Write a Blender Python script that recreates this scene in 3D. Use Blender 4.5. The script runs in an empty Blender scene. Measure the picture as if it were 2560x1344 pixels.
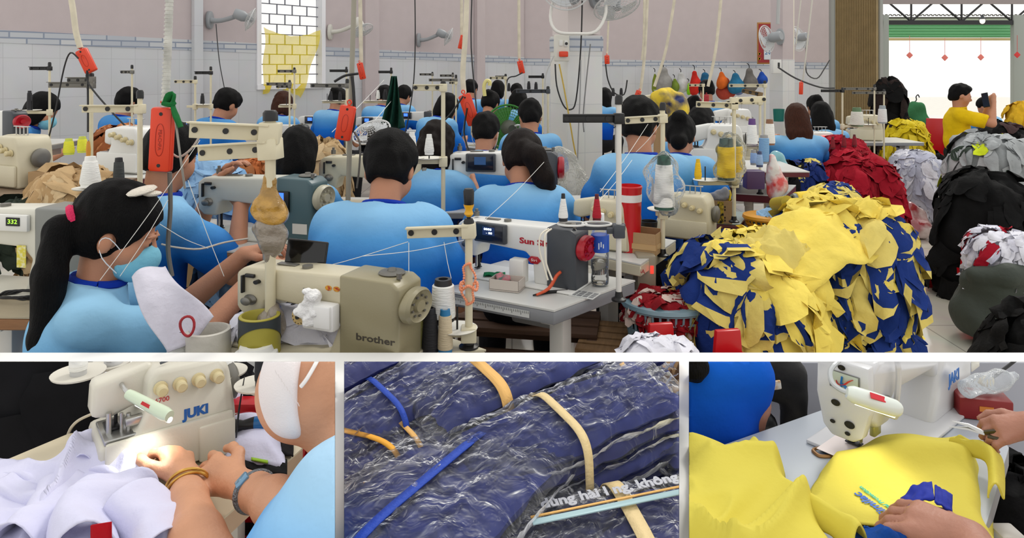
import bpy, bmesh, math, random
import numpy as np
from math import sin, cos, pi, radians as R
from mathutils import Vector as V, Matrix as M, noise, Euler, Quaternion

# ---------------------------------------------------------------- camera frame (2560 x 1344)
F = 1800.0; H = 1.5; HY = 170.0
COL = bpy.context.scene.collection
def P(px, py, d): return V(((px - 1280) / F * d, d, H - (py - HY) / F * d))      # pixel + distance -> place
def Z(px, py, z):                                                                 # pixel + height -> place
    return P(px, py, (H - z) * F / (py - HY))
def rnd(a, b): return random.uniform(a, b)

# ---------------------------------------------------------------- objects
def link(o, parent=None):
    COL.objects.link(o)
    if parent is not None: o.parent = parent
    return o
def tag(o, label=None, cat=None, group=None, kind=None):
    if label: o['label'] = label
    if cat: o['category'] = cat
    if group: o['group'] = group
    if kind: o['kind'] = kind
    return o
def thing(name, label, cat, loc=(0, 0, 0), rz=0, group=None):
    o = link(bpy.data.objects.new(name, None))
    o.location = loc; o.rotation_euler = (0, 0, rz); o.empty_display_size = .05
    return tag(o, label, cat, group)
def copy_tree(o, parent=None):
    c = o.copy(); link(c)
    c.parent = parent
    for ch in list(o.children): copy_tree(ch, c)
    return c

class MB:                                       # collects shapes, then becomes ONE mesh object
    def __init__(s): s.v = []; s.f = []; s.mi = []
    def add(s, vs, fs, mi=0, T=None):
        b = len(s.v)
        if T is not None: vs = [T @ V(p) for p in vs]
        s.v += [tuple(p) for p in vs]
        s.f += [tuple(b + i for i in f) for f in fs]
        s.mi += [mi] * len(fs); return s
    def bm(s, bm, mi=0, T=None):
        bm.verts.index_update()
        s.add([v.co.copy() for v in bm.verts], [[v.index for v in f.verts] for f in bm.faces], mi, T); bm.free(); return s
    def box(s, c, size, r=0, rot=(0, 0, 0), mi=0, seg=2, T=None):
        bm = bmesh.new(); bmesh.ops.create_cube(bm, size=1)
        bmesh.ops.scale(bm, vec=V(size), verts=bm.verts)
        if r > 0: bmesh.ops.bevel(bm, geom=bm.edges[:], offset=min(r, min(size) * .49), segments=seg, affect='EDGES', profile=.5)
        m = M.Translation(V(c)) @ Euler(rot).to_matrix().to_4x4()
        return s.bm(bm, mi, (T @ m) if T is not None else m)
    def prism(s, out, z0, z1, r=0, seg=2, mi=0, T=None):       # 2D outline (x, y) between heights z0 and z1
        bm = bmesh.new()
        vs = [bm.verts.new((p[0], p[1], z0)) for p in out]
        f = bm.faces.new(vs)
        g = bmesh.ops.extrude_face_region(bm, geom=[f])
        bmesh.ops.translate(bm, vec=(0, 0, z1 - z0), verts=[e for e in g['geom'] if isinstance(e, bmesh.types.BMVert)])
        bmesh.ops.recalc_face_normals(bm, faces=bm.faces)
        if r > 0: bmesh.ops.bevel(bm, geom=bm.edges[:], offset=r, segments=seg, affect='EDGES', profile=.5)
        return s.bm(bm, mi, T)
    def lathe(s, prof, seg=20, mi=0, T=None):                  # profile [(radius, z)] round the z axis
        vs = []; fs = []
        n = len(prof)
        for (r, z) in prof:
            for k in range(seg): a = 2 * pi * k / seg; vs.append((r * cos(a), r * sin(a), z))
        for i in range(n - 1):
            for k in range(seg):
                k2 = (k + 1) % seg
                fs.append((i * seg + k, i * seg + k2, (i + 1) * seg + k2, (i + 1) * seg + k))
        if prof[0][0] > 1e-6: fs.append(tuple(range(seg))[::-1])
        if prof[-1][0] > 1e-6: fs.append(tuple((n - 1) * seg + k for k in range(seg)))
        return s.add(vs, fs, mi, T)
    def cyl(s, p0, p1, r0, r1=None, seg=14, mi=0):
        return s.lathe([(r0, 0), (r0 if r1 is None else r1, (V(p1) - V(p0)).length)], seg, mi, frame(p0, p1))
    def tube(s, pts, r, seg=8, smooth=3, mi=0, flat=1.0):
        pts = [V(p) for p in pts]
        rs = list(r) if isinstance(r, (list, tuple)) else [r] * len(pts)
        if smooth > 1 and len(pts) > 2:
            q = []; qr = []
            for i in range(len(pts) - 1):
                p0 = pts[max(i - 1, 0)]; p1 = pts[i]; p2 = pts[i + 1]; p3 = pts[min(i + 2, len(pts) - 1)]
                for k in range(smooth):
                    t = k / smooth
                    q.append(.5 * ((2 * p1) + (p2 - p0) * t + (2 * p0 - 5 * p1 + 4 * p2 - p3) * t * t + (3 * p1 - p0 - 3 * p2 + p3) * t ** 3))
                    qr.append(rs[i] * (1 - t) + rs[i + 1] * t)
            q.append(pts[-1]); qr.append(rs[-1]); pts, rs = q, qr
        n = len(pts); vs = []; fs = []
        up = None
        for i in range(n):
            t = (pts[min(i + 1, n - 1)] - pts[max(i - 1, 0)])
            if t.length < 1e-9: t = V((0, 0, 1))
            t.normalize()
            if up is None: up = t.orthogonal().normalized()
            up = (up - t * up.dot(t))
            up = up.normalized() if up.length > 1e-6 else t.orthogonal().normalized()
            w = t.cross(up)
            for k in range(seg):
                a = 2 * pi * k / seg
                vs.append(pts[i] + (up * cos(a) + w * sin(a) * flat) * rs[i])
        for i in range(n - 1):
            for k in range(seg):
                k2 = (k + 1) % seg
                fs.append((i * seg + k, i * seg + k2, (i + 1) * seg + k2, (i + 1) * seg + k))
        fs.append(tuple(range(seg))[::-1]); fs.append(tuple((n - 1) * seg + k for k in range(seg)))
        return s.add(vs, fs, mi)
    def ell(s, c, r, seg=16, rings=10, mi=0, rot=(0, 0, 0), T=None):
        vs = [(0, 0, -1)]; fs = []
        for i in range(1, rings):
            b = -pi / 2 + pi * i / rings
            for k in range(seg): a = 2 * pi * k / seg; vs.append((cos(b) * cos(a), cos(b) * sin(a), sin(b)))
        vs.append((0, 0, 1))
        for k in range(seg):
            k2 = (k + 1) % seg
            fs.append((0, 1 + k2, 1 + k))
            for i in range(rings - 2): fs.append((1 + i * seg + k, 1 + i * seg + k2, 1 + (i + 1) * seg + k2, 1 + (i + 1) * seg + k))
            fs.append((len(vs) - 1, 1 + (rings - 2) * seg + k, 1 + (rings - 2) * seg + k2))
        m = M.Translation(V(c)) @ Euler(rot).to_matrix().to_4x4() @ M.Diagonal(V((r[0], r[1], r[2], 1)) if hasattr(r, '__len__') else V((r, r, r, 1)))
        return s.add(vs, fs, mi, (T @ m) if T is not None else m)
    def grid(s, fn, nu, nv, mi=0):                              # fn(u, v) -> point, u, v in 0..1
        vs = [fn(i / nu, j / nv) for i in range(nu + 1) for j in range(nv + 1)]
        fs = [(i * (nv + 1) + j, (i + 1) * (nv + 1) + j, (i + 1) * (nv + 1) + j + 1, i * (nv + 1) + j + 1) for i in range(nu) for j in range(nv)]
        if callable(mi):
            b = len(s.v); s.add(vs, fs, 0)
            for q in range(len(fs)):
                i, j = divmod(q, nv); s.mi[len(s.mi) - len(fs) + q] = mi((i + .5) / nu, (j + .5) / nv)
            return s
        return s.add(vs, fs, mi)
    def build(s, name, mats, parent=None, smooth=True, ang=40, loc=None, rot=None):
        me = bpy.data.meshes.new(name)
        me.from_pydata(s.v, [], s.f)
        mats = mats if isinstance(mats, (list, tuple)) else [mats]
        for m in mats: me.materials.append(m)
        if len(mats) > 1: me.polygons.foreach_set('material_index', s.mi)
        if smooth:
            me.shade_smooth(); me.set_sharp_from_angle(angle=R(ang))
        me.update()
        o = bpy.data.objects.new(name, me)
        if loc is not None: o.location = loc
        if rot is not None: o.rotation_euler = rot
        return link(o, parent)

def frame(p0, p1):                                              # matrix whose z axis runs from p0 to p1
    p0 = V(p0); d = V(p1) - p0
    return M.Translation(p0) @ d.to_track_quat('Z', 'Y').to_matrix().to_4x4()
def thick(o, t, off=0):
    m = o.modifiers.new('thickness', 'SOLIDIFY'); m.thickness = t; m.offset = off; return o

def text_mesh(name, body, size, mat, parent=None, M4=None, depth=.0006, bold=0, shear=0, align='CENTER', sx=1):
    cu = bpy.data.curves.new(name, 'FONT'); cu.body = body; cu.size = size; cu.extrude = depth; cu.offset = bold
    cu.align_x = align; cu.align_y = 'CENTER'; cu.shear = shear; cu.resolution_u = 3
    o = bpy.data.objects.new(name, cu); COL.objects.link(o)
    dg = bpy.context.evaluated_depsgraph_get(); dg.update()
    me = bpy.data.meshes.new_from_object(o.evaluated_get(dg))
    bpy.data.objects.remove(o); bpy.data.curves.remove(cu)
    if sx != 1: me.transform(M.Diagonal((sx, 1, 1, 1)))
    if M4 is not None: me.transform(M4)
    me.materials.clear(); me.materials.append(mat); me.name = name
    n = bpy.data.objects.new(name, me)
    return link(n, parent)
def face_frame(o, x, y):                                       # text frame: origin, right, up
    x = V(x).normalized(); y = V(y); y = (y - x * y.dot(x)).normalized(); z = x.cross(y)
    m = M.Identity(4)
    for i in range(3): m[i][0] = x[i]; m[i][1] = y[i]; m[i][2] = z[i]; m[i][3] = V(o)[i]
    return m

# ---------------------------------------------------------------- materials
def lin(c): return tuple((x / 255 / 12.92) if x / 255 <= .04045 else ((x / 255 + .055) / 1.055) ** 2.4 for x in c[:3]) + (1,)
_mats = {}
def mat(col, rough=.6, metal=0, bump=0, bscale=40, var=0, vscale=6, spec=.5, emit=0, trans=0, alpha=1, name=None, coat=0, col2=None, sheen=0, stretch=None):
    key = (tuple(col), rough, metal, bump, bscale, var, vscale, spec, emit, trans, alpha, coat, col2, sheen, stretch)
    if key in _mats: return _mats[key]
    m = bpy.data.materials.new(name or 'paint'); m.use_nodes = True
    nt = m.node_tree; b = nt.nodes['Principled BSDF']
    b.inputs['Base Color'].default_value = lin(col)
    b.inputs['Roughness'].default_value = rough; b.inputs['Metallic'].default_value = metal
    b.inputs['Specular IOR Level'].default_value = spec
    if coat: b.inputs['Coat Weight'].default_value = coat
    if sheen: b.inputs['Sheen Weight'].default_value = sheen
    if emit: b.inputs['Emission Color'].default_value = lin(col); b.inputs['Emission Strength'].default_value = emit
    if trans: b.inputs['Transmission Weight'].default_value = trans
    if alpha < 1: b.inputs['Alpha'].default_value = alpha
    if var or bump or col2:
        tc = nt.nodes.new('ShaderNodeTexCoord'); src = tc.outputs['Object']
        if stretch:
            mp = nt.nodes.new('ShaderNodeMapping'); mp.inputs['Scale'].default_value = stretch
            nt.links.new(src, mp.inputs['Vector']); src = mp.outputs['Vector']
        if var or col2:
            n = nt.nodes.new('ShaderNodeTexNoise'); n.inputs['Scale'].default_value = vscale; n.inputs['Detail'].default_value = 5
            nt.links.new(src, n.inputs['Vector'])
            r = nt.nodes.new('ShaderNodeValToRGB')
            if col2:
                r.color_ramp.elements[0].position = .42; r.color_ramp.elements[1].position = .62
                r.color_ramp.elements[0].color = lin(col); r.color_ramp.elements[1].color = lin(col2)
            else:
                r.color_ramp.elements[0].position = .3; r.color_ramp.elements[1].position = .7
                r.color_ramp.elements[0].color = tuple(x * (1 - var) for x in lin(col)[:3]) + (1,)
                r.color_ramp.elements[1].color = tuple(min(1, x * (1 + var * .6)) for x in lin(col)[:3]) + (1,)
            nt.links.new(n.outputs['Fac'], r.inputs['Fac']); nt.links.new(r.outputs['Color'], b.inputs['Base Color'])
        if bump:
            n2 = nt.nodes.new('ShaderNodeTexNoise'); n2.inputs['Scale'].default_value = bscale; n2.inputs['Detail'].default_value = 4
            nt.links.new(src, n2.inputs['Vector'])
            bp = nt.nodes.new('ShaderNodeBump'); bp.inputs['Strength'].default_value = bump; bp.inputs['Distance'].default_value = .01
            nt.links.new(n2.outputs['Fac'], bp.inputs['Height']); nt.links.new(bp.outputs['Normal'], b.inputs['Normal'])
    _mats[key] = m
    return m
def cloth(col, var=.14, bump=.75, bscale=24, rough=.88): return mat(col, rough, 0, bump, bscale, var, 9, spec=.2, name='cloth')
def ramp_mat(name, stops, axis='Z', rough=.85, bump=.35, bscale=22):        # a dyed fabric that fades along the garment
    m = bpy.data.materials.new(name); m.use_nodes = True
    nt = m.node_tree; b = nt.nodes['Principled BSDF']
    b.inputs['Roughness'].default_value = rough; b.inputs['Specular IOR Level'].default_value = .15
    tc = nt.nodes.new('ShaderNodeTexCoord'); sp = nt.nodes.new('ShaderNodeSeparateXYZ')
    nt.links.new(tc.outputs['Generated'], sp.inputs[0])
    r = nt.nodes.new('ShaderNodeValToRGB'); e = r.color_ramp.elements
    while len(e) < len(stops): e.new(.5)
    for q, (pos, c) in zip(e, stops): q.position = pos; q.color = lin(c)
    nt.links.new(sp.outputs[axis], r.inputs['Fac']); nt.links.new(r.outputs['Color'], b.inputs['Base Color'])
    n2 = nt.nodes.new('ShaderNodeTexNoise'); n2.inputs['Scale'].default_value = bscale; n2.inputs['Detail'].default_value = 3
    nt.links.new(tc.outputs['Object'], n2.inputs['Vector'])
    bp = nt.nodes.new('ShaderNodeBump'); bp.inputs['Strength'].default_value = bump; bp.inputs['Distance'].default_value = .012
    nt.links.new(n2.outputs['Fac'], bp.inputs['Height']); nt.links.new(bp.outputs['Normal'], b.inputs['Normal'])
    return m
def film_mat(name, clear=.82, tint=(235, 240, 245), rough=.12, bump=.8, bscale=30):   # thin crinkled plastic film
    m = bpy.data.materials.new(name); m.use_nodes = True; nt = m.node_tree; nt.nodes.clear()
    out = nt.nodes.new('ShaderNodeOutputMaterial'); mx = nt.nodes.new('ShaderNodeMixShader')
    t = nt.nodes.new('ShaderNodeBsdfTransparent'); g = nt.nodes.new('ShaderNodeBsdfPrincipled')
    g.inputs['Base Color'].default_value = lin(tint); g.inputs['Roughness'].default_value = rough; g.inputs['Specular IOR Level'].default_value = .9
    tc = nt.nodes.new('ShaderNodeTexCoord'); n = nt.nodes.new('ShaderNodeTexNoise'); n.inputs['Scale'].default_value = bscale; n.inputs['Detail'].default_value = 3
    n.inputs['Distortion'].default_value = .8
    nt.links.new(tc.outputs['Object'], n.inputs['Vector'])
    bp = nt.nodes.new('ShaderNodeBump'); bp.inputs['Strength'].default_value = bump; bp.inputs['Distance'].default_value = .02
    nt.links.new(n.outputs['Fac'], bp.inputs['Height']); nt.links.new(bp.outputs['Normal'], g.inputs['Normal'])
    fr = nt.nodes.new('ShaderNodeFresnel'); fr.inputs['IOR'].default_value = 1.38; nt.links.new(bp.outputs['Normal'], fr.inputs['Normal'])
    ad = nt.nodes.new('ShaderNodeMath'); ad.operation = 'MULTIPLY_ADD'; ad.inputs[1].default_value = 1.25; ad.inputs[2].default_value = max(0, (1 - clear) - .26); ad.use_clamp = True
    nt.links.new(fr.outputs[0], ad.inputs[0]); nt.links.new(ad.outputs[0], mx.inputs['Fac'])
    nt.links.new(t.outputs[0], mx.inputs[1]); nt.links.new(g.outputs[0], mx.inputs[2]); nt.links.new(mx.outputs[0], out.inputs[0])
    return m

# ---------------------------------------------------------------- smooth bodies: distance field -> one skin
class SDF:
    def __init__(s, k=.03): s.p = []; s.k = k
    def cap(s, a, b, r0, r1=None, k=None, sub=False):
        s.p.append(('c', V(a), V(b), r0, r0 if r1 is None else r1, k, sub)); return s
    def chain(s, pts, rs, k=None):
        for i in range(len(pts) - 1): s.cap(pts[i], pts[i + 1], rs[i], rs[i + 1], k)
        return s
    def ell(s, c, r, rot=None, k=None, sub=False, T=None):
        c = V(c); q = rot.to_3x3() if rot is not None else M.Identity(3)
        if T is not None: c = T @ c; q = T.to_3x3() @ q
        s.p.append(('e', c, V(r), q, None, k, sub)); return s
    def plane(s, o, n): s.p.append(('p', V(o), V(n).normalized(), 0, None, 0, True)); return s    # cuts away the side n points to
    def local_cut(s, o, n, reach): s.p.append(('q', V(o), V(n).normalized(), reach, None, 0, True)); return s
    def mesh(s, vs, disp=None):
        lo = V((1e9,) * 3); hi = V((-1e9,) * 3)
        for p in s.p:
            if p[6]: continue
            pts = [(p[1], p[3]), (p[2], p[4])] if p[0] == 'c' else [(p[1], max(p[2]))]
            for c, r in pts:
                for i in range(3): lo[i] = min(lo[i], c[i] - r); hi[i] = max(hi[i], c[i] + r)
        lo -= V((vs * 3,) * 3); hi += V((vs * 3,) * 3)
        n = [int((hi[i] - lo[i]) / vs) + 2 for i in range(3)]
        ax = [(lo[i] + np.arange(n[i]) * vs).astype(np.float32) for i in range(3)]
        D = np.full(n, .5, np.float32)
        mg = s.k + vs * 3
        for p in s.p:
            k = s.k if p[5] is None else p[5]
            if p[0] == 'p':
                d = (ax[0][:, None, None] - p[1].x) * p[2].x + (ax[1][None, :, None] - p[1].y) * p[2].y + (ax[2][None, None, :] - p[1].z) * p[2].z
                D = np.maximum(D, d.astype(np.float32)); continue
            if p[0] == 'c': bl = [min(p[1][i] - p[3], p[2][i] - p[4]) - mg for i in range(3)]; bh = [max(p[1][i] + p[3], p[2][i] + p[4]) + mg for i in range(3)]
            elif p[0] == 'q': bl = [p[1][i] - p[3] for i in range(3)]; bh = [p[1][i] + p[3] for i in range(3)]
            else: r = max(p[2]); bl = [p[1][i] - r - mg for i in range(3)]; bh = [p[1][i] + r + mg for i in range(3)]
            i0 = [max(0, int((bl[i] - lo[i]) / vs)) for i in range(3)]; i1 = [min(n[i], int((bh[i] - lo[i]) / vs) + 2) for i in range(3)]
            if any(i1[i] <= i0[i] for i in range(3)): continue
            sl = tuple(slice(i0[i], i1[i]) for i in range(3))
            X = ax[0][sl[0]][:, None, None]; Y = ax[1][sl[1]][None, :, None]; Zz = ax[2][sl[2]][None, None, :]
            x = X - p[1].x; y = Y - p[1].y; z = Zz - p[1].z
            if p[0] == 'c':
                b = p[2] - p[1]; L = max(b.length_squared, 1e-12)
                t = np.clip((x * b.x + y * b.y + z * b.z) / L, 0, 1)
                d = np.sqrt((x - t * b.x) ** 2 + (y - t * b.y) ** 2 + (z - t * b.z) ** 2) - (p[3] + t * (p[4] - p[3]))
            elif p[0] == 'q':
                d = x * p[2].x + y * p[2].y + z * p[2].z + 0 * (x + y + z)
                ball = np.sqrt(x * x + y * y + z * z) - p[3] * .95
                D[sl] = np.where(ball < 0, np.maximum(D[sl], d), D[sl]); continue
            else:
                q = p[3].transposed()
                u = [(q[i][0] * x + q[i][1] * y + q[i][2] * z) / p[2][i] for i in range(3)]
                k0 = np.sqrt(u[0] ** 2 + u[1] ** 2 + u[2] ** 2)
                k1 = np.sqrt((u[0] / p[2][0]) ** 2 + (u[1] / p[2][1]) ** 2 + (u[2] / p[2][2]) ** 2)
                d = k0 * (k0 - 1) / np.maximum(k1, 1e-6)
            d = d.astype(np.float32); A = D[sl]
            if p[6]:
                kk = max(k, 1e-4); h = np.clip(.5 - .5 * (A + d) / kk, 0, 1); D[sl] = A * (1 - h) - d * h + kk * h * (1 - h)
            else:
                kk = max(k, 1e-4); h = np.clip(.5 + .5 * (A - d) / kk, 0, 1); D[sl] = A * (1 - h) + d * h - kk * h * (1 - h)
        return surface_net(D, lo, vs)
def surface_net(D, lo, vs):
    I = D < 0
    c = [(a, b, e) for a in (0, 1) for b in (0, 1) for e in (0, 1)]
    sh = [D.shape[i] - 1 for i in range(3)]
    def cs(A, o): return A[o[0]:o[0] + sh[0], o[1]:o[1] + sh[1], o[2]:o[2] + sh[2]]
    cnt = sum(cs(I, o).astype(np.int8) for o in c)
    mk = (cnt > 0) & (cnt < 8)
    idx = np.argwhere(mk)
    cv = {o: cs(D, o)[mk] for o in c}
    acc = np.zeros((len(idx), 3)); num = np.zeros(len(idx))
    for a in c:
        for b in c:
            df = [b[i] - a[i] for i in range(3)]
            if sum(df) != 1 or min(df) < 0: continue
            va, vb = cv[a], cv[b]; x = (va < 0) != (vb < 0)
            t = np.where(x, va / np.where(x, va - vb, 1), 0)
            for i in range(3): acc[:, i] += np.where(x, a[i] + t * df[i], 0)
            num += x
    pos = (idx + acc / num[:, None]) * vs + np.array(lo)
    vid = np.full(sh, -1, np.int64); vid[mk] = np.arange(len(idx))
    faces = []
    for a in range(3):
        b, e = (a + 1) % 3, (a + 2) % 3
        s0 = [slice(None)] * 3; s1 = [slice(None)] * 3; s0[a] = slice(0, -1); s1[a] = slice(1, None)
        ch = I[tuple(s0)] != I[tuple(s1)]
        q = np.argwhere(ch)
        q = q[(q[:, b] > 0) & (q[:, e] > 0) & (q[:, b] < sh[b]) & (q[:, e] < sh[e])]
        if not len(q): continue
        def at(db, de):
            r = q.copy(); r[:, b] -= db; r[:, e] -= de
            return vid[r[:, 0], r[:, 1], r[:, 2]]
        quad = np.stack([at(1, 1), at(0, 1), at(0, 0), at(1, 0)], 1)
        fl = ~I[q[:, 0], q[:, 1], q[:, 2]]
        quad[fl] = quad[fl][:, ::-1]
        faces.append(quad)
    fs = np.concatenate(faces) if faces else np.zeros((0, 4), int)
    return pos, fs
def skin(name, sdf, vs, m, parent=None, disp=None, amp=0, freq=20, stretch=(1, 1, 1)):
    pos, fs = sdf.mesh(vs)
    me = bpy.data.meshes.new(name); me.from_pydata(pos.tolist(), [], fs.tolist())
    me.update()
    if amp:
        st = V(stretch)
        co = [v.co + v.normal * amp * noise.noise(V((v.co.x * st.x, v.co.y * st.y, v.co.z * st.z)) * freq) for v in me.vertices]
        me.vertices.foreach_set('co', [x for c in co for x in c])
    me.materials.append(m); me.shade_smooth(); me.update()
    return link(bpy.data.objects.new(name, me), parent)
# ---------------------------------------------------------------- the hall: walls, floor, pillars, window, door
def tile_mat(name, base, grout, size, rough, mort=.004, offset=0, var=.03, coat=0, bumpy=0, axes=('X', 'Y')):
    m = bpy.data.materials.new(name); m.use_nodes = True; nt = m.node_tree; b = nt.nodes['Principled BSDF']
    tc = nt.nodes.new('ShaderNodeTexCoord'); br = nt.nodes.new('ShaderNodeTexBrick')
    sp = nt.nodes.new('ShaderNodeSeparateXYZ'); cb = nt.nodes.new('ShaderNodeCombineXYZ')
    nt.links.new(tc.outputs['Object'], sp.inputs[0]); nt.links.new(sp.outputs[axes[0]], cb.inputs[0]); nt.links.new(sp.outputs[axes[1]], cb.inputs[1])
    nt.links.new(cb.outputs[0], br.inputs['Vector'])
    br.offset = offset; br.inputs['Scale'].default_value = 1
    br.inputs['Brick Width'].default_value = size[0]; br.inputs['Row Height'].default_value = size[1]; br.inputs['Mortar Size'].default_value = mort
    br.inputs['Color1'].default_value = lin(base); br.inputs['Color2'].default_value = tuple(x * (1 - var * 2) for x in lin(base)[:3]) + (1,); br.inputs['Mortar'].default_value = lin(grout)
    n = nt.nodes.new('ShaderNodeTexNoise'); n.inputs['Scale'].default_value = 3; n.inputs['Detail'].default_value = 8; n.inputs['Distortion'].default_value = 1.2
    nt.links.new(tc.outputs['Object'], n.inputs['Vector'])
    mx = nt.nodes.new('ShaderNodeMix'); mx.data_type = 'RGBA'; mx.blend_type = 'MULTIPLY'; mx.inputs[0].default_value = var * 4
    nt.links.new(br.outputs['Color'], mx.inputs[6]); nt.links.new(n.outputs['Color'], mx.inputs[7]); nt.links.new(mx.outputs[2], b.inputs['Base Color'])
    b.inputs['Roughness'].default_value = rough
    return m
def border_mat():                                                # printed border tiles: repeating scroll panels in grey blue
    m = bpy.data.materials.new('border_tile'); m.use_nodes = True; nt = m.node_tree; b = nt.nodes['Principled BSDF']
    tc = nt.nodes.new('ShaderNodeTexCoord'); w = nt.nodes.new('ShaderNodeTexWave'); n = nt.nodes.new('ShaderNodeTexNoise')
    br = nt.nodes.new('ShaderNodeTexBrick'); sp = nt.nodes.new('ShaderNodeSeparateXYZ'); cb = nt.nodes.new('ShaderNodeCombineXYZ')
    nt.links.new(tc.outputs['Object'], sp.inputs[0]); nt.links.new(sp.outputs['X'], cb.inputs[0]); nt.links.new(sp.outputs['Z'], cb.inputs[1]); nt.links.new(cb.outputs[0], br.inputs['Vector'])
    br.offset = .5; br.inputs['Scale'].default_value = 1; br.inputs['Brick Width'].default_value = .3; br.inputs['Row Height'].default_value = .062; br.inputs['Mortar Size'].default_value = .008
    br.inputs['Color1'].default_value = lin((202, 204, 206)); br.inputs['Color2'].default_value = lin((176, 182, 192)); br.inputs['Mortar'].default_value = lin((136, 146, 164))
    nt.links.new(br.outputs['Color'], b.inputs['Base Color']); b.inputs['Roughness'].default_value = .3
    nt.nodes.remove(w); nt.nodes.remove(n)
    return m
PINK = mat((194, 182, 183), .8, bump=.1, bscale=90, var=.03, name='pink_wall_paint'); TILE = tile_mat('white_wall_tile', (206, 208, 212), (188, 190, 194), (.25, .4), .12, .003, 0, .02, axes=('X', 'Z'))
BORDER = border_mat(); WHITEP = mat((226, 226, 222), .45, name='white_paint'); PILLT = tile_mat('pillar_tile', (222, 222, 220), (200, 202, 204), (.4, .4), .15, .003, 0, .03, axes=('X', 'Z'))
STEELG = mat((120, 124, 126), .5, .4, name='grey_steel')

def wall_run(name, a, b, zba, zbb, holes=None, zt=3.6, t=.12, bh=.125):
    """Wall from plan point a to b: tiles up to the border strip, the strip, paint above. Built in a frame with x along the wall."""
    a = V((a[0], a[1], 0)); b = V((b[0], b[1], 0)); L = (b - a).length; rz = math.atan2((b - a).y, (b - a).x)
    root = thing(name, None, None, a, rz); root['kind'] = 'structure'
    cuts = [0] + [c for h in (holes or []) for c in h[:2]] + [L]
    zb = lambda x: zba + (zbb - zba) * x / L
    tl = MB(); bd = MB(); up = MB()
    def quad(mb, x0, x1, f0, f1, y=0, th=t):                     # vertical slab between height functions f0, f1
        vs = [(x0, y, f0(x0)), (x1, y, f0(x1)), (x1, y, f1(x1)), (x0, y, f1(x0)), (x0, y + th, f0(x0)), (x1, y + th, f0(x1)), (x1, y + th, f1(x1)), (x0, y + th, f1(x0))]
        mb.add(vs, [(0, 1, 2, 3), (5, 4, 7, 6), (4, 0, 3, 7), (1, 5, 6, 2), (3, 2, 6, 7), (4, 5, 1, 0)])
    for i in range(len(cuts) - 1):
        x0, x1 = cuts[i], cuts[i + 1]
        h = next((q for q in (holes or []) if abs(q[0] - x0) < 1e-6 and abs(q[1] - x1) < 1e-6), None)
        if h:
            quad(tl, x0, x1, lambda x: 0, lambda x: h[2]); quad(up, x0, x1, lambda x: h[3], lambda x: zt)
        else:
            quad(tl, x0, x1, lambda x: 0, lambda x: zb(x) - bh); quad(bd, x0, x1, lambda x: zb(x) - bh, zb, -.006, t + .006); quad(up, x0, x1, zb, lambda x: zt)
    tl.build('wall_tiles', TILE, root, False); bd.build('border_strip', BORDER, root, False); up.build('wall_paint', PINK, root, False)
    return root, L, rz
WA = P(-70, 0, 6.85).xy; WB = P(1310, 0, 13.5).xy
def wall_hit(px):                                                # plan point of the side wall seen at pixel column px
    k = (px - 1280) / F; dx, dy = WB.x - WA.x, WB.y - WA.y
    t = (k * WA.y - WA.x) / (dx - k * dy); return t, WA + (WB - WA) * t
LW = (WB - WA).length
zA = 1.5 + (170 - 71) * WA.y / F; zB = 1.5 + (170 - 143) * WB.y / F
t0, w0 = wall_hit(641); t1, w1 = wall_hit(812)
sill = 1.5 - (224 - HY) * w0.y / F
side_wall, _, side_rz = wall_run('wall_left', WA, WB, zA, zB, [(t0 * LW, t1 * LW, sill, 3.2)])
WC = P(2100, 0, 14.2).xy
wall_run('wall_back', WB + V((-.1, .05)), WC, zB - .02, 1.5 + (170 - 157) * 14.2 / F)
def on_wall(px, py, off=.02):                                    # point just in front of the side wall seen at a pixel
    t, w = wall_hit(px); d = (WB - WA).normalized(); n = V((d.y, -d.x))
    w = w + n * off; return V((w.x, w.y, H - (py - HY) / F * w.y))
# pilasters that stand a little proud of the painted wall
for i, (x0, x1) in enumerate(((905, 940), (1185, 1205), (478, 500))):
    ta, a = wall_hit(x0); tb, b = wall_hit(x1); o = MB().box(((ta + tb) / 2 * LW, -.04, 1.8), ((tb - ta) * LW, .07, 3.5)).build('trim_%d' % (i + 1), PINK if i < 2 else TILE, None, False)
    o.location = (WA.x, WA.y, 0); o.rotation_euler.z = side_rz; tag(o, kind='structure')

# floor
FLOORM = tile_mat('floor_tile', (214, 208, 195), (160, 155, 146), (.6, .6), .08, .004, 0, .05)
fl = MB().box((0, 8, -.05), (30, 30, .1)).build('floor', FLOORM, None, False); tag(fl, kind='structure'); fl.rotation_euler.z = 0

# window in the side wall
wn = thing('window_1', None, None, (WA.x, WA.y, 0), side_rz); wn['kind'] = 'structure'
wl = (t1 - t0) * LW; xa, xb = t0 * LW, t1 * LW
f = MB()
for x in (xa + .03, xb - .03): f.box((x, .05, (sill + 3.2) / 2), (.06, .14, 3.2 - sill))
f.box(((xa + xb) / 2, .05, sill + .03), (wl, .16, .06)).build('window_frame', mat((236, 236, 240), .4), wn)
g = MB(); zc = sill + .06; cw = (wl - .12)
rows = 12; rh = .132
for r in range(rows + 1): g.box(((xa + xb) / 2, .08, zc + r * rh), (cw, .012, .012))
for r in range(rows):
    for k in range(1, 4): g.box((xa + .06 + cw * (k / 4 + (.06 if r % 2 else -.06)), .08, zc + (r + .5) * rh), (.012, .012, rh))
g.build('window_grille', mat((110, 112, 122), .5, .3), wn, False)
g2 = MB().box(((xa + xb) / 2, .115, (zc + 3.1) / 2), (cw, .004, 3.1 - zc)); g2.build('window_glass', film_mat('pane', .96, bump=0), wn, False)
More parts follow.
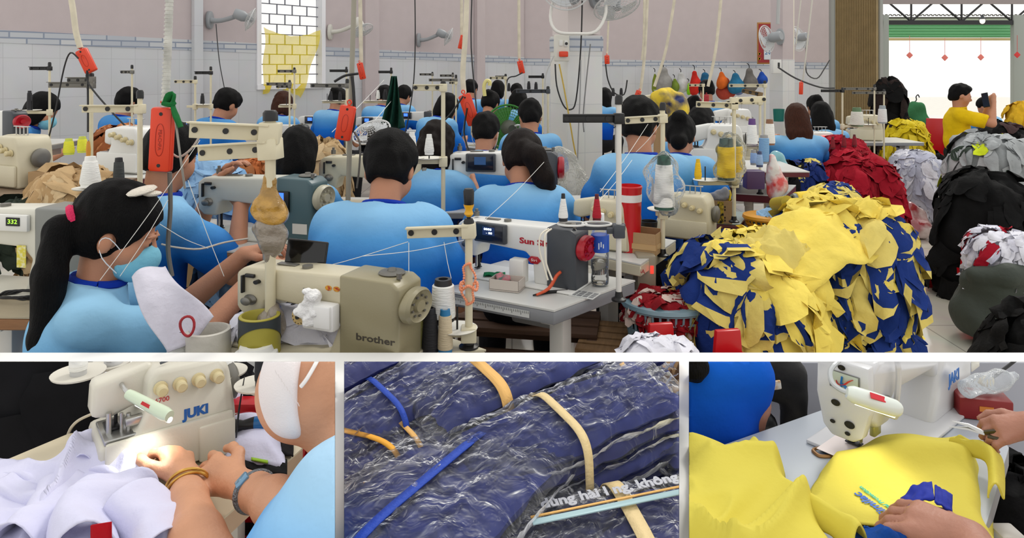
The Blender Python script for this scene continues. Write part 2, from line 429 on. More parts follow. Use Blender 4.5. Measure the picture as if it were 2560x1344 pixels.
# yellow cloth slung across the window grille
def drape(u, v):
    xr = .92 - .34 * v ** 1.3; xl = .08 + .0 * v
    x = xa + wl * (xl + (xr - xl) * u)
    z = sill + .80 - (.10 * sin(pi * u) ** .8) * (1 - v) - v * (.86 - .10 * sin(pi * u) + .07 * u) + .02 * noise.noise(V((u * 6, v * 6, 1)))
    return (x, -.03 - .035 * sin(u * 23 + v * 5) * (.3 + v * .7) - .03 * sin(v * 9 + u * 6), z)
cl = MB().grid(drape, 30, 16).build('yellow_curtain', None or mat((236, 214, 60), .8, name='thin_yellow_cloth', trans=0), None)
cl.location = (WA.x, WA.y, 0); cl.rotation_euler.z = side_rz
def translucent(col, mixf=.5):
    m = bpy.data.materials.new('sheer_cloth'); m.use_nodes = True; nt = m.node_tree; nt.nodes.clear()
    o = nt.nodes.new('ShaderNodeOutputMaterial'); mx = nt.nodes.new('ShaderNodeMixShader'); a = nt.nodes.new('ShaderNodeBsdfDiffuse'); b = nt.nodes.new('ShaderNodeBsdfTranslucent')
    a.inputs[0].default_value = lin(col); b.inputs[0].default_value = lin(col); mx.inputs[0].default_value = mixf
    tr = nt.nodes.new('ShaderNodeBsdfTransparent'); m2 = nt.nodes.new('ShaderNodeMixShader'); m2.inputs[0].default_value = .3
    nt.links.new(a.outputs[0], mx.inputs[1]); nt.links.new(b.outputs[0], mx.inputs[2]); nt.links.new(mx.outputs[0], m2.inputs[1]); nt.links.new(tr.outputs[0], m2.inputs[2]); nt.links.new(m2.outputs[0], o.inputs[0]); return m
cl.data.materials[0] = translucent((255, 232, 50), .7)
tag(cl, 'sheer yellow cloth slung across the barred window', 'cloth')

# square pillar in the middle of the hall
pc = P(1440, 0, 6.1); pil = thing('pillar_1', None, None, (pc.x, pc.y, 0), R(22)); pil['kind'] = 'structure'
MB().box((0, 0, .885), (.325, .325, 1.77)).build('pillar_tiles', PILLT, pil, False)
MB().box((0, 0, 1.77 - .07), (.337, .337, .12)).build('border_strip', BORDER, pil, False)
MB().box((0, 0, 2.7), (.30, .30, 1.84)).build('pillar_paint', mat((214, 204, 202), .7), pil, False)
# slimmer pillar beside the calendar
pc2 = P(1955, 0, 9.5); pil2 = thing('pillar_2', None, None, (pc2.x, pc2.y, 0), R(28)); pil2['kind'] = 'structure'
MB().box((0, 0, .8), (.22, .22, 1.62)).build('pillar_tiles', PILLT, pil2, False); MB().box((0, 0, 2.6), (.2, .2, 1.98)).build('pillar_paint', PINK, pil2, False)
MB().cyl((.13, -.06, 1.2), (.13, -.06, 3.4), .02).build('downpipe', mat((232, 226, 205), .4), pil2)

# folding metal shutter drawn back beside the doorway
fs = thing('door_1', None, None, (0, 0, 0)); fs['kind'] = 'structure'
sm = MB(); n = 26
a = P(2086, 0, 13.2).xy; b = P(2196, 0, 12.6).xy
zz = []
for i in range(n * 2 + 1):
    q = a.lerp(b, i / (n * 2)); nrm = V(((b - a).y, -(b - a).x)).normalized() * (.05 if i % 2 else -.0); zz.append((q.x + nrm.x, q.y + nrm.y))
sm.add([(x, y, 0) for x, y in zz] + [(x, y, 3.3) for x, y in zz], [(i, i + 1, i + 1 + len(zz), i + len(zz)) for i in range(len(zz) - 1)])
thick(sm.build('folding_leaf', mat((176, 156, 118), .5, 0, var=.1, name='bronze_paint'), fs, False), .004)
MB().box((b.x + .03, b.y, 1.65), (.05, .1, 3.3)).box((a.x - .04, a.y, 1.65), (.08, .1, 3.3)).build('door_frame', mat((150, 152, 148), .5), fs, False)
# yard beyond the doorway
yd = MB().box((13, 26, -.03), (26, 24, .06)).build('yard_ground', mat((225, 222, 214), .9, var=.05), None, False); yd.location.z = -.03; tag(yd, kind='structure')
# ---------------------------------------------------------------- people
SKIN = mat((186, 130, 100), .55, bump=.12, bscale=160, var=.08, vscale=12, name='skin')
HAIR = mat((6, 5, 6), .62, bump=.8, bscale=60, var=.3, vscale=30, spec=.16, stretch=(6, 6, .5), name='hair')
HAIRB = mat((66, 36, 24), .6, bump=.6, bscale=60, var=.4, vscale=30, spec=.16, stretch=(6, 6, .5), name='hair')
HAIRD = mat((22, 13, 11), .6, bump=.6, bscale=60, var=.4, vscale=30, spec=.16, stretch=(6, 6, .5), name='hair')
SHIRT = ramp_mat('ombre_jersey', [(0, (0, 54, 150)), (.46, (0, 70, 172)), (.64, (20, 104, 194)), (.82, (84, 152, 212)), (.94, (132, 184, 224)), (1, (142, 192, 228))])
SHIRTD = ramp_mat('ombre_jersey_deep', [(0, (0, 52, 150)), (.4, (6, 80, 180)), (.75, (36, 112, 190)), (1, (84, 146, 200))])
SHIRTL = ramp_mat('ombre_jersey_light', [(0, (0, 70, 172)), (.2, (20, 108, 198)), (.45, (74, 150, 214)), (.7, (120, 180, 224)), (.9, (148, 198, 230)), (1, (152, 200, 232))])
YPOLO = cloth((226, 188, 14)); NAVYC = cloth((18, 30, 96)); TROUS = cloth((26, 27, 32)); COLLAR = cloth((14, 52, 160))
MASK = mat((120, 190, 214), .8, bump=.3, bscale=60, name='mask_paper')
BLACKP = mat((20, 20, 22), .5, name='black_plastic')

def ik(a, b, l1, l2, hint):                                       # elbow or knee between a and b
    d = b - a; L = min(d.length, (l1 + l2) * .995); d = d.normalized()
    x = (l1 * l1 - l2 * l2 + L * L) / (2 * L); h = math.sqrt(max(l1 * l1 - x * x, 1e-6))
    hint = hint - d * hint.dot(d)
    return a + d * x + hint.normalized() * h, a + d * L

def hand(s, w, tip, up, size=1.0, curl=.35, side=1, k=.006, spread=1.0, thumb=1.0):
    """Palm and five jointed fingers from wrist w towards tip; up = back of the hand; side = +1 thumb on the right of the direction."""
    y = (V(tip) - V(w)).normalized(); z = V(up) - y * V(up).dot(y); z.normalize(); x = y.cross(z) * side
    S = size; q = lambda a, b, c: V(w) + x * a * S + y * b * S + z * c * S
    s.cap(q(.016, .02, 0), q(.022, .075, .002), .017 * S, .015 * S, .016); s.cap(q(-.012, .02, 0), q(-.026, .072, 0), .017 * S, .013 * S, .016)
    s.cap(q(0, .0, 0), q(0, .075, .004), .02 * S, .015 * S, .016)
    for fx, fl, sp in ((.03, .068, .10), (.01, .078, .03), (-.011, .072, -.05), (-.03, .056, -.14)):
        a = q(fx, .078, .002); ang = 0; pts = [a]
        for j, f in enumerate((.45, .32, .25)):
            ang += curl * (1 + .35 * j)
            dv = (y * cos(ang) - z * sin(ang)) + x * sp * spread * cos(ang)
            pts.append(pts[-1] + dv.normalized() * fl * f * S)
        s.chain(pts, [.0098 * S, .0088 * S, .008 * S, .0068 * S], k)
    t0 = q(.022, .022, -.004); t1 = q(.022 + .028 * thumb, .05, -.014); t2 = q(.022 + .036 * thumb, .082, -.022); t3 = q(.022 + .032 * thumb, .105, -.028)
    s.chain([t0, t1, t2, t3], [.016 * S, .0115 * S, .0098 * S, .0078 * S], k * 1.5)
    return s

def head_frame(c, nod, turn, roll, s):
    return M.Translation(c) @ (Euler((0, 0, turn)).to_matrix() @ Euler((-nod, 0, 0)).to_matrix() @ Euler((0, roll, 0)).to_matrix()).to_4x4() @ M.Scale(s, 4)

def head_skin(s, T, fine):
    sc = T.to_scale()[0]
    E = lambda c, r, k=.02, sub=False: s.ell(c, [x * sc for x in r], k=k, T=T_unit(T, c), sub=sub) if False else s.ell(T @ V(c), [x * sc for x in r], rot=T.to_3x3().normalized(), k=k, sub=sub)
    C = lambda a, b, r0, r1, k=.01: s.cap(T @ V(a), T @ V(b), r0 * sc, r1 * sc, k)
    E((0, -.012, .03), (.074, .094, .088)); E((0, .028, -.035), (.06, .062, .082), .03); E((0, .06, -.095), (.028, .024, .02), .03)
    E((.04, .05, -.03), (.03, .03, .035), .03); E((-.04, .05, -.03), (.03, .03, .035), .03)
    for q in (-1, 1): E((q * .077, -.008, -.012), (.010, .02, .032), .008)
    if fine:
        C((0, .088, .012), (0, .108, -.028), .008, .013, .014)
        for q in (-1, 1):
            E((q * .031, .098, .008), (.017, .014, .010), .012, True); E((q * .031, .083, .008), (.013, .012, .012), .004)
            C((q * .012, .094, .026), (q * .048, .08, .027), .006, .004, .01); E((q * .012, .100, -.032), (.009, .009, .007), .008)
        C((-.02, .088, -.06), (.02, .088, -.06), .006, .006, .008); C((-.018, .086, -.07), (.018, .086, -.07), .0065, .0065, .008)

def head_hair(s, T, kind, rel, big=1.0):
    sc = T.to_scale()[0]; rot = T.to_3x3().normalized()
    E = lambda c, r, k=.02, sub=False: s.ell(T @ V(c), [x * sc for x in r], rot=rot, k=k, sub=sub)
    g = big
    E((0, -.02, .040), (.092 * g, .110 * g, .102 * g)); E((0, -.05, -.02), ((.068 if kind == 'crop' else .080) * g, .072, .078), .03)
    if kind in ('bob', 'long', 'curly'):
        for q in (-1, 1): E((q * .066, -.015, -.05), (.03, .06, .085), .03)
        E((0, -.065, -.06), (.07, .045, .085), .03)
    if kind == 'crop': E((0, .03, .09), (.07, .06, .035), .02)
    E((0, .098, -.04), (.078, .085, .105), .012, True)
    if kind in ('short', 'crop', 'pony', 'bun'):
        E((0, .0, -.155), (.2, .2, .09), .015, True)
        for q in (-1, 1): E((q * .09, .0, -.02), (.03, .026, .04), .01, True)
    if kind == 'bun': E((0, -.115, .055), (.05, .045, .048), .006)
    for pts, rs in rel: s.chain([T.translation + V(p) for p in pts], rs, .018)

def person(label, px, py, d, turn=0, lean=22, nod=25, hturn=0, hroll=0, scale=1.0, hair='short', rel=(), hmat=None, hbig=1.0, hands=None, shirt=None,
           wide=.16, seat=None, fine=None, mask=None, group='garment workers in blue ombre jerseys', twist=0, extras=None, vox=None, cat='person', body=1.0, hx=0, hs=.95, neck=.125):
    """A seated figure whose head centre stands at pixel (px, py), d metres away; turn 0 = facing away from the camera."""
    vs = vox or max(.0075, min(.021, d * .0029))
    fine = d < 4.2 if fine is None else fine
    hc = P(px, py, d) - V((0, 0, .03 * scale))
    rz = R(turn)
    L = R(lean); spine = V((0, sin(L), cos(L)))
    nb = spine * .47 * scale                                           # hips to neck base
    hcl = nb + V((hx, sin(L + R(nod) * .5), cos(L + R(nod) * .5))) * neck * scale      # hips to head centre
    hz = hc.z - hcl.z                                                  # height of the hips
    Rz = Euler((0, 0, rz)).to_matrix()
    off = Rz @ V((hcl.x, hcl.y, 0))
    root = thing('person', label, cat, (hc.x - off.x, hc.y - off.y, 0), rz, group)
    hip = V((0, 0, hz)); nb = hip + nb; hcl = hip + hcl
    side = V((cos(R(twist)), sin(R(twist)), 0)); fw = V((-side.y, side.x, 0))
    sh0 = hip + spine * .392 * scale + fw * .0
    S = scale
    shl, shr = sh0 - side * wide * S * .93, sh0 + side * wide * S * .93
    hl, hr = hands or ((-.13, .44, .80), (.13, .44, .80))
    hl, hr = V(hl), V(hr)
    ell, hl = ik(shl, hl, .275 * S, .25 * S, V((-.5, -.35, -.9))); elr, hr = ik(shr, hr, .275 * S, .25 * S, V((.5, -.35, -.9)))
    T = head_frame(hcl, R(nod) + L * .4, R(hturn), R(hroll), S * hs)
    # the body: one skin from head to feet
    b = SDF(.03)
    head_skin(b, T, fine)
    b.cap(nb - spine * .04, hcl + (T.to_3x3() @ V((0, -.03, -.03))), .052 * S, .05 * S, .025)
    b.ell(hip + spine * .30 * S, (wide * .8 * S, .095 * S, .17 * S), Euler((-L, 0, 0)).to_matrix()); b.ell(hip + spine * .08 * S, (.145 * S, .105 * S, .14 * S))
    for a, e, w, sg, q in ((shl, ell, hl, 1, -1), (shr, elr, hr, -1, 1)):
        b.chain([a, e], [.048 * S, .04 * S], .03); b.chain([e, w], [.04 * S, .026 * S], .012)
        f = (w - e).normalized(); 
        if d < 3.6: hand(b, w, w + f + V((0, .2, -.35)), V((0, .1, 1)), S, .3, sg)
        else:
            b.cap(w, w + f * .07 * S, .026 * S, .026 * S, .012)
            for j in (-1, 0, 1): b.cap(w + f * .07 * S + side * j * .02, w + f * .13 * S + side * j * .024 + V((0, 0, -.02)), .012 * S, .009 * S, .006)
            b.cap(w + f * .02, w + f * .07 * S + side * -q * .045, .012, .01, .008)
    for q in (-1, 1):
        kn = V((q * .12, .42, min(hz, .56) + .0)); an = V((q * .13, .36, .09)); b.chain([hip + V((q * .08, 0, 0)), kn, an], [.08 * S, .055 * S, .04 * S]); b.cap(an - V((0, .03, .05)), an + V((0, .13, -.055)), .034, .03, .02)
    skin('body', b, vs, SKIN, root)
    # jersey
    j = SDF(.045)
    ro = Euler((-L, 0, 0)).to_matrix()
    j.ell(hip + spine * .31 * S + V((0, -.012, 0)), (wide * 1.06 * S * body, .12 * S * body, .17 * S), ro); j.ell(hip + spine * .12 * S, (.168 * S * body, .132 * S * body, .2 * S), ro)
    j.cap(shl, shr, .055 * S, .055 * S); j.cap(nb - spine * .03 * S, shl + spine * .005, .062 * S, .05 * S); j.cap(nb - spine * .03 * S, shr + spine * .005, .062 * S, .05 * S); j.cap(hip + spine * .36 * S - fw * .01, nb - spine * .01 * S, .1 * S, .062 * S)
    for a, e in ((shl, ell), (shr, elr)):
        en = a.lerp(e, .86); j.chain([a, a.lerp(e, .5), en], [.054 * S, .064 * S, .069 * S], .05); j.local_cut(a.lerp(e, .82), e - a, .105 * S)
    j.local_cut(nb - spine * .005 * S, spine, .12 * S)
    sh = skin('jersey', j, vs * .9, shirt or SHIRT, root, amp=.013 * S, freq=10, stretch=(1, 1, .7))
    ring = [nb - spine * .006 * S + ro @ V((.066 * S * cos(a), .064 * S * sin(a), .006 * sin(a))) for a in [2 * pi * i / 16 for i in range(17)]]
    MB().tube(ring, .012 * S, 6, 1).build('collar', COLLAR if shirt is not YPOLO else YPOLO, root)
    t = SDF(.03)
    t.ell(hip + V((0, 0, -.01)), (.165 * S, .125, .115))
    for q in (-1, 1): t.chain([hip + V((q * .085, .02, -.01)), V((q * .12, .43, min(hz, .56) + .0)), V((q * .13, .36, .13))], [.1 * S, .075 * S, .058 * S])
    skin('trousers', t, max(vs, .012), TROUS, root)
    h = SDF(.02); head_hair(h, T, hair, rel, hbig)
    skin('hair', h, vs * .8, hmat or HAIR, root, amp=.010 if hair == 'curly' else (.008 if hair == 'crop' else .005), freq=26 if hair in ('curly', 'crop') else 34, stretch=(1, 1, 1 if hair == 'curly' else (.7 if hair == 'crop' else .3)))
    if fine and not (mask and False):
        for q in (-1, 1):
            if abs(turn) > 40: MB().ell((q * .031, .0865, .008), (.0095, .0095, .0085), 10, 8, T=T).build('eye', BLACKP, root)
    if mask:
        mk = SDF(.01); rot = T.to_3x3().normalized()
        for c, r in (((0, .058, -.055), (.064, .068, .062)), ((0, .095, -.035), (.02, .03, .025))): mk.ell(T @ V(c), [x * S for x in r], rot=rot, k=.03)
        mk.ell(T @ V((0, -.02, -.05)), [x * S for x in (.1, .065, .1)], rot=rot, sub=True, k=.004)
        o = skin('face_mask', mk, vs * .8, mask, root)
        for q in (-1, 1): l = MB(); l.tube([T @ V((q * .062, .045, -.03)), T @ V((q * .085, .0, .005)), T @ V((q * .084, -.02, -.01)), T @ V((q * .08, .0, -.05)), T @ V((q * .056, .045, -.085))], .0018, 5); l.build('ear_loop', mat((235, 240, 245), .7), o)
    if extras: extras(root, T, hcl, hip, spine, nb)
    root['_fix'] = 1; del root['_fix']
    return root
# ---------------------------------------------------------------- sewing gear
METAL = mat((190, 190, 188), .28, .9, name='bright_steel'); DARKM = mat((58, 58, 60), .4, .7, name='dark_steel'); IRON = mat((122, 120, 114), .45, .6, name='worn_steel')
BEIGE = mat((206, 198, 172), .42, bump=.05, bscale=120, var=.06, name='beige_enamel'); OLIVEG = mat((150, 142, 112), .36, bump=.04, bscale=200, var=.05, name='olive_enamel')
OFFW = mat((226, 226, 222), .35, name='white_enamel'); CHAR = mat((62, 66, 72), .42, name='charcoal_plastic'); REDP = mat((168, 14, 34), .28, name='red_plastic'); TEAL = mat((70, 96, 102), .38, name='teal_enamel')
BLK = mat((16, 16, 18), .4, name='black_plastic'); SCREEN = mat((28, 34, 48), .15, name='dark_glass'); BLUEL = mat((60, 110, 255), .3, emit=1.6, name='blue_display'); REDL = mat((255, 40, 30), .4, emit=2.5, name='red_led'); WHITEL = mat((225, 240, 255), .4, emit=1.4, name='lit_digits')
CREAM = mat((214, 206, 178), .4, var=.08, vscale=14, name='cream_steel'); WOODP = mat((150, 104, 66), .6, bump=.2, bscale=60, var=.2, vscale=8, stretch=(1, 8, 8), name='wood_edge'); TABLET = mat((206, 206, 202), .35, var=.05, name='laminate'); MAROON = mat((92, 24, 38), .45, name='maroon_edge'); GREYT = mat((128, 130, 134), .45, name='grey_edge')
STEELW = mat((214, 212, 206), .4, .1, name='white_steel'); CARD = mat((172, 140, 100), .8, bump=.1, bscale=80, var=.06, name='cardboard'); ORANGEP = mat((222, 62, 26), .35, name='orange_plastic'); WOODS = mat((150, 116, 78), .7, bump=.3, bscale=50, var=.25, vscale=7, stretch=(8, 1, 8), name='raw_wood')
TX = M(((1, 0, 0, 0), (0, 0, -1, 0), (0, 1, 0, 0), (0, 0, 0, 1)))      # outline plane (x, z), thickness along y

def lockstitch(label, p, turn, style, scale=1, detail=2, group='lockstitch sewing machines', zs=.78):
    """Flat-bed machine: local x from needle head (-) to handwheel (+), operator at -y, z = 0 on the table."""
    st = dict(body=OFFW, end=CHAR, wheel=REDP, panel='front', plate=OFFW, endw=.115, top=None); st.update(style)
    m = thing('sewing_machine', label, 'sewing machine', p, R(turn), group); m.scale = (scale, scale, scale * zs)
    D = .05
    body = [(-.25, .135), (-.25, .275), (-.225, .30), (.15 - max(0, st['endw'] - .1), .313), (.25 - st['endw'] + .02, .315), (.25 - st['endw'] + .02, .008), (min(.08, .21 - st['endw']), .008), (.075, .13), (.045, .17), (-.14, .185), (-.155, .17), (-.165, .105), (-.225, .105)]
    MB().prism(body, -D, D, .011, 2, T=TX).build('body', st['body'], m, ang=50)
    MB().box((0, 0, .006), (.50, .178, .012), .004).build('bed', st.get('bed', st['body']), m)
    x0 = .25 - st['endw']
    MB().prism([(x0, .008), (x0, .318), (.228, .314), (.25, .290), (.25, .008)], -D - .007, D + .007, .008, 2, T=TX).build('end_cover', st['end'], m, ang=50)
    w = MB(); T = M.Translation((.25, 0, .215)) @ Euler((0, R(90), 0)).to_matrix().to_4x4()
    w.lathe([(.0, 0), (.058, 0), (.064, .006), (.064, .022), (.056, .03), (.05, .024), (.022, .02), (.02, .03), (0, .03)], 28, T=T)
    wh = w.build('handwheel', st['wheel'], m)
    if detail > 1:
        g = MB()
        for k in range(9): a = 2 * pi * k / 9; g.box(T @ V((.036 * cos(a), .036 * sin(a), .0265)), (.004, .007, .007))
        g.build('wheel_hub', st.get('hub', st['wheel']), wh)
    n = MB().cyl((-.195, 0, .03), (-.195, 0, .13), .0055).cyl((-.195, 0, .012), (-.195, 0, .04), .0016); n.build('needle_bar', METAL, m)
    n = MB().cyl((-.195, .018, .035), (-.195, .018, .12), .005).box((-.195, .012, .02), (.018, .032, .005), .002).box((-.195, .018, .028), (.012, .012, .02), .002); n.build('presser_foot', DARKM, m)
    t = MB().lathe([(.019, 0), (.021, .004), (.014, .012), (.016, .022), (.010, .026), (0, .026)], 16, T=M.Translation((-.20, -D, .175)) @ Euler((R(90), 0, 0)).to_matrix().to_4x4()); t.build('tension_dial', st.get('dial', IRON), m)
    if detail > 1:
        l = MB().box((-.222, -D - .006, .235), (.006, .012, .07), .002).box((-.2, -D - .004, .27), (.03, .008, .014), .002).cyl((-.175, -D, .25), (-.175, -D - .012, .25), .008); l.build('thread_take_up', DARKM, m)
        f = MB().box((-.2515, 0, .2), (.006, .082, .13), .003).cyl((-.253, -.02, .24), (-.256, -.02, .24), .006); f.build('face_plate', st['plate'], m)
        tp = MB().cyl((-.2, .01, .31), (-.2, .01, .335), .011).cyl((-.2, .01, .335), (-.2, .01, .35), .006).box((-.12, 0, .308), (.06, .02, .006), .002).cyl((-.05, -.01, .305), (-.05, -.01, .318), .014)
        tp.build('thread_guides', IRON, m)
    bw = MB().lathe([(.0, 0), (.032, 0), (.034, .004), (.03, .01), (.012, .012), (.01, .02), (0, .02)], 20, T=M.Translation((.19, .012, .316))).cyl((.23, -.02, .315), (.23, -.02, .336), .007); bw.build('bobbin_winder', st.get('winder', IRON), m)
    if st['panel'] == 'front':
        c = MB().box((-.095, -D - .008, .25), (.135, .022, .105), .006).build('control_panel', CHAR, m)
        MB().box((-.095, -D - .0195, .252), (.115, .002, .085), .001).build('screen', SCREEN, c)
        MB().box((-.097, -D - .021, .262), (.052, .0015, .045)).build('display', st.get('disp', mat((40, 70, 110), .3, emit=.5)), c)
    elif st['panel'] == 'pillar':
        c = MB().box((.075, -D - .008, .2), (.065, .018, .085), .004).build('control_panel', BLK, m)
        MB().box((.068, -D - .018, .22), (.036, .002, .034)).build('display', BLUEL, c)
    elif st['panel'] == 'box':
        c = MB().box((.02, -D - .012, .265), (.16, .03, .085), .008).build('control_panel', OFFW, m)
        MB().box((.03, -D - .028, .268), (.07, .002, .03)).build('display', BLK, c)
    return m
SUN = dict(); OLD = dict(body=BEIGE, end=OLIVEG, wheel=OLIVEG, panel=None, plate=BEIGE, endw=.17, hub=IRON); TYP = dict(body=mat((196, 196, 184), .45, var=.06), end=TEAL, wheel=mat((176, 172, 150), .4), panel='pillar2', plate=IRON, endw=.15)

def overlock(label, p, turn, scale=1, body=None, knobs=4, detail=2, group='overlock sewing machines', kdz=.012):
    b = body or BEIGE
    m = thing('overlock_machine', label, 'sewing machine', p, R(turn), group); m.scale = (scale,) * 3
    MB().prism([(-.15, 0), (.15, 0), (.15, .10), (.135, .21), (.115, .245), (-.03, .245), (-.05, .225), (-.055, .15), (-.075, .11), (-.15, .10)], -.085, .085, .012, 2, T=TX).build('body', b, m, ang=50)
    MB().prism([(-.16, .15), (-.155, .225), (-.03, .25), (-.02, .17), (-.12, .14)], -.03, .035, .012, 2, T=TX).build('presser_arm', b, m, ang=50)
    MB().box((0, -.092, .06), (.28, .016, .1), .008).build('front_cover', b, m)
    MB().box((-.08, -.02, .106), (.12, .12, .012), .003).build('cloth_plate', METAL, m)
    MB().cyl((-.12, -.01, .112), (-.12, -.01, .17), .004).cyl((-.105, -.01, .112), (-.105, -.01, .16), .004).box((-.115, -.012, .116), (.03, .05, .006), .002).build('presser_foot', DARKM, m)
    for k in range(knobs):
        q = V((-.025 + k * .042, -.088, .205 - k * kdz))
        kb = MB().lathe([(.016, 0), (.016, .004), (.011, .006), (.0125, .01), (.0125, .026), (.009, .029), (0, .029)], 16, T=M.Translation(q) @ Euler((R(90), 0, 0)).to_matrix().to_4x4()); kb.build('tension_knob', mat((206, 192, 150), .4), m)
    MB().lathe([(0, 0), (.04, 0), (.046, .008), (.046, .02), (.034, .028), (.02, .03), (0, .03)], 24, T=M.Translation((.15, .01, .14)) @ Euler((0, R(90), 0)).to_matrix().to_4x4()).build('handwheel', IRON, m)
    t = MB()
    for k in range(4): t.cyl((-.01 + k * .03, 0, .244), (-.01 + k * .03, 0, .285), .003)
    t.box((.035, 0, .287), (.12, .012, .005), .002).build('thread_guide', METAL, m)
    return m

def cone(label, p, h=.16, r0=.042, r1=.028, col=(232, 232, 228), core=(60, 90, 80), group='thread cones', name='thread_cone', tip=.02):
    c = thing(name, label, 'thread cone', p, 0, group)
    cm = mat(col, .75, bump=.5, bscale=220, var=.04, stretch=(.15, .15, 1), name='wound_thread')
    MB().lathe([(.01, .012), (r0 * .97, .012), (r0, .02), (r1, h - tip), (r1 * .9, h - tip + .003), (.008, h - tip + .003)], 22).build('thread', cm, c)
    k = mat(core, .5, name='cone_core')
    MB().lathe([(r0 * .9, 0), (r0 * .9, .013), (.01, .013)], 20).build('core', k, c); MB().lathe([(r1 * .86, h - tip), (r1 * .75, h), (r1 * .45, h), (r1 * .45, h - .012), (0, h - .012)], 18).build('tip', k, c)
    return c

def stand(label, p, top, arms=(), lower=(), col=None, r=.009, group='thread stands', dark=None, low=0, eyes=True):
    """Upright pole on a table at p; arms = (height, yaw deg, length, bar material, tilt) thread guides; lower = (height, yaw, length, [disc positions])."""
    s = thing('thread_stand', label, 'thread stand', p, 0, group); col = col or CREAM
    MB().cyl((0, 0, 0), (0, 0, top - p[2]), r, seg=10).build('pole', col, s)
    MB().lathe([(r * 2.6, 0), (r * 2.6, .006), (r * 1.5, .012), (r * 1.2, .03)], 14).build('base', BLK, s); MB().lathe([(r * 1.4, top - p[2] - .012), (r * 1.4, top - p[2] + .012), (r, top - p[2] + .02)], 10).build('cap', BLK, s)
    for a in arms:
        h, yaw, L = a[:3]; bm_ = a[3] if len(a) > 3 and a[3] else col; tilt = a[4] if len(a) > 4 else 0
        T = M.Translation((0, 0, h - p[2])) @ Euler((0, R(-tilt), R(yaw))).to_matrix().to_4x4()
        b = MB().box((L / 2, 0, 0), (L, .006, r * 3.0), .002, T=T).box((L / 2, r * .9, r * 1.4), (L, r * 2, .004), 0, T=T).box((0, 0, 0), (r * 3.6, r * 3.4, r * 3.8), .003, T=T).build('guide_arm', bm_, s)
        if eyes:
            for k in (.2, .55, .93): MB().lathe([(.0045, -.006), (.009, -.006), (.009, .006), (.0045, .006)], 10, T=T @ M.Translation((L * k, 0, 0)) @ Euler((R(90), 0, 0)).to_matrix().to_4x4()).build('eyelet', BLK, b)
    for a in lower:
        h, yaw, L, discs = a[:4]
        T = M.Translation((0, 0, h - p[2])) @ Euler((0, 0, R(yaw))).to_matrix().to_4x4()
        b = MB().box((L / 2, 0, -.014), (L, .012, .02), .002, T=T).box((0, 0, -.014), (r * 4, r * 4, .045), .004, T=T).build('spool_arm', (a[4] if len(a) > 4 else col), s)
        for k in discs:
            q = T @ V((L * k, 0, 0))
            MB().lathe([(.006, -.004), (.058, .001), (.062, .005), (.058, .0045), (.006, .0)], 24, T=M.Translation(q)).build('spool_disc', mat((222, 220, 210), .5), b)
            MB().cyl(q, q + V((0, 0, .07)), .003).build('spool_pin', BLK, b)
    return s
def disc_at(p, low, k): return V(p) * 1.0 + V((cos(R(low[1])) * low[2] * k, sin(R(low[1])) * low[2] * k, 0)) * 1.0 + V((0, 0, low[0] - p[2] + .006))

def table(label, corners, z, top=None, edge=None, t=.035, legs=True, group='sewing tables', motor=False, legc=None, zf=0, inset=.1, cross=None):
    """Worktop from four plan corners (front-left, front-right, back-right, back-left) at height z, on a steel frame."""
    cs = [V((c[0], c[1])) for c in corners]; ctr = sum(cs, V((0, 0))) / 4
    x = (cs[1] - cs[0]).normalized(); rz = math.atan2(x.y, x.x)
    tb = thing('sewing_table', label, 'table', (ctr.x, ctr.y, 0), rz, group)
    inv = M.Rotation(-rz, 2); lc = [inv @ (c - ctr) for c in cs]
    MB().prism(lc, z - .006, z, 0).build('worktop', top or TABLET, tb, False)
    MB().prism([c * 1.0 for c in lc], z - t, z - .006, .004, 1).build('edge', edge or GREYT, tb)
    if legs and cross is None: cross = True
    if legs:
        sx = min(abs(lc[0].x), abs(lc[1].x)) - inset; sy = min(abs(lc[0].y), abs(lc[2].y)) * .6
        lm = legc or STEELW
        for q in (-1, 1):
            MB().box((q * sx, 0, (z - t) * .5 + .02), (.05, .08, z - t - .09), .006).build('leg', lm, tb)
            MB().box((q * sx, 0, .03), (.05, sy * 2 + .1, .06), .008).build('foot', lm, tb)
            MB().box((q * sx, 0, z - t - .025), (.05, sy * 1.6, .05), .006).build('bracket', lm, tb)
        if cross: MB().box((0, sy * .8, .25), (sx * 2, .03, .04), .004).build('crossbar', lm, tb)
    if motor: MB().box((0, .12, z - t - .07), (.2, .14, .12), .02).build('motor', mat((150, 150, 150), .4, .5), tb)
    return tb

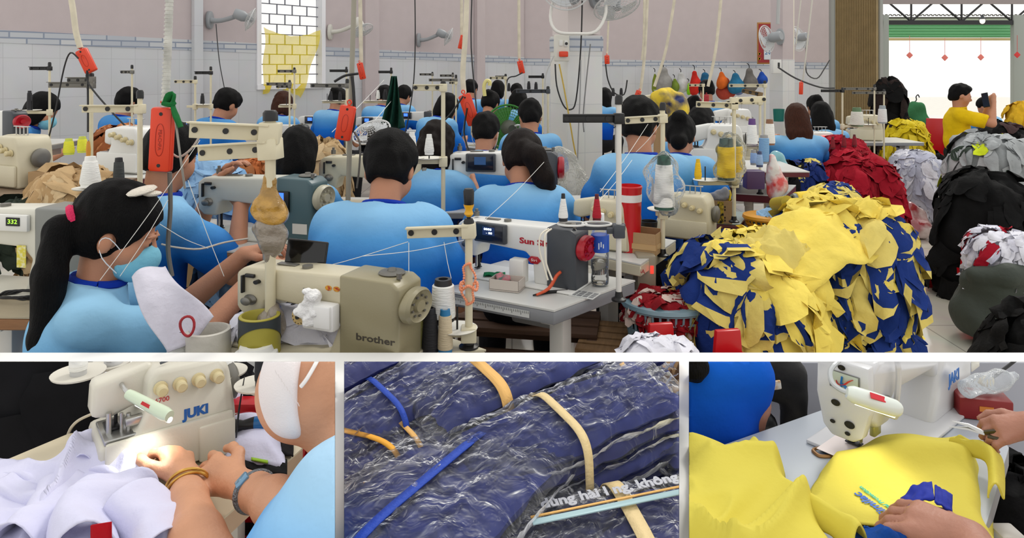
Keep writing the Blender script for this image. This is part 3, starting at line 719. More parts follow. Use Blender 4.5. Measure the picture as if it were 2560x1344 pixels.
def power_strip(label, a, b, w=.055, col=None, group='orange hanging power strips', text=True, up=None):
    a = V(a); b = V(b); L = (b - a).length; up = V(up or (0, -1, 0))
    z = (b - a).normalized(); y = (up - z * up.dot(z)).normalized() * -1; x = y.cross(z)
    T = M.Translation(a) @ M(((x.x, y.x, z.x, 0), (x.y, y.y, z.y, 0), (x.z, y.z, z.z, 0), (0, 0, 0, 1)))
    s = thing('hanging_power_strip', label, 'power strip', a, 0, group); T = M.Translation(-a) @ T
    MB().box((0, 0, L / 2), (w, w * .55, L), w * .12, T=T).box((0, -w * .05, L / 2), (w * 1.12, w * .3, L * .97), w * .1, T=T).build('case', col or ORANGEP, s)
    if L > .14:
        sc = MB()
        for f in (.1, .9): sc.cyl(T @ V((0, -w * .29, L * f)), T @ V((0, -w * .25, L * f)), w * .09, seg=8)
        for q in (-1, 1): sc.cyl(T @ V((q * w * .36, -w * .2, L * .5)), T @ V((q * w * .36, -w * .26, L * .5)), w * .05, seg=8)
        sc.build('screws', BLK, s)
        rg = MB().tube([T @ V((w * .2 * cos(t) , -w * .28, L * .5 + L * .25 * math.copysign(abs(sin(t)) ** .6, sin(t)))) for t in [2 * pi * k / 24 for k in range(25)]], w * .02, 4, 1); rg.build('molded_oval', mat((170, 40, 18), .4), s)
        if text: text_mesh('lettering', 'PEACHPA', L * .075, mat((165, 40, 18), .4), s, T @ face_frame((0, -w * .285, L * .5), (0, 0, -1), (1, 0, 0)))
    else:
        sc = MB()
        for f in (.25, .5, .75): sc.box(T @ V((0, -w * .28, L * f)), (w * .3, .004, w * .12))
        sc.build('sockets', mat((150, 30, 20), .5), s)
    MB().tube([T @ V((0, 0, L)), T @ V((w * .15, 0, L + w * .25)), T @ V((0, 0, L + w * .4)), T @ V((-w * .15, 0, L + w * .25)), T @ V((0, 0, L))], w * .05, 6).build('hook', col or ORANGEP, s)
    return s
def cable(name, label, pts, r=.004, col=(30, 30, 32), cat='cable', group='hanging cables', m=None):
    o = MB().tube(pts, r, 6, 4).build(name, m or mat(col, .5, name='cable'), None); return tag(o, label, cat, group)

def wall_fan(label, p, face, rad=.2 , base=None, group='wall fans', grey=(150, 154, 158)):
    """Wall fan: p = centre of the cage, face = direction it blows; base = point of the wall plate."""
    f = V(face).normalized(); s = thing('wall_fan', label, 'fan', p, 0, group); base = V(base) - V(p)
    T = frame(-f * .02, f)
    gm = mat(grey, .45, name='grey_plastic'); wm = mat((205, 206, 206), .4, name='cage_wire')
    c = MB()
    for k in range(1, 9):
        r = rad * k / 8; dz = .09 * (1 - (k / 8) ** 2)
        for q in (-1, 1): c.tube([T @ V((r * cos(a), r * sin(a), .05 + q * dz * .6)) for a in [2 * pi * i / 24 for i in range(25)]], .0016, 4, 1)
    for k in range(24):
        a = 2 * pi * k / 24
        for q in (-1, 1): c.tube([T @ V((rad * t * cos(a), rad * t * sin(a), .05 + q * .054 * (1 - t * t))) for t in (.12, .5, .8, 1)], .0014, 4, 1)
    c.tube([T @ V((rad * cos(a), rad * sin(a), .05)) for a in [2 * pi * i / 28 for i in range(29)]], .006, 6, 1)
    c.build('cage', wm, s)
    for k in range(3):
        a0 = 2 * pi * k / 3
        MB().grid(lambda u, v: T @ V((rad * .85 * (.15 + .85 * u) * cos(a0 + (v - .5) * (1.1 + .5 * u)), rad * .85 * (.15 + .85 * u) * sin(a0 + (v - .5) * (1.1 + .5 * u)), .05 + (v - .5) * .04)), 5, 5).build('blade', mat((216, 220, 224), .35), s)
    MB().lathe([(0, -.15), (.05, -.15), (.062, -.13), (.066, -.04), (.05, 0), (.03, .04), (.03, .08), (0, .085)], 18, T=T).build('motor_housing', gm, s)
    MB().tube([T @ V((0, 0, -.08)), base.lerp(T @ V((0, 0, -.08)), .4) + V((0, 0, -.03)), base], [.03, .028, .035], 10).build('neck', gm, s)
    nrm = V((base.x, base.y, 0)) if V((base.x, base.y, 0)).length > .01 else V((0, 1, 0))
    MB().prism([(.06 * cos(a), .11 * sin(a)) for a in [2 * pi * i / 16 for i in range(16)]], -.015, .03, .008, 2, T=frame(base, base - nrm)).build('wall_plate', gm, s)
    return s
# ---------------------------------------------------------------- heaps of cut cloth and garments
def heap(name, label, cat, ctr, rx, ry, h, mats, nflap=120, fl=(.08, .16), fw=(.05, .12), seed=1, pick=None, base=0, skirt=.0, rough=.10, yaw=0, kind='stuff', group=None, flat=2.2, lift=.03, res=(56, 22), jit=.6, thickf=.0, fres=(6, 5), trim=None):
    """A mound of cloth: a lumpy folded core shingled with loose flaps. ctr = floor point under its middle; base = height it rests at."""
    rs = random.Random(seed); ctr = V(ctr)
    so = V((seed * 7.3, seed * 3.1, seed * 1.7))
    def S(a, t):                                                  # t 0 = top, 1 = rim, beyond = hanging skirt
        tt = min(t, 1.0)
        rr = math.sin(tt * pi / 2) ** .9; zz = h * (1 - tt ** flat) if t <= 1 else -(t - 1) * h
        n = noise.noise(V((cos(a) * 1.3, sin(a) * 1.3, t * 1.5)) + so) * rough * 2.2 + noise.noise(V((cos(a) * 4, sin(a) * 4, t * 5)) + so) * rough
        k = 1 + n
        return V((rx * rr * k * cos(a), ry * rr * k * sin(a), base + max(zz * (1 + n * .6), -base + .005)))
    mb = MB()
    nu, nv = res
    tmax = 1 + skirt
    def core(u, v):
        a = 2 * pi * u; t = .02 + v * (tmax - .02)
        p = S(a, t); q = noise.turbulence(V((p.x, p.y, p.z)) * 9 + so, 3, False) - .5
        d = V((cos(a), sin(a), .8)).normalized()
        return p + d * q * rough * .3
    mid = type('mid', (), {'random': lambda q: .5, 'choice': lambda q, x: x[0]})()
    mi_core = (lambda u, v: pick(2 * pi * u, .02 + v * (tmax - .02), mid)) if pick else (lambda u, v: 0)
    mb.grid(core, nu, nv, mi=mi_core)
    for i in range(nflap):
        a = rs.uniform(0, 2 * pi); t = .02 + (tmax * .97 - .02) * rs.random() ** .62
        L = rs.uniform(*fl); W = rs.uniform(*fw); yw = rs.uniform(-jit, jit)
        ra = max(.25, math.sin(min(t, 1) * pi / 2)) * (rx + ry) / 2; rt = (rx + ry + h) / 2.2
        lf = rs.uniform(.2, 1) * lift; s2 = V((rs.uniform(0, 50), rs.uniform(0, 50), 0)); cw = cos(yw); sw = sin(yw); cv = rs.uniform(-.5, .5)
        tri = rs.random() < .3; cr = rs.uniform(.1, .35); bw = rs.uniform(1.5, 3.2)
        def fp(u, v):
            vv = (v - .5) * (1 - (.6 * u if tri else .22 * u ** 4)) * (1.06 - .1 * cos(u * 6)); du = u * L * (1 - cr * (2 * v - 1) ** 2); dv = vv * W
            ta = t + (du * cw - dv * sw) / rt; aa = a + (du * sw + dv * cw) / ra
            p = S(aa, max(.01, ta)); e = S(aa + .05, max(.01, ta)) - p; g = S(aa, max(.01, ta) + .05) - p
            n = e.cross(g); n = n.normalized() if n.length > 1e-9 else V((0, 0, 1))
            if n.dot(V((cos(aa), sin(aa), .6))) < 0: n = -n
            wv = noise.noise(V((u * bw, v * bw * 1.3, 0)) + s2) + .35 * noise.noise(V((u * 5, v * 6, 3)) + s2)
            return p + n * (.006 + rough * .1 + lf * (u ** 1.4) + lf * .9 * wv * (.3 + u) + cv * lf * (v - .5) * 2 * u) + V((0, 0, -lf * .7 * u * u))
        mi = pick(a, t, rs) if pick else rs.randrange(len(mats))
        tm = trim and mi == trim[0] and rs.random() < trim[2]
        mb.grid(fp, *fres, mi=(lambda u, v: trim[1] if u > .8 else trim[0]) if tm else mi)
    o = mb.build(name, mats, None, ang=60)
    o.location = (ctr.x, ctr.y, 0); o.rotation_euler.z = R(yaw)
    if thickf: thick(o, thickf)
    return tag(o, label, cat, group, kind)
def sheet(name, label, cat, fn, nu, nv, m, group=None, kind=None, t=.003, parent=None):
    o = MB().grid(fn, nu, nv).build(name, m, parent, ang=80); thick(o, t)
    return tag(o, label, cat, group, kind)
def wr(x, y, z=0, f=1.0): return noise.noise(V((x * f, y * f, z)))
# ---------------------------------------------------------------- the hall: workers, tables, machines
def tbl(label, pxs, z, **k): return table(label, [Z(x, y, z) for x, y in pxs], z, **k)
def worker(desc, px, py, d, turn=0, station=None, mc=None, tz=.72, **k):
    """A worker plus, when asked, the table and machine in front of them."""
    p = person('seated worker in ombre blue jersey, ' + desc, px, py, d, turn, **k)
    if station:
        f = V((-sin(R(turn)), cos(R(turn)), 0)); c = p.location + f * .9; sx = V((f.y, -f.x, 0))
        short = desc.split(',')[0]
        table('sewing table before ' + desc, [(c + sx * a + f * b).xy for a, b in ((-.46, -.22), (.46, -.22), (.46, .22), (-.46, .22))], tz, edge=GREYT if station != 'over' else MAROON, cross=False)
        q = c + V((0, 0, tz + .0005)) + sx * .1
        if station == 'sun': lockstitch('white machine with display before ' + desc, q, turn, dict(SUN, **(mc or {})), detail=1)
        elif station == 'old': lockstitch('beige sewing machine before ' + desc, q, turn, dict(OLD, **(mc or {})), detail=1)
        elif station == 'face': lockstitch('white black-wheeled machine before ' + desc, q, turn, dict(SUN, wheel=BLK, disp=BLUEL, **(mc or {})), detail=1)
        elif station == 'over': overlock('overlock machine before ' + desc, q, turn, detail=1)
    return p

pony = lambda x=0, l=.3: [([(0, -.09, .05), (x * .5, -.145, .02), (x, -.16, -.12), (x, -.15, -l)], [.028, .045, .042, .018])]
longh = lambda l=.3: [([(q, -.05, .02), (q * 1.25, -.1, -.1), (q * 1.1, -.125, -l)], [.055, .05, .035]) for q in (-.05, 0, .05)]
def clip_extras(root, T, hc, hip, sp, nb):
    MB().ell(T @ V((.05, .02, .142)), (.022, .05, .012), 10, 6, rot=(.2, .3, .4)).ell(T @ V((.035, .045, .14)), (.018, .03, .01), 8, 6).build('hair_clip', mat((236, 228, 214), .4, bump=.6, bscale=200), root)
    MB().tube([T.translation + V((.036 * cos(a) + .006, -.128 - .012 * sin(a), .06 + .036 * sin(a))) for a in [2 * pi * i / 12 for i in range(13)]], .014, 7, 1).build('scrunchie', mat((224, 40, 96), .8, bump=.8, bscale=150), root)
person('woman with long ponytail and face mask, bending beside the beige machine', 298, 556, 2.4, -62, lean=15, nod=16, scale=1.2, hs=1.0, shirt=SHIRTL, hair='pony', hbig=1.06, vox=.0078,
       rel=[([(0, -.10, .065), (.02, -.165, .03), (.07, -.19, -.10), (.10, -.20, -.28), (.115, -.215, -.46), (.115, -.22, -.60)], [.03, .046, .048, .046, .04, .025])], mask=MASK, hands=((-.16, .62, .79), (.02, .64, .76)), extras=clip_extras, hroll=0, hturn=-16)
person('man in blue jersey holding cloth at the teal-ended machine, behind the big orange strip', 428, 372, 3.2, -40, lean=10, nod=18, scale=1.26, hs=.9, hturn=22, hands=((-.1, .42, .96), (.12, .42, .86)), shirt=SHIRT)
person('woman with shoulder-length black hair behind the teal-ended machine', 745, 372, 3.85, -4, scale=1.14, hair='bob', lean=20, rel=[([(0, -.06, -.02), (0, -.09, -.12)], [.075, .06])])
person('stout man with short black hair seen from behind, centre of the hall', 975, 404, 2.75, -4, scale=1.12, hs=.96, hair='crop', hbig=1.04, wide=.175, lean=24, nod=28, body=1.12, vox=.0085)
person('woman with brown low ponytail seen from behind, past the red-wheeled machine', 1303, 385, 3.3, 4, scale=1.04, hair='pony', hmat=HAIRD, hbig=1.04, wide=.165, lean=24, nod=30, hroll=6, vox=.009, body=1.1,
       rel=[([(0.01, -.09, .07), (.045, -.14, .04), (.085, -.15, -.05), (.115, -.13, -.13), (.125, -.12, -.19)], [.04, .05, .048, .036, .012])])
person('curly haired woman half hidden behind two white cones', 1092, 352, 4.0, -14, scale=1.1, hair='curly', hmat=HAIRD, lean=18, rel=[([(0, -.08, 0), (-.03, -.1, -.16)], [.08, .06])], hands=((-.1, .42, .82), (.16, .4, .82)))
person('man with short hair and dark face mask before the green fan', 1214, 322, 4.5, -8, scale=1.02, hair='crop', lean=20, mask=mat((24, 24, 26), .8))
person('man in blue jersey seated left of the square pillar', 1325, 283, 5.15, 4, scale=1.0, hair='crop', lean=16)
person('tall man with black hair right of the square pillar', 1598, 300, 3.7, 0, scale=1.14, hair='crop', hbig=1.04, wide=.165, lean=12, nod=22, hturn=-22)
person('woman with low black bun beside the tall man', 1700, 330, 4.3, -16, scale=1.06, hair='bun', lean=24, nod=34, rel=[([(0, -.11, .0), (0, -.13, -.01)], [.05, .05])])
worker('woman with yellow hair clip, behind the bun woman', 1752, 302, 5.1, -30, hair='bob', lean=24, nod=40, scale=1.05, station='over', extras=lambda r, T, *a: MB().ell(T @ V((0, -.07, .13)), (.03, .02, .03), 10, 6).build('hair_clip', mat((214, 160, 70), .5), r) and None)
worker('woman with long brown hair near the doorway', 1990, 290, 6.4, -6, hair='long', hmat=HAIRB, rel=longh(.27), scale=1.1, wide=.17, lean=12, nod=14)
worker('dark long-haired woman left of the yellow heap', 2052, 282, 7.4, -6, hair='long', rel=longh(.26), scale=1.12, lean=14)
worker('woman with tied hair beneath the folding shutter', 2038, 262, 8.6, -6, hair='bun', scale=1.12, lean=16)
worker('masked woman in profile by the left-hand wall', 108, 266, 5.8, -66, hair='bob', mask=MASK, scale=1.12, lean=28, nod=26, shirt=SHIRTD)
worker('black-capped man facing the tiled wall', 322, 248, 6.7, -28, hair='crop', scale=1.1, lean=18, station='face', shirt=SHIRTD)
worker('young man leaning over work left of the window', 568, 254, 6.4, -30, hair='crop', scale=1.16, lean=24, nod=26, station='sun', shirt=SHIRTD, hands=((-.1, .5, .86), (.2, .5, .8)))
worker('brown curly haired woman under the window', 708, 254, 7.5, -10, hair='curly', hmat=HAIRB, scale=1.06, lean=18, station='face')
worker('round-haired woman right of the window', 845, 244, 7.4, -18, hair='bun', scale=1.0, station='face')
worker('dark haired worker behind the green hanging cloth', 962, 236, 8.3, -16, hair='short', scale=1.05, station='face')
worker('dark haired worker right of the green hanging cloth', 1010, 234, 9.7, -24, hair='short', scale=1.12)
worker('stooping worker with black hair in the middle row', 1118, 262, 6.8, -38, hair='bob', scale=1.08, lean=30, nod=30, station='old')
worker('young man in the far row by the hanging conduit', 1177, 219, 9.6, -14, hair='crop', scale=1.06, lean=14)
worker('woman in the far row beside the pale yellow hook', 1245, 220, 10.7, -16, hair='bob', scale=1.12, station='old', lean=14)
worker('bun-haired woman behind the short-haired masked man', 1226, 254, 7.9, -20, hair='bun', scale=1.14, lean=26, nod=30, station='old')
worker('woman with loose hair above the green fan', 1297, 246, 8.0, -12, hair='long', rel=longh(.16), scale=1.04, lean=24)
worker('worker peeping out right of the square pillar', 1512, 240, 9.4, -24, hair='long', rel=longh(.14), scale=1.04, station='face')
worker('woman with tied hair facing the hanging bags', 1766, 222, 9.2, 10, hair='bun', scale=1.1, lean=10, station='over')
worker('woman with red hair tie, left of the bag-facing woman', 1735, 262, 8.2, 0, hair='bun', scale=1.0, lean=24, extras=lambda r, T, *a: MB().ell(T @ V((.05, -.09, .05)), (.03, .02, .02), 10, 6).build('hair_tie', mat((150, 30, 40), .6), r) and None)
worker('worker in the far row below the orange socket strip', 1292, 226, 10.4, 20, hair='short', scale=1.0)

# man in the doorway taking a picture, and the figure behind his phone
def phone_extras(root, T, hc, hip, sp, nb): pass
man = person('man in yellow polo shirt standing at the doorway, holding up a phone', 2402, 232, 7.6, -112, lean=2, nod=12, scale=1.0, hair='crop', shirt=YPOLO, hands=((-.07, .30, 1.13), (.07, .31, 1.15)), group='people by the doorway', fine=True, vox=.014, hbig=.96)
for ch in man.children:
    if ch.name.startswith(('trousers', 'body')): pass
person('worker in pale blue behind the raised phone', 2462, 262, 9.4, 30, lean=10, scale=1.0, hair='short', shirt=SHIRT, group='people by the doorway')
ph = MB().box((0, 0, 0), (.075, .009, .15), .004); pho = ph.build('phone', BLK, None, loc=P(2464, 250, 7.42), rot=(0, R(-12), R(-75))); MB().box((0, -.006, 0), (.066, .002, .138)).build('screen', SCREEN, pho); tag(pho, 'phone held up by the man in yellow', 'phone')

# ---- near tables and machines
tbl('white table with grey ruled edge under the red-wheeled machine', [(1040, 712), (1385, 775), (1588, 700), (1262, 650)], .72, edge=GREYT, t=.05, motor=True, legs=False)
_tb = [o for o in bpy.data.objects if o.name.startswith('sewing_table') and o.parent is None and 'grey ruled edge' in o.get('label', '')][0]
MB().box((.15, -.03, .36), (.055, .07, .62), .006).build('leg', STEELW, _tb); MB().box((.15, 0, .03), (.06, .46, .06), .008).build('foot', STEELW, _tb); MB().box((.15, .03, .655), (.05, .34, .04), .006).build('bracket', STEELW, _tb)
m9 = lockstitch('white machine with red handwheel and lit display, beside water bottle', Z(1302, 696, .7205), -30, dict(SUN, plate=IRON, disp=mat((30, 44, 80), .3, emit=.6)), detail=2, scale=1.0, zs=.68)
logo = mat((176, 22, 40), .4, name='red_ink')
text_mesh('lettering', 'Sun Sir', .042, logo, m9, face_frame((.082, -.0513, .228), (1, 0, 0), (0, 0, 1.25)), bold=.0012)
bd = MB().prism([(.027 * cos(a), .022 * sin(a)) for a in [2 * pi * i / 6 for i in range(6)]], 0, .004, .001, T=face_frame((.085, -.0505, .135), (1, 0, 0), (0, 0, 1))).build('badge', REDP, m9)
text_mesh('lettering', 'Siri', .02, mat((235, 225, 220), .4), bd, face_frame((.085, -.0549, .135), (1, 0, 0), (0, 0, 1)))
for r_, c_ in ((0, 0), (1, 0), (2, 0)): pass
for i, tx in enumerate(('8888', '- 88')): text_mesh('digits', tx, .017, WHITEL, m9, face_frame((-.1 + .006 * i, -.0723, .272 - .02 * i), (1, 0, 0), (0, 0, 1)))
# ruler printed on the table's grey front edge
c0_, c1_ = Z(1040, 712, .72), Z(1385, 775, .72); a = c0_.lerp(c1_, .10); b = c0_.lerp(c1_, .84); dv = (b - a); rl = thing('ruler_tape', 'printed ruler strip along the grey table edge', 'ruler', (a.x, a.y, .692))
nrm = V((dv.y, -dv.x, 0)).normalized()
MB().box((dv.x / 2, dv.y / 2, 0), (dv.length, .0016, .022), rot=(0, 0, math.atan2(dv.y, dv.x))).build('strip', mat((206, 208, 206), .5), rl)
tk = MB()
for i in range(60): q = dv * ((i + .5) / 60); hgt = .014 if i % 5 == 0 else .008; tk.box((q.x + nrm.x * .0012, q.y + nrm.y * .0012, .010 - hgt / 2), (.0012, .0012, hgt), rot=(0, 0, math.atan2(dv.y, dv.x)))
tk.build('markings', mat((70, 72, 74), .5), rl, False); rl.location += nrm * .004

tbl('beige table under the large beige sewing machine', [(470, 912), (1215, 873), (1130, 845), (470, 838)], .655, edge=BEIGE, top=BEIGE, legs=True, inset=.12)
m6 = lockstitch('large beige sewing machine with olive end and paper tissue holder', Z(815, 868, .6555), -22, dict(OLD), scale=1.17, detail=2, zs=.66)
text_mesh('lettering', 'brother', .035, mat((60, 54, 44), .5), m6, face_frame((.185, -.0573, .10), (1, 0, 0), (0, 0, 1.25)), bold=.0006)
text_mesh('lettering', 'b', .034, mat((60, 54, 44), .5), m6, face_frame((-.025, -.0506, .235), (1, 0, 0), (0, 0, 1.25)), bold=.0006)
st = MB()
for q in (-.0, .024): st.lathe([(0, 0), (.010, 0), (.010, .001), (0, .001)], 14, T=face_frame((.045 + q, -.0502, .262), (1, 0, 0), (0, 0, 1)))
st.build('gold_sticker', mat((214, 160, 50), .4, col2=(170, 40, 30), vscale=120), m6)
# tissue holder clipped on the machine front
th = thing('tissue_holder', 'white plastic holder of crumpled tissues on the large beige machine', 'holder', (0, 0, 0)); M6 = M.Translation(m6.location) @ Euler((0, 0, R(-22))).to_matrix().to_4x4() @ M.Diagonal(V((1.17, 1.17, .77, 1)))
hb = MB().box((.035, -.068, .165), (.095, .032, .1), .008, T=M6); hb.build('box', mat((238, 238, 236), .4), th)
MB().box((.052, -.0855, .17), (.05, .012, .085), .006, T=M6).build('flap', mat((240, 240, 238), .4), th)
tis = SDF(.012)
rs = random.Random(5)
for i in range(14): q = M6 @ V((.01 + rs.uniform(-.022, .022), -.083 + rs.uniform(-.01, .012), .20 + rs.uniform(-.05, .055))); tis.ell(q, (.012 + rs.random() * .01, .008 + rs.random() * .008, .014 + rs.random() * .012), Euler((rs.random() * 3, rs.random() * 3, 0)).to_matrix())
skin('tissue', tis, .004, mat((246, 246, 246), .9, bump=.8, bscale=120), th, amp=.006, freq=60)
dl = thing('spool_dial', 'round cream bobbin dial beside the tissue holder', 'dial', M6 @ V((-.03, -.062, .15))); MB().lathe([(0, 0), (.024, 0), (.026, .004), (.024, .012), (.008, .014), (0, .014)], 24, T=Euler((R(90), 0, R(-22))).to_matrix().to_4x4()).build('disc', mat((206, 178, 120), .5), dl)
dk = MB()
for k in range(12): a = 2 * pi * k / 12; dk.box((Euler((0, 0, R(-22))).to_matrix() @ V((.02 * cos(a), -.0125, .02 * sin(a)))), (.002, .002, .004), rot=(0, a, 0))
dk.build('marks', BLK, dl); MB().lathe([(.006, .013), (.006, .02), (0, .02)], 12, T=Euler((R(90), 0, R(-22))).to_matrix().to_4x4()).build('knob', DARKM, dl)
tz = V(M6 @ V((-.03, 0, .30)))
tab = MB().box((0, 0, .055), (.135, .009, .11), .005, rot=(R(-12), 0, 0)).build('phone', BLK, None, loc=P(762, 688, 2.26), rot=(0, R(4), R(-8))); MB().box((0, -.0058, .055), (.127, .002, .102), rot=(R(-12), 0, 0)).build('screen', mat((8, 8, 10), .08), tab); tag(tab, 'black phone propped on top of the large beige machine', 'phone')

tbl('old wooden-edged table under the teal-ended machine', [(452, 622), (800, 640), (826, 575), (520, 545)], .72, edge=WOODP, top=mat((196, 192, 184), .5, var=.15, vscale=20), motor=True)
m5 = lockstitch('old white machine with teal end and blue display', Z(655, 590, .7205), -16, dict(TYP, panel='none'), scale=1.22, detail=2, zs=.74)
cpn = MB().box((.128, -.062, .20), (.062, .014, .105), .004).build('control_panel', BLK, m5); MB().box((.122, -.0705, .225), (.036, .003, .042)).build('display', BLUEL, cpn)
bt = MB()
for k in range(3): bt.box((.108 + k * .014, -.0705, .18), (.008, .003, .022))
bt.build('buttons', mat((190, 190, 186), .5), cpn); MB().box((.2, -.0585, .07), (.06, .002, .05)).build('rating_plate', mat((210, 206, 196), .5), m5)

tbl('wooden-edged table at the hall\'s left edge', [(-160, 790), (85, 792), (150, 700), (-90, 690)], .70, edge=WOODP, top=mat((176, 162, 136), .5, var=.1), t=.045)
m1 = lockstitch('grey-ended machine with lit number panel on the wooden-edged table', Z(58, 722, .7005), -10, dict(body=mat((214, 212, 200), .4), end=mat((128, 130, 126), .42), wheel=mat((140, 142, 138), .4), panel=None, endw=.16), scale=1.22, detail=2, zs=.8)
cpn = MB().box((-.0, -.058, .262), (.15, .014, .06), .004).build('control_panel', OFFW, m1); MB().box((.03, -.0665, .268), (.044, .003, .03)).build('display', BLK, cpn); text_mesh('digits', '332', .022, mat((150, 220, 60), .4, emit=1.5), cpn, face_frame((.03, -.0684, .268), (1, 0, 0), (0, 0, 1)))
MB().box((.045, -.0525, .14), (.03, .002, .08)).build('warning_label', mat((222, 208, 70), .5, col2=(236, 232, 190), vscale=90), m1)
cable('coiled_cable', 'coil of black cable on the wooden-edged table', [Z(50, 745, .71) + V((.075 * cos(a) * (1 + .1 * sin(3 * a)), .03 * sin(a) * 1.3, .006 + .004 * (a % 3))) for a in [i * .5 for i in range(50)]], .0035, (18, 18, 20), 'cable')
MB
# mid machines
table('white table of the old beige machine behind the stout man', [(-1.1, 3.75), (-.46, 3.70), (-.46, 4.15), (-1.1, 4.2)], .75)
lockstitch('beige machine with large steel handwheel behind the stout man', P(935, 500, 3.92) * V((1, 1, 0)) + V((0, 0, .7505)) if False else V((-.76, 3.94, .7505)), -6, dict(OLD, end=BEIGE, wheel=IRON), scale=1.14, detail=2)
table('white table with black cable coil beyond the ponytail woman', [(-.42, 3.72), (.7, 3.72), (.7, 4.22), (-.42, 4.22)], .755)
m8 = lockstitch('white machine with dark control panel beyond the ponytail woman', V((-.05, 3.95, .7555)), -4, dict(SUN, plate=IRON), scale=1.2, detail=2)
text_mesh('lettering', 'Sun Sir', .036, logo, m8, face_frame((.07, -.0513, .235), (1, 0, 0), (0, 0, 1.25)), bold=.001)
cable('coiled_cable', 'black cable coil in front of the dark-panelled machine', [V((-.16 + .07 * cos(a), 3.8 + .03 * sin(a), .764 + .003 * (a % 3))) for a in [i * .5 for i in range(40)]], .005, (18, 18, 20), 'cable')
m2 = lockstitch('grey machine with round red handwheel by the left-hand wall', P(-8, 358, 4.6), -20, dict(SUN, panel=None), scale=.86, detail=1)
table('table of the grey machine by the left-hand wall', [(-3.9, 4.35), (-2.9, 4.35), (-2.9, 4.9), (-3.9, 4.9)], m2.location.z - .0005)
o3 = overlock('worn beige overlock machine left of the tan heap', P(44, 462, 3.7), -25, 1.05); table('dark table of the worn overlock machine', [(-3.1, 3.4), (-2.05, 3.4), (-2.05, 3.95), (-3.1, 3.95)], o3.location.z - .0005, edge=WOODP, top=mat((120, 100, 80), .5))
o4 = overlock('small white overlock machine right of the brown heap', P(328, 428, 4.3), -20, 1.1, OFFW); table('maroon-edged table of the small overlock machine', [(-2.75, 4.05), (-1.9, 4.05), (-1.9, 4.6), (-2.75, 4.6)], o4.location.z - .0005, edge=MAROON)
o10 = overlock('overlock machine with red cone behind the water bottle', P(1512, 616, 3.05), -24, .84); o11 = overlock('overlock machine beside the dotted carton', P(1716, 545, 3.4), -30, .84)
tbl('pale table of the overlock machine with stacked carton', [(1420, 622), (1602, 660), (1690, 600), (1500, 570)], .745, edge=BEIGE, t=.05, inset=.06)
text_mesh('lettering', 'SIRUBA', .024, logo, None, face_frame(Z(1590, 656, .745) + V((.0, -.006, -.028)), V((.26, .12, 0)) if False else (Z(1602, 660, .745) - Z(1420, 622, .745)), (0, 0, 1))).name = 'brand_lettering'
bpy.data.objects['brand_lettering'].parent = None; tag(bpy.data.objects['brand_lettering'], 'red maker lettering on the pale table edge', 'lettering')
o11.location.z = .705; o10.location.z = .7455
tbl('maroon-edged table carrying the dotted carton', [(1640, 548), (1850, 560), (1876, 530), (1650, 518)], .70, edge=MAROON, top=mat((176, 190, 186), .3), t=.05, inset=.08)
tbl('maroon-edged table behind the dotted carton table', [(1830, 482), (1960, 490), (1990, 462), (1840, 455)], .72, edge=MAROON, t=.05, inset=.06)
o14 = overlock('overlock machine with red display near the red heap', P(2040, 398, 7.0), -8, 1.1, OFFW); table('table of the red-display overlock machine', [(2.55, 6.75), (3.35, 6.75), (3.35, 7.2), (2.55, 7.2)], o14.location.z - .0005)
MB().box((.06, -.09, .19), (.07, .01, .05)).build('display', REDL, o14)
for i, (px, py, d, lb) in enumerate(((2160, 350, 7.6, 'left of the yellow heap'), (1790, 415, 4.6, 'among the purple-topped cones'), (1640, 300, 7.6, 'behind the tall man'), (1830, 345, 6.6, 'before the slim pillar'))):
    q = P(px, py, d); overlock('overlock machine ' + lb, q, -14 + i * 5, 1.1, OFFW if i % 2 else BEIGE, detail=1); table('table of the overlock machine ' + lb, [(q.x - .5, q.y - .24), (q.x + .5, q.y - .24), (q.x + .5, q.y + .3), (q.x - .5, q.y + .3)], q.z - .0005, edge=MAROON if i % 2 else GREYT)
# ---------------------------------------------------------------- thread stands and cones
WHT = (236, 236, 232); DK = (34, 34, 38); GRN = (44, 84, 70)
rs = random.Random(11)
# near stand with screwdriver
sp = Z(1172, 868, .655); sA = stand('cream thread stand with screwdriver standing in its top', sp, P(0, 562, sp.y).z, [(P(0, 576, sp.y).z, 176, .19, CREAM, -3)], [(P(0, 822, sp.y).z, 182, .1, [.35])], r=.0115)
sd = thing('screwdriver', 'black and yellow screwdriver stuck in the stand top', 'screwdriver', V((sp.x, sp.y, P(0, 562, sp.y).z + .012)))
MB().cyl((0, 0, 0), (0, 0, .02), .006).lathe([(.008, .015), (.014, .022), (.010, .034), (.015, .045), (.0165, .09), (.013, .098), (0, .1)], 10).build('handle', BLK, sd); MB().lathe([(.0085, .014), (.0145, .0215), (.0105, .034), (.0152, .0445), (.0163, .05)], 10).build('grip', mat((230, 170, 30), .3), sd)
bdz = thing('bead_string', 'string of small orange beads looped on the cream stand', 'beads', V((sp.x, sp.y - .014, P(0, 705, sp.y).z)))
bb = MB()
for i in range(46): a = 2 * pi * i / 46; bb.ell((.018 * cos(a) + .004 * sin(5 * a), -.004 + .003 * sin(a * 3), .062 * sin(a)), .0042, 8, 6)
for i in range(30): a = 2 * pi * i / 30; bb.ell((.026 * cos(a), .014 + .026 * sin(a), -.012 + .008 * sin(3 * a)), .0048, 8, 6)
bb.build('beads', mat((236, 150, 110), .25), bdz)
q = Z(1108, 868, .655); cone('tall white thread cone left of the cream stand', P(1108, 800, sp.y), .125, .038, .033, WHT, DK)
cone('black thread cone by the beige machine table edge', Z(1076, 878, .655), .13, .026, .020, DK, DK); cone('beige thread cone with blue tip by the black cone', Z(1113, 880, .655), .128, .023, .019, (206, 190, 160), (40, 120, 170))
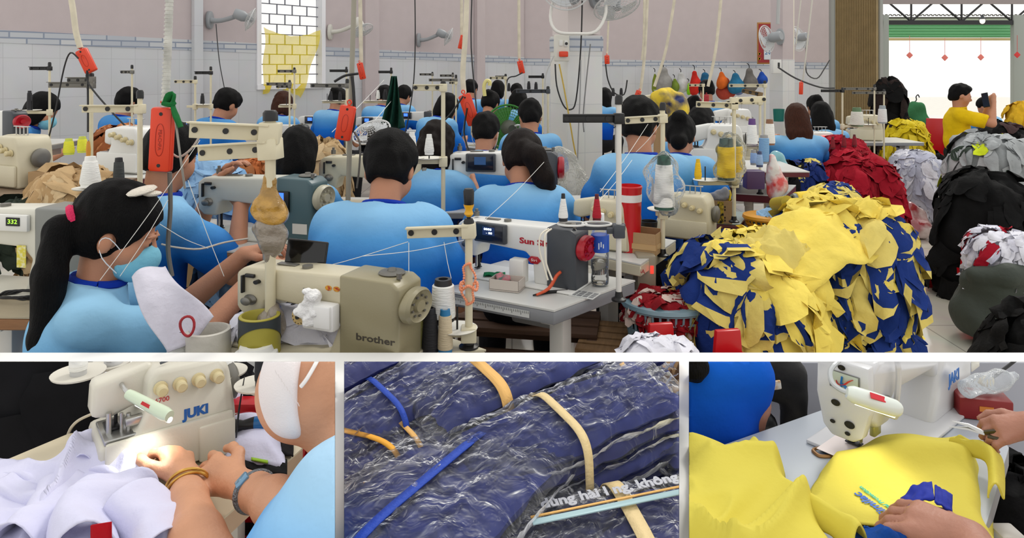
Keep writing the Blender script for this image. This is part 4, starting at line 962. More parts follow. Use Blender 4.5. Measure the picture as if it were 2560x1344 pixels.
cone('navy thread cone half hidden at the beige machine', Z(1010, 872, .655) + V((0, -.03, 0)), .13, .034, .028, (14, 22, 48), DK); cone('pale yellow thread cone beside the beige machine', Z(1046, 872, .655), .15, .02, .018, (214, 210, 130), (200, 200, 190))
# thick old stand wrapped in plastic
sp = P(676, 880, 2.17); sp.z = .655; sB = stand('thick cream thread stand wrapped with brown plastic', sp, P(0, 292, 2.17).z, [(P(0, 332, 2.17).z, 186, .235, CREAM, 3), (P(0, 372, 2.17).z, 172, .235, CREAM, -4)], [], r=.0165)
wrp = SDF(.02); z0 = lambda y: P(0, y, 2.17).z - sp.z
for (yy, rr, hh, ox) in ((518, .05, .045, -.006), (535, .046, .04, .008), (475, .024, .06, 0)): wrp.ell((ox, 0, z0(yy)), (rr, rr * .8, hh))
skin('plastic_wrap', wrp, .006, mat((150, 112, 34), .22, bump=.9, bscale=50, col2=(196, 150, 60), vscale=14, coat=.6), sB, amp=.010, freq=30)
skin('grey_plastic_wrap', SDF(.02).ell((-.004, 0, z0(572)), (.05, .04, .04)).ell((.01, 0, z0(600)), (.036, .034, .04)).ell((0, 0, z0(630)), (.022, .022, .04)), .006, mat((140, 130, 116), .25, bump=.9, bscale=50, coat=.6), sB, amp=.014, freq=26)
w2 = SDF(.02); w2.ell((.0, 0, z0(830)), (.036, .034, .07)).ell((.01, 0, z0(790)), (.03, .03, .04)); skin('grey_plastic_wrap', w2, .006, mat((140, 130, 116), .25, bump=.9, bscale=50, coat=.6), sB, amp=.014, freq=26)
def tube_core(label, p, h, r, m1, m2=None):
    t = thing('cone_tube', label, 'thread tube', p); MB().lathe([(r * .86, .004), (r, 0), (r * .97, h), (r * .84, h + .002), (r * .8, h - .004), (r * .78, .01)], 26).build('tube', m1, t)
    if m2:
        vs = []; fs = []; N = 40
        for i in range(N + 1):
            a = 2 * pi * i / N; lo_ = h * (.42 + .42 * cos(a + 1.2)); vs += [(r * 1.012 * cos(a), r * 1.012 * sin(a), lo_), (r * .99 * cos(a), r * .99 * sin(a), h * .985)]
            if i: b_ = 2 * i; fs.append((b_ - 2, b_, b_ + 1, b_ - 1))
        MB().add(vs, fs).build('dark_band', m2, t)
    return t
cone('white thread spool with dark hub at the white wall', P(450, 895, 2.12), .085, .036, .034, WHT, DK); tube_core('empty pale paper cone tube beside the white spool', P(521, 895, 2.12), .085, .064, mat((206, 202, 192), .5, bump=.3))
tube_core('yellow and dark striped cone tube before the sewing woman\'s hand', P(649, 893, 2.12), .125, .06, mat((170, 160, 62), .5, var=.1), mat((48, 56, 60), .45)); cone('white thread cone under the striped tube', P(640, 905, 2.08), .05, .062, .06, WHT, WHT)
# other stands: (label, pole px, base z or None, d, top y, arms, lower)
def st(label, px, d, ytop, arms, lower=(), zb=.73, col=None, r=.008):
    p = P(px, 0, d); p.z = zb if d < 5 else 0
    return stand(label, p, P(0, ytop, d).z, [(P(0, y, d).z, yw, L * d / F, m, t) for (y, yw, L, m, t) in arms], [(P(0, q[0], d).z, q[1], q[2] * d / F) + tuple(q[3:]) for q in lower], col=col, r=r)
st('white stand carrying a white cone behind the masked woman', 350, 2.75, 238, [(272, 180, 145, CREAM, 0)], [(472, 180, 130, [.96])], r=.0095); cone('white thread cone above the tan heap', P(226, 470, 2.75) + V((0, 0, .006)), .115, .037, .025, WHT, WHT)
cone('dark grey thread cone beside the white cone over the tan heap', P(297, 456, 2.9), .10, .021, .018, (58, 62, 62), DK)
st('grey stand above the yellow cones', 228, 4.6, 190, [(212, 182, 105, IRON, 0), (200, 180, 60, IRON, 0)], [], r=.012); cone('yellow thread cone on the dark table, beside its twin', P(172, 386, 4.5), .10, .033, .026, (226, 226, 60), (200, 210, 80)); cone('yellow thread cone nearer the brush handle', P(206, 381, 4.5), .10, .030, .026, (226, 226, 60), (200, 210, 80))
st('slim stand with black crossbar by the masked profile woman', 124, 5.2, 162, [(171, 180, 50, BLK, 0)], [(276, 180, 62, [.7])], zb=0); cone('black thread cone before the masked profile woman', P(74, 275, 5.2), .14, .018, .015, DK, DK)
st('thin stand in front of the black-capped man', 330, 6.0, 168, [(180, 180, 28, IRON, 0)], zb=0); st('stand with pale arm left of the young man', 488, 5.6, 196, [(204, 180, 52, CREAM, 0)], [(262, 0, 40, [.5])], zb=0)
st('slim stand with black crossbar behind the young man', 527, 6.0, 172, [(182, 180, 40, BLK, 0)], [(262, 180, 60, [.35])]); cone('black thread cone behind the young man', P(506, 262, 6.0), .095, .018, .014, DK, DK)
st('thin stand with grey bar under the window', 736, 6.4, 174, [(178, 180, 42, IRON, 0)], [(262, 180, 40, [.5])]); st('shorter stand with grey bars below the yellow cloth', 724, 5.9, 206, [(210, 180, 58, IRON, 0), (216, 195, 32, IRON, 0)], zb=0); st('thin stand with black bar right of the window', 866, 7.0, 172, [(177, 180, 42, BLK, 0)], [(252, 180, 60, [.3, .8])])
st('grey stand with bracket arm on the conduit pole', 868, 4.4, 205, [(214, 180, 92, IRON, 0)], zb=0); st('thin stand with black bar over the green cloth', 978, 7.0, 174, [(180, 180, 32, BLK, 0)], [(252, 180, 70, [.3, .75])])
cone('white thread cone left of the green hanging cloth', P(945, 247, 7.0), .085, .02, .015, WHT, WHT); cone('black thread cone left of the green hanging cloth', P(963, 249, 7.0), .1, .022, .017, DK, DK)
cone('black thread cone right of the window', P(827, 251, 7.0), .09, .018, .014, DK, DK); cone('black thread cone before the round-haired woman', P(850, 252, 7.0), .09, .018, .014, DK, DK)
st('cream stand with two white cones before the curly haired woman', 1108, 3.25, 214, [(219, 182, 74, CREAM, 0)], [(396, 184, 92, [.38, .88])], r=.0095); cone('white thread cone nearer the cream pole', P(1073, 386, 3.2), .09, .022, .015, WHT, WHT); cone('white thread cone farther from the cream pole', P(1030, 380, 3.25), .09, .021, .016, WHT, WHT)
st('thin white stand in the middle far row', 1081, 8.0, 184, [(186, 180, 32, IRON, 0)]); st('thin white stand behind the middle row', 1132, 7.6, 186, [(189, 180, 32, IRON, 0)]); st('stand with wide dark bar in the middle row', 1140, 6.6, 192, [(200, 180, 68, IRON, 0), (207, 180, 16, CREAM, 0)])
st('thin stand in the row before the green fan', 1264, 6.6, 190, [(195, 180, 40, CREAM, 0)]); st('stand with dark bar left of the square pillar', 1370, 5.4, 222, [(228, 180, 80, CHAR, 0)], [], r=.009); st('thin stand with black bar near the square pillar', 1357, 7.0, 188, [(192, 180, 36, BLK, 0)]); st('bare thin stand above the green fan', 1264, 7.4, 196, [(192, 180, 26, IRON, 0)])
# right-hand near stand with black bar, white and red cones
st('white stand with long black bar right of the water bottle', 1547, 2.42, 252, [(296, 180, 140, BLK, 0)], [(566, 180, 30, [], CHAR)], r=.0095, col=STEELW, zb=.72)
rg = thing('spool_bracket', 'grey spool bracket with wire rings behind the red-wheeled machine', 'bracket', P(1545, 566, 2.5)); MB().box((-.06, 0, 0), (.17, .02, .022), .003).build('bar', CHAR, rg)
for x in (-.16, -.075): MB().tube([(x + .05 * cos(a), -.01 + .035 * sin(a), .012) for a in [2 * pi * i / 24 for i in range(25)]], .004, 6, 1).build('ring', mat((220, 220, 216), .4), rg)
cone('white thread cone on the red-wheeled machine', P(1408, 552, 2.5), .095, .017, .0085, WHT, DK); cone('red thread cone behind the water bottle', P(1492, 552, 2.55), .095, .016, .009, (176, 16, 40), (90, 8, 22))
st('cream stand holding the film-wrapped white cone', 1657, 2.95, 268, [(296, 184, 96, CREAM, -3)], [(524, 180, 18, [0.05])], r=.0095); c = cone('big white thread cone wrapped in clear film', P(1660, 522, 2.88), .215, .043, .033, WHT, GRN, tip=.04)
bag = SDF(.03); bag.ell((0, 0, .1), (.06, .055, .13)).ell((-.035, 0, .12), (.04, .03, .08)).ell((.04, 0, .06), (.045, .04, .06)); o = skin('film_bag', bag, .008, film_mat('clear_film', .8), None, amp=.024, freq=16); o.location = c.location; tag(o, 'crumpled clear film bag around the big white cone', 'plastic bag')
st('cream stand over the yellow film-wrapped cones', 1835, 3.6, 252, [(264, 180, 95, CREAM, 2), (252, 0, 80, CREAM, 3)], [(450, 184, 92, [.25, .8])], r=.01)
c = cone('yellow thread cone with grey top in a film bag', P(1815, 448, 3.6), .205, .045, .041, (236, 200, 28), (74, 92, 88), tip=.045); cone('second film-wrapped yellow cone behind the first', P(1836, 446, 3.72), .21, .045, .041, (226, 190, 30), (74, 92, 88), tip=.045)
bag = SDF(.03); bag.ell((.02, 0, .05), (.085, .07, .075)).ell((.03, 0, .14), (.07, .06, .1)); o = skin('film_bag', bag, .01, film_mat('clear_film2', .82), None, amp=.024, freq=16); o.location = c.location; tag(o, 'clear film bag around the yellow cones', 'plastic bag')
cone('slim yellow thread cone on the stand disc', P(1745, 447, 3.45), .095, .018, .012, (236, 190, 20), (220, 180, 20))
st('cream stand over the purple-topped cones', 1900, 4.4, 250, [(256, 180, 85, CREAM, 0), (236, 175, 45, mat((120, 96, 60), .5), 12)], [(362, 180, 40, [.2, .9])]); st('tall stand with cream bar before the slim pillar', 1912, 5.4, 208, [(214, 180, 90, CREAM, 0)]); st('thin stand with cream bar before the hanging bags', 1758, 7.0, 210, [(213, 180, 36, CREAM, 0)])
cone('white thread cone with purple top', P(1880, 364, 4.4), .165, .034, .026, WHT, (100, 66, 130), tip=.04); cone('white thread cone with brown striped top', P(1924, 362, 4.5), .16, .034, .026, WHT, (136, 96, 70), tip=.03)
cone('pale blue thread cone, tallest of the pale blue ones', P(1910, 408, 4.2), .165, .030, .028, (128, 172, 214), (150, 150, 150)); cone('short pale blue thread cone on the purple box', P(1899, 417, 3.9), .085, .019, .014, (150, 180, 222), (60, 70, 110)); cone('short pale blue thread cone behind the purple box', P(1884, 412, 4.05), .085, .019, .017, (140, 170, 216), (150, 150, 150))
st('stand with black bar near the doorway', 2106, 6.6, 224, [(227, 180, 54, BLK, 0)], [(312, 0, 40, [.8])]); st('white stand by the folding shutter', 2186, 7.0, 216, [(222, 180, 80, IRON, 0)], [(312, 180, 50, [.3, .9])]); st('second white stand by the folding shutter', 2210, 7.2, 228, [(232, 180, 80, IRON, 0)])
cone('large bagged white cone with green top near the doorway', P(2142, 315, 6.6), .17, .062, .048, (222, 222, 212), (90, 120, 84), tip=.04); cone('white thread cone with grey top near the doorway', P(2206, 308, 6.7), .165, .042, .035, (226, 228, 228), (150, 160, 166), tip=.035)
for i, (x, y) in enumerate(((2082, 372), (2110, 368), (2136, 366))): cone('red thread cone behind the red heap, %s from the aisle' % ('third', 'second', 'first')[i], P(x, y, 6.0), .10, .02, .013, (130, 20, 34), (90, 10, 20), group='red cones behind the red heap')
for i, (x, y, d) in enumerate(((1533, 240, 9), (1553, 240, 9), (1322, 224, 8.6), (1340, 226, 8.6), (1272, 228, 8.8))): cone('black thread cone in the far row, %s' % ('right of the square pillar', 'second right of the square pillar', 'left of the square pillar', 'nearest the pillar on its left', 'behind the bun-haired woman')[i], P(x, y, d), .10, .022, .018, DK, DK)

# ---------------------------------------------------------------- heaps of cloth in the hall
YEL = cloth((238, 214, 100)); YEL2 = cloth((222, 202, 112)); NAVY = cloth((26, 52, 122)); TAN = cloth((196, 166, 124)); BRN = cloth((172, 108, 66)); ORG = cloth((196, 112, 62)); LBL = cloth((150, 190, 228)); REDC = cloth((150, 14, 34)); REDC2 = cloth((170, 24, 44)); GREYW = cloth((196, 198, 212)); BLKC = cloth((12, 12, 13), .25); WHC = cloth((226, 226, 236)); DGRN = cloth((52, 62, 54)); LGREY = cloth((158, 162, 164)); LIME = cloth((206, 222, 40))
def red_stool(label, ctr, h=.44, w=.26, yaw=0, group='red plastic stools', back=0):
    s = thing('plastic_stool', label, 'stool', (ctr[0], ctr[1], 0), R(yaw), group); rm = mat((190, 18, 28), .32, name='red_stool_plastic')
    MB().box((0, 0, h - .012), (w, w, .024), .01).build('seat', rm, s)
    for a in (-1, 1):
        for b in (-1, 1): MB().add([(a * (w * .5 - .0), b * w * .5, h - .02), (a * (w * .5 - .06), b * w * .5, h - .02), (a * (w * .5 - .06), b * (w * .5 - .06), h - .02), (a * w * .5, b * (w * .5 - .06), h - .02), (a * (w * .5 + .045), b * (w * .5 + .045), 0), (a * (w * .5 + .0), b * (w * .5 + .045), 0), (a * (w * .5), b * (w * .5), 0), (a * (w * .5 + .045), b * w * .5, 0)], [(0, 1, 5, 4), (1, 2, 6, 5), (2, 3, 7, 6), (3, 0, 4, 7), (4, 5, 6, 7)]).build('leg', rm, s)
    for a in (-1, 1): MB().box((a * (w * .5 + .01), 0, h * .55), (.012, w, .04), .004).build('rail', rm, s)
    if back: MB().prism([(-w * .42, 0), (w * .42, 0), (w * .36, back), (-w * .36, back)], -.012, .012, .006, T=M.Translation((0, w * .5, h - .01)) @ Euler((R(90), 0, 0)).to_matrix().to_4x4()).build('backrest', rm, s)
    return s
def hp(px, d): p = P(px, 170, d); return V((p.x, p.y, 0))
c = hp(1852, 2.82); red_stool('red stool under the left half of the yellow and navy heap', c, .42)
pk = lambda a, t, r: (0 if (-1.4 < ((a + pi) % (2 * pi) - pi) < .5 and r.random() < .92) or t < .16 else (1 if r.random() < .68 else 2))
heap('garment_heap', 'large near heap of yellow polo pieces with navy sleeves, on a stool', 'garment heap', c, .29, .27, .38, [YEL, NAVY, YEL2], 460, (.07, .16), (.05, .12), 3, pk, trim=(1, 2, .55), base=.44, skirt=.75, lift=.055, rough=.12, res=(80, 34))
c2 = hp(2085, 3.12); red_stool('red stool under the right half of the yellow and navy heap', c2 + V((-.02, -.12, 0)), .44); red_stool('second red stool under the right half of the yellow and navy heap', c2 + V((.1, .24, 0)), .44)
pk2 = lambda a, t, r: (0 if t < .42 or r.random() < .12 else (1 if r.random() < .8 else (2 if r.random() < .95 else 3)))
heap('garment_heap', 'taller heap of navy and yellow polo pieces behind the near heap', 'garment heap', c2, .285, .27, .42, [YEL, NAVY, YEL2, WHC], 460, (.07, .16), (.05, .12), 8, pk2, trim=(1, 2, .55), base=.5, skirt=.75, lift=.055, rough=.12, res=(80, 34))
# big yellow panels thrown over both
def panel(x0, y0, d0, x1, y1, d1, wdt, sag, seed, lift=.02, k=7):
    A = P(x0, y0, d0); B = P(x1, y1, d1); ax = B - A; sd = V((ax.y, -ax.x, 0)).normalized()
    def fn(u, v):
        p = A.lerp(B, u) + sd * (v - .5) * wdt * (.8 + .4 * sin(u * 3)); e = abs(v - .5) * 2
        w = wr(u * 3, v * 2.5, seed) * .05 + sin(v * k + wr(u * 2, v, seed + 3) * 4) * .014 + .034 * (1 - abs(wr(u * 2.2 + v, v * 4.2 - u, seed + 8)) * 1.8) ** 2 + .016 * (1 - abs(wr(u * 5, v * 7 + u * 3, seed + 5)) * 1.8) ** 2 - .03
        return p + V((0, 0, sin(pi * u) * sag + lift - e ** 2.2 * .16 + w))
    return fn
sheet('garment_panel', 'long yellow shirt panel thrown over the navy and yellow heaps', 'garment', panel(1880, 660, 2.72, 2140, 528, 3.1, .36, .06, 2, .02), 40, 26, YEL); sheet('garment_panel', 'yellow shirt front hanging down the near heap', 'garment', panel(1845, 612, 2.75, 1985, 840, 2.58, .26, .10, 9, .02), 40, 22, YEL)
sheet('garment_panel', 'yellow shirt piece crossing from heap to heap', 'garment', panel(1835, 604, 2.74, 2030, 640, 2.78, .18, .05, 14, .02), 36, 20, YEL2)
c = hp(205, 3.05); heap('cloth_heap', 'tan heap of stacked cloth pieces behind the long-ponytail woman', 'cloth heap', c, .20, .2, .36, [TAN, cloth((182, 150, 108)), cloth((208, 182, 142))], 150, (.07, .13), (.07, .13), 4, None, base=.72, skirt=.3, lift=.03, rough=.10)
heap('cloth_heap', 'brown heap of cloth behind the yellow cones', 'cloth heap', hp(298, 4.85), .18, .18, .30, [BRN, cloth((150, 88, 52)), cloth((190, 128, 84))], 90, (.07, .13), (.06, .12), 5, None, base=.80, skirt=.2, lift=.03)
heap('cloth_heap', 'pale blue heap of cloth left of the teal-ended machine', 'cloth heap', hp(525, 3.9), .15, .15, .24, [LBL, cloth((130, 174, 216))], 60, (.08, .16), (.08, .14), 6, None, base=.76, skirt=.2, lift=.03, rough=.14)
heap('cloth_heap', 'orange-brown heap between the pale blue heap and black-haired woman', 'cloth heap', hp(640, 4.4), .13, .13, .2, [ORG, BRN], 60, (.06, .12), (.06, .1), 7, None, base=.74, skirt=.2)
heap('cloth_heap', 'tan heap right of the shoulder-length-haired woman', 'cloth heap', hp(815, 4.6), .12, .12, .32, [TAN, cloth((208, 182, 142))], 60, (.07, .13), (.06, .12), 12, None, base=.72, skirt=.2)
heap('cloth_heap', 'big dark red heap of cloth by the aisle', 'cloth heap', hp(2150, 5.9), .34, .34, .50, [REDC, REDC2, cloth((130, 8, 26))], 330, (.08, .15), (.07, .14), 21, None, base=.3, skirt=.35, lift=.035, rough=.08, res=(70, 28)); red_stool('red stool under the dark red heap', hp(2165, 5.9), .29, .3)
heap('cloth_heap', 'smaller dark red heap behind the big one', 'cloth heap', hp(2110, 6.5), .22, .22, .46, [REDC, REDC2], 120, (.08, .15), (.07, .14), 22, None, base=.42, skirt=.3, lift=.035)
heap('cloth_heap', 'pale lilac-white heap behind the dark red heap', 'cloth heap', hp(2292, 7.2), .27, .27, .42, [GREYW, WHC, cloth((180, 182, 200))], 190, (.08, .16), (.05, .11), 23, None, base=.24, skirt=.5, lift=.03, yaw=20); red_stool('red stool under the pale lilac heap', hp(2292, 7.2), .24, .3)
heap('cloth_heap', 'yellow heap of cloth near the doorway', 'cloth heap', hp(2268, 8.3), .26, .24, .48, [cloth((214, 190, 34)), cloth((226, 204, 60))], 170, (.08, .15), (.06, .12), 24, None, base=.42, skirt=.5, lift=.035); red_stool('red stool under the yellow doorway heap', hp(2268, 8.3), .4, .3)
heap('cloth_heap', 'grey heap with lime-trimmed pieces in front of the standing man', 'cloth heap', hp(2470, 6.2), .33, .3, .40, [LGREY, cloth((180, 184, 186)), DGRN, LIME], 260, (.09, .17), (.05, .1), 25, lambda a, t, r: 0 if r.random() < .55 else (1 if r.random() < .5 else (2 if r.random() < .5 else 3)), base=.52, skirt=.5, lift=.04); red_stool('red stool under the grey heap', hp(2470, 6.2), .5, .3)
heap('cloth_heap', 'black heap of cloth on a red stool by the aisle', 'cloth heap', hp(2470, 4.8), .33, .3, .44, [BLKC, cloth((15, 15, 16), .25)], 130, (.08, .16), (.07, .14), 26, None, base=.36, skirt=.75, lift=.02); red_stool('red stool under the black heap', hp(2440, 4.75), .35, .34)
heap('cloth_heap', 'black cloth heaped on the floor in front of the green sack', 'cloth heap', hp(2590, 3.1), .27, .25, .46, [BLKC], 60, (.1, .2), (.08, .14), 27, None, base=0, skirt=0, lift=.03)
heap('cloth_heap', 'navy heap beside the long-haired woman', 'cloth heap', hp(2008, 5.2), .14, .14, .2, [cloth((26, 44, 104)), BLKC, YEL2], 80, (.06, .12), (.05, .1), 28, lambda a, t, r: 0 if r.random() < .7 else (1 if r.random() < .8 else 2), base=.62, skirt=.5, lift=.03); red_stool('stool under the navy heap', hp(2008, 5.2), .6, .2)
heap('cloth_heap', 'black bundle left of the navy heap', 'cloth heap', hp(1965, 5.1), .08, .08, .2, [BLKC], 40, (.06, .1), (.05, .08), 29, None, base=.64, skirt=.5, lift=.02)
heap('cloth_heap', 'small yellow heap of pieces behind the near heap', 'cloth heap', hp(2085, 4.1), .13, .12, .15, [YEL2, YEL, NAVY], 90, (.07, .13), (.06, .1), 30, lambda a, t, r: 0 if r.random() < .6 else (1 if r.random() < .75 else 2), base=.68, skirt=.4, lift=.03)
heap('cloth_heap', 'black clothes piled beyond the grey heap', 'cloth heap', hp(2500, 8.6), .34, .3, .4, [BLKC, cloth((40, 38, 40), .3), cloth((60, 40, 40))], 110, (.1, .2), (.08, .14), 31, None, base=.45, skirt=.6, lift=.04); heap('cloth_heap', 'red bundle at the aisle\'s right edge', 'cloth heap', hp(2572, 7.2), .14, .14, .3, [REDC2], 40, (.08, .14), (.06, .1), 32, None, base=.5, skirt=.6)
heap('cloth_heap', 'golden yellow bundle on the far right', 'cloth heap', hp(2556, 9.6), .2, .2, .3, [cloth((224, 176, 40))], 50, (.08, .14), (.06, .1), 33, None, base=.75, skirt=.6); heap('cloth_heap', 'pale mixed clothes piled at the doorway', 'cloth heap', hp(2340, 9.6), .3, .25, .3, [cloth((210, 190, 190)), cloth((60, 50, 60)), cloth((90, 70, 110))], 90, (.1, .2), (.08, .14), 34, None, base=.35, skirt=.6, lift=.04); heap('cloth_heap', 'black sacks of cloth behind the red chair', 'cloth heap', hp(2335, 8.6), .16, .16, .3, [BLKC], 60, (.1, .2), (.08, .14), 35, None, base=.2, skirt=.8)
heap('cloth_heap', 'dark clothes hung by the folding shutter', 'cloth heap', hp(2222, 9.4), .2, .14, .42, [BLKC, cloth((40, 30, 28), .3)], 60, (.1, .2), (.1, .16), 36, None, base=.95, skirt=1.2, lift=.04)
heap('cloth_heap', 'pale blue pieces in the dark under the teal machine table', 'cloth heap', hp(555, 3.3), .12, .12, .2, [LBL], 40, (.07, .13), (.06, .1), 37, None, base=.42, skirt=.6)
heap('cloth_heap', 'white garment pieces under the large beige machine', 'cloth heap', hp(745, 2.28), .2, .08, .07, [cloth((228, 228, 240))], 70, (.07, .14), (.05, .09), 38, None, base=.672, skirt=0, lift=.03)
heap('cloth_heap', 'dark green sacking beside the worn overlock', 'cloth heap', hp(40, 2.95), .1, .1, .14, [DGRN], 20, (.1, .16), (.08, .12), 39, None, base=.84, skirt=.3)
# green sack with white scraps
c = hp(2492, 3.95); sk = SDF(.05); sk.ell((0, 0, .17), (.235, .21, .17)).ell((.02, 0, .32), (.2, .18, .12)).cap((-.17, -.08, .4), (-.05, -.16, .42), .04, .045).cap((-.05, -.16, .42), (.15, -.1, .38), .045, .05); sk.plane((0, 0, .01), (0, 0, -1))
o = skin('sack', sk, .012, mat((58, 66, 58), .7, bump=.5, bscale=30, var=.15), None, amp=.035, freq=7); o.location = c; tag(o, 'dark green woven sack full of white scraps', 'sack')
heap('cloth_scraps', 'white scraps with red bits heaped in the green sack', 'cloth scraps', c + V((.045, .02, 0)), .16, .15, .22, [WHC, cloth((214, 214, 228)), REDC2], 170, (.05, .1), (.02, .05), 41, lambda a, t, r: 2 if r.random() < .13 else (0 if r.random() < .6 else 1), base=.37, skirt=.1, lift=.04)
c = hp(2285, 6.35); bg = SDF(.05); bg.ell((0, 0, .08), (.17, .13, .09)).ell((.0, .1, .16), (.14, .12, .14)); bg.plane((0, 0, .008), (0, 0, -1)); o = skin('plastic_sack', bg, .014, mat((140, 40, 48), .18, bump=.7, bscale=24, col2=(205, 190, 186), vscale=5, coat=.7), None, amp=.03, freq=9); o.location = c; tag(o, 'clear plastic sack of red cloth on the floor by the red heap', 'plastic sack')

for i, (px, d, h_, lb) in enumerate(((298, 4.85, .78, 'brown heap'), (640, 4.4, .72, 'orange-brown heap'), (815, 4.6, .70, 'tan heap behind the black-haired woman'), (525, 3.9, .74, 'pale blue heap'), (2085, 4.1, .66, 'small yellow heap'), (2500, 8.6, .43, 'black clothes beyond the grey heap'), (2556, 9.6, .73, 'golden yellow bundle'), (205, 3.05, .70, 'tan stacked pieces'), (2222, 9.4, .9, 'dark clothes by the folding shutter'), (2110, 6.5, .4, 'smaller dark red heap'))):
    q = hp(px, d); c = thing('packing_box', 'brown packing box under the ' + lb, 'box', q, 0, 'boxes under the heaps'); MB().box((0, 0, h_ / 2), (.2, .2, h_), .004).build('box', CARD, c); MB().box((0, 0, h_ + .001), (.2, .04, .002)).build('tape', mat((200, 170, 120), .3), c)
# ---------------------------------------------------------------- hanging power, fans, wall things, small props
CND = mat((214, 206, 184), .5, var=.15, vscale=12, name='conduit'); CND2 = mat((150, 146, 132), .5, var=.12, name='grey_conduit')
def carton(label, p, s, rz, m=CARD, flaps=True, open_=True):
    c = thing('carton', label, 'carton', p, R(rz)); w, d_, h = s; t = .004
    MB().box((0, 0, t / 2), (w, d_, t)).box((0, -d_ / 2, h / 2), (w, t, h)).box((0, d_ / 2, h / 2), (w, t, h)).box((-w / 2, 0, h / 2), (t, d_, h)).box((w / 2, 0, h / 2), (t, d_, h)).build('box', m, c); return c
def conduit(label, pts, r, m=None, ribs=False):
    mb = MB().tube(pts, r, 10, 4)
    if ribs:
        a, b = V(pts[0]), V(pts[-1]); n = int((b - a).length / (r * 1.1))
        for i in range(n): q = a.lerp(b, i / n); d = (b - a).normalized(); mb.cyl(q, q + d * r * .5, r * 1.12, seg=10)
    return tag(mb.build('hanging_conduit', m or CND, None), label, 'conduit', 'hanging conduits')
def strip(label, x0, y0, x1, y1, d, w, **k): return power_strip(label, P(x1, y1, d), P(x0, y0, d), w * d / F, **k)
conduit('bent cream conduit over the masked profile woman', [P(168, -60, 4.5), P(182, 20, 4.5), P(190, 80, 4.5), P(201, 120, 4.5)], .018); strip('orange power strip on the bent cream conduit', 203, 124, 230, 180, 4.5, 28, text=False)
cable('plug_lead', 'black lead looping from the strip on the bent conduit', [P(196, 146, 4.45), P(176, 132, 4.45), P(160, 170, 4.45), P(140, 270, 4.45), P(120, 350, 4.45), P(100, 420, 4.45)], .005); cable('plug_lead', 'black lead running down right from the bent conduit strip', [P(218, 176, 4.45), P(222, 210, 4.45), P(280, 280, 4.4), P(330, 330, 4.4), P(372, 362, 4.4)], .006); cable('plug_lead', 'black lead hanging straight down from the bent conduit strip', [P(219, 180, 4.46), P(220, 250, 4.46), P(220, 330, 4.46)], .006)
conduit('ribbed grey-white conduit above the big orange strip', [P(425, -40, 2.45), P(420, 120, 2.45), P(413, 268, 2.45)], .0125, mat((196, 196, 190), .5, var=.3, vscale=20), True); strip('big orange power strip with molded letters near the long-ponytail woman', 410, 268, 402, 428, 2.45, 52)
gt = MB().tube([P(412, 262, 2.42), P(424, 240, 2.42), P(436, 236, 2.42), P(432, 262, 2.42), P(440, 290, 2.42), P(452, 318, 2.42)], [.01, .016, .012, .016, .024, .02], 8, flat=.4).tube([P(408, 258, 2.42), P(426, 262, 2.41), P(436, 256, 2.42)], .009, 6).build('cloth_tie', cloth((26, 104, 52)), None); tag(gt, 'green rag tied round the ribbed conduit', 'rag')
cable('plug_lead', 'grey lead dropping beside the big orange strip', [P(436, 280, 2.42), P(444, 340, 2.42), P(452, 400, 2.42), P(462, 470, 2.45)], .004, (150, 146, 138)); cable('plug_lead', 'dark bundled leads below the big orange strip', [P(424, 430, 2.5), P(426, 520, 2.5), P(420, 620, 2.5), P(430, 690, 2.5)], .008, (110, 106, 100)); cable('plug_lead', 'grey lead crossing from strip to teal machine table', [P(404, 610, 2.6), P(440, 618, 2.6), P(500, 622, 2.7), P(560, 606, 2.8), P(620, 596, 2.95)], .0035, (190, 184, 172))
cable('plug_lead', 'pale lead swooping right of the big orange strip', [P(432, 385, 2.5), P(450, 392, 2.5), P(478, 372, 2.5), P(500, 340, 2.5)], .004, (186, 180, 170))
conduit('straight grey conduit pole beside the slanting red strip', [P(886, -40, 3.3), P(882, 100, 3.3), P(876, 300, 3.3), P(870, 500, 3.3)], .0115, CND2); strip('red-orange power strip leaning on the grey conduit pole', 872, 264, 856, 350, 3.25, 36, text=False); cable('plug_lead', 'thick black lead taped to the grey conduit pole', [P(880, 190, 3.27), P(884, 230, 3.27), P(886, 300, 3.27), P(880, 330, 3.27)], .008); cable('plug_lead', 'black cable end tied across the grey conduit pole', [P(836, 204, 3.27), P(860, 190, 3.27), P(880, 186, 3.27), P(896, 184, 3.27)], .006); cable('plug_lead', 'grey lead falling from the red-orange strip past stout man', [P(886, 330, 3.27), P(900, 360, 3.25), P(898, 420, 3.25), P(892, 470, 3.25)], .005, (90, 86, 80))
conduit('thin conduit over the small red strip right of the window', [P(900, -30, 8.2), P(902, 100, 8.2), P(903, 156, 8.2)], .022); strip('small red power strip right of the window', 899, 157, 908, 198, 8.1, 14, text=False)
conduit('white conduit above the strip before the masked man', [P(1168, -40, 4.6), P(1164, 80, 4.6), P(1157, 180, 4.6), P(1160, 232, 4.6)], .017); strip('orange power strip hanging before the short-haired masked man', 1160, 236, 1186, 312, 4.55, 28, text=False); cable('plug_lead', 'pair of black leads under the strip before masked man', [P(1168, 270, 4.5), P(1160, 330, 4.5), P(1172, 380, 4.4), P(1180, 410, 4.3)], .006); cable('plug_lead', 'black lead slanting off the strip before masked man', [P(1158, 240, 4.5), P(1130, 280, 4.5), P(1112, 300, 4.5)], .006)
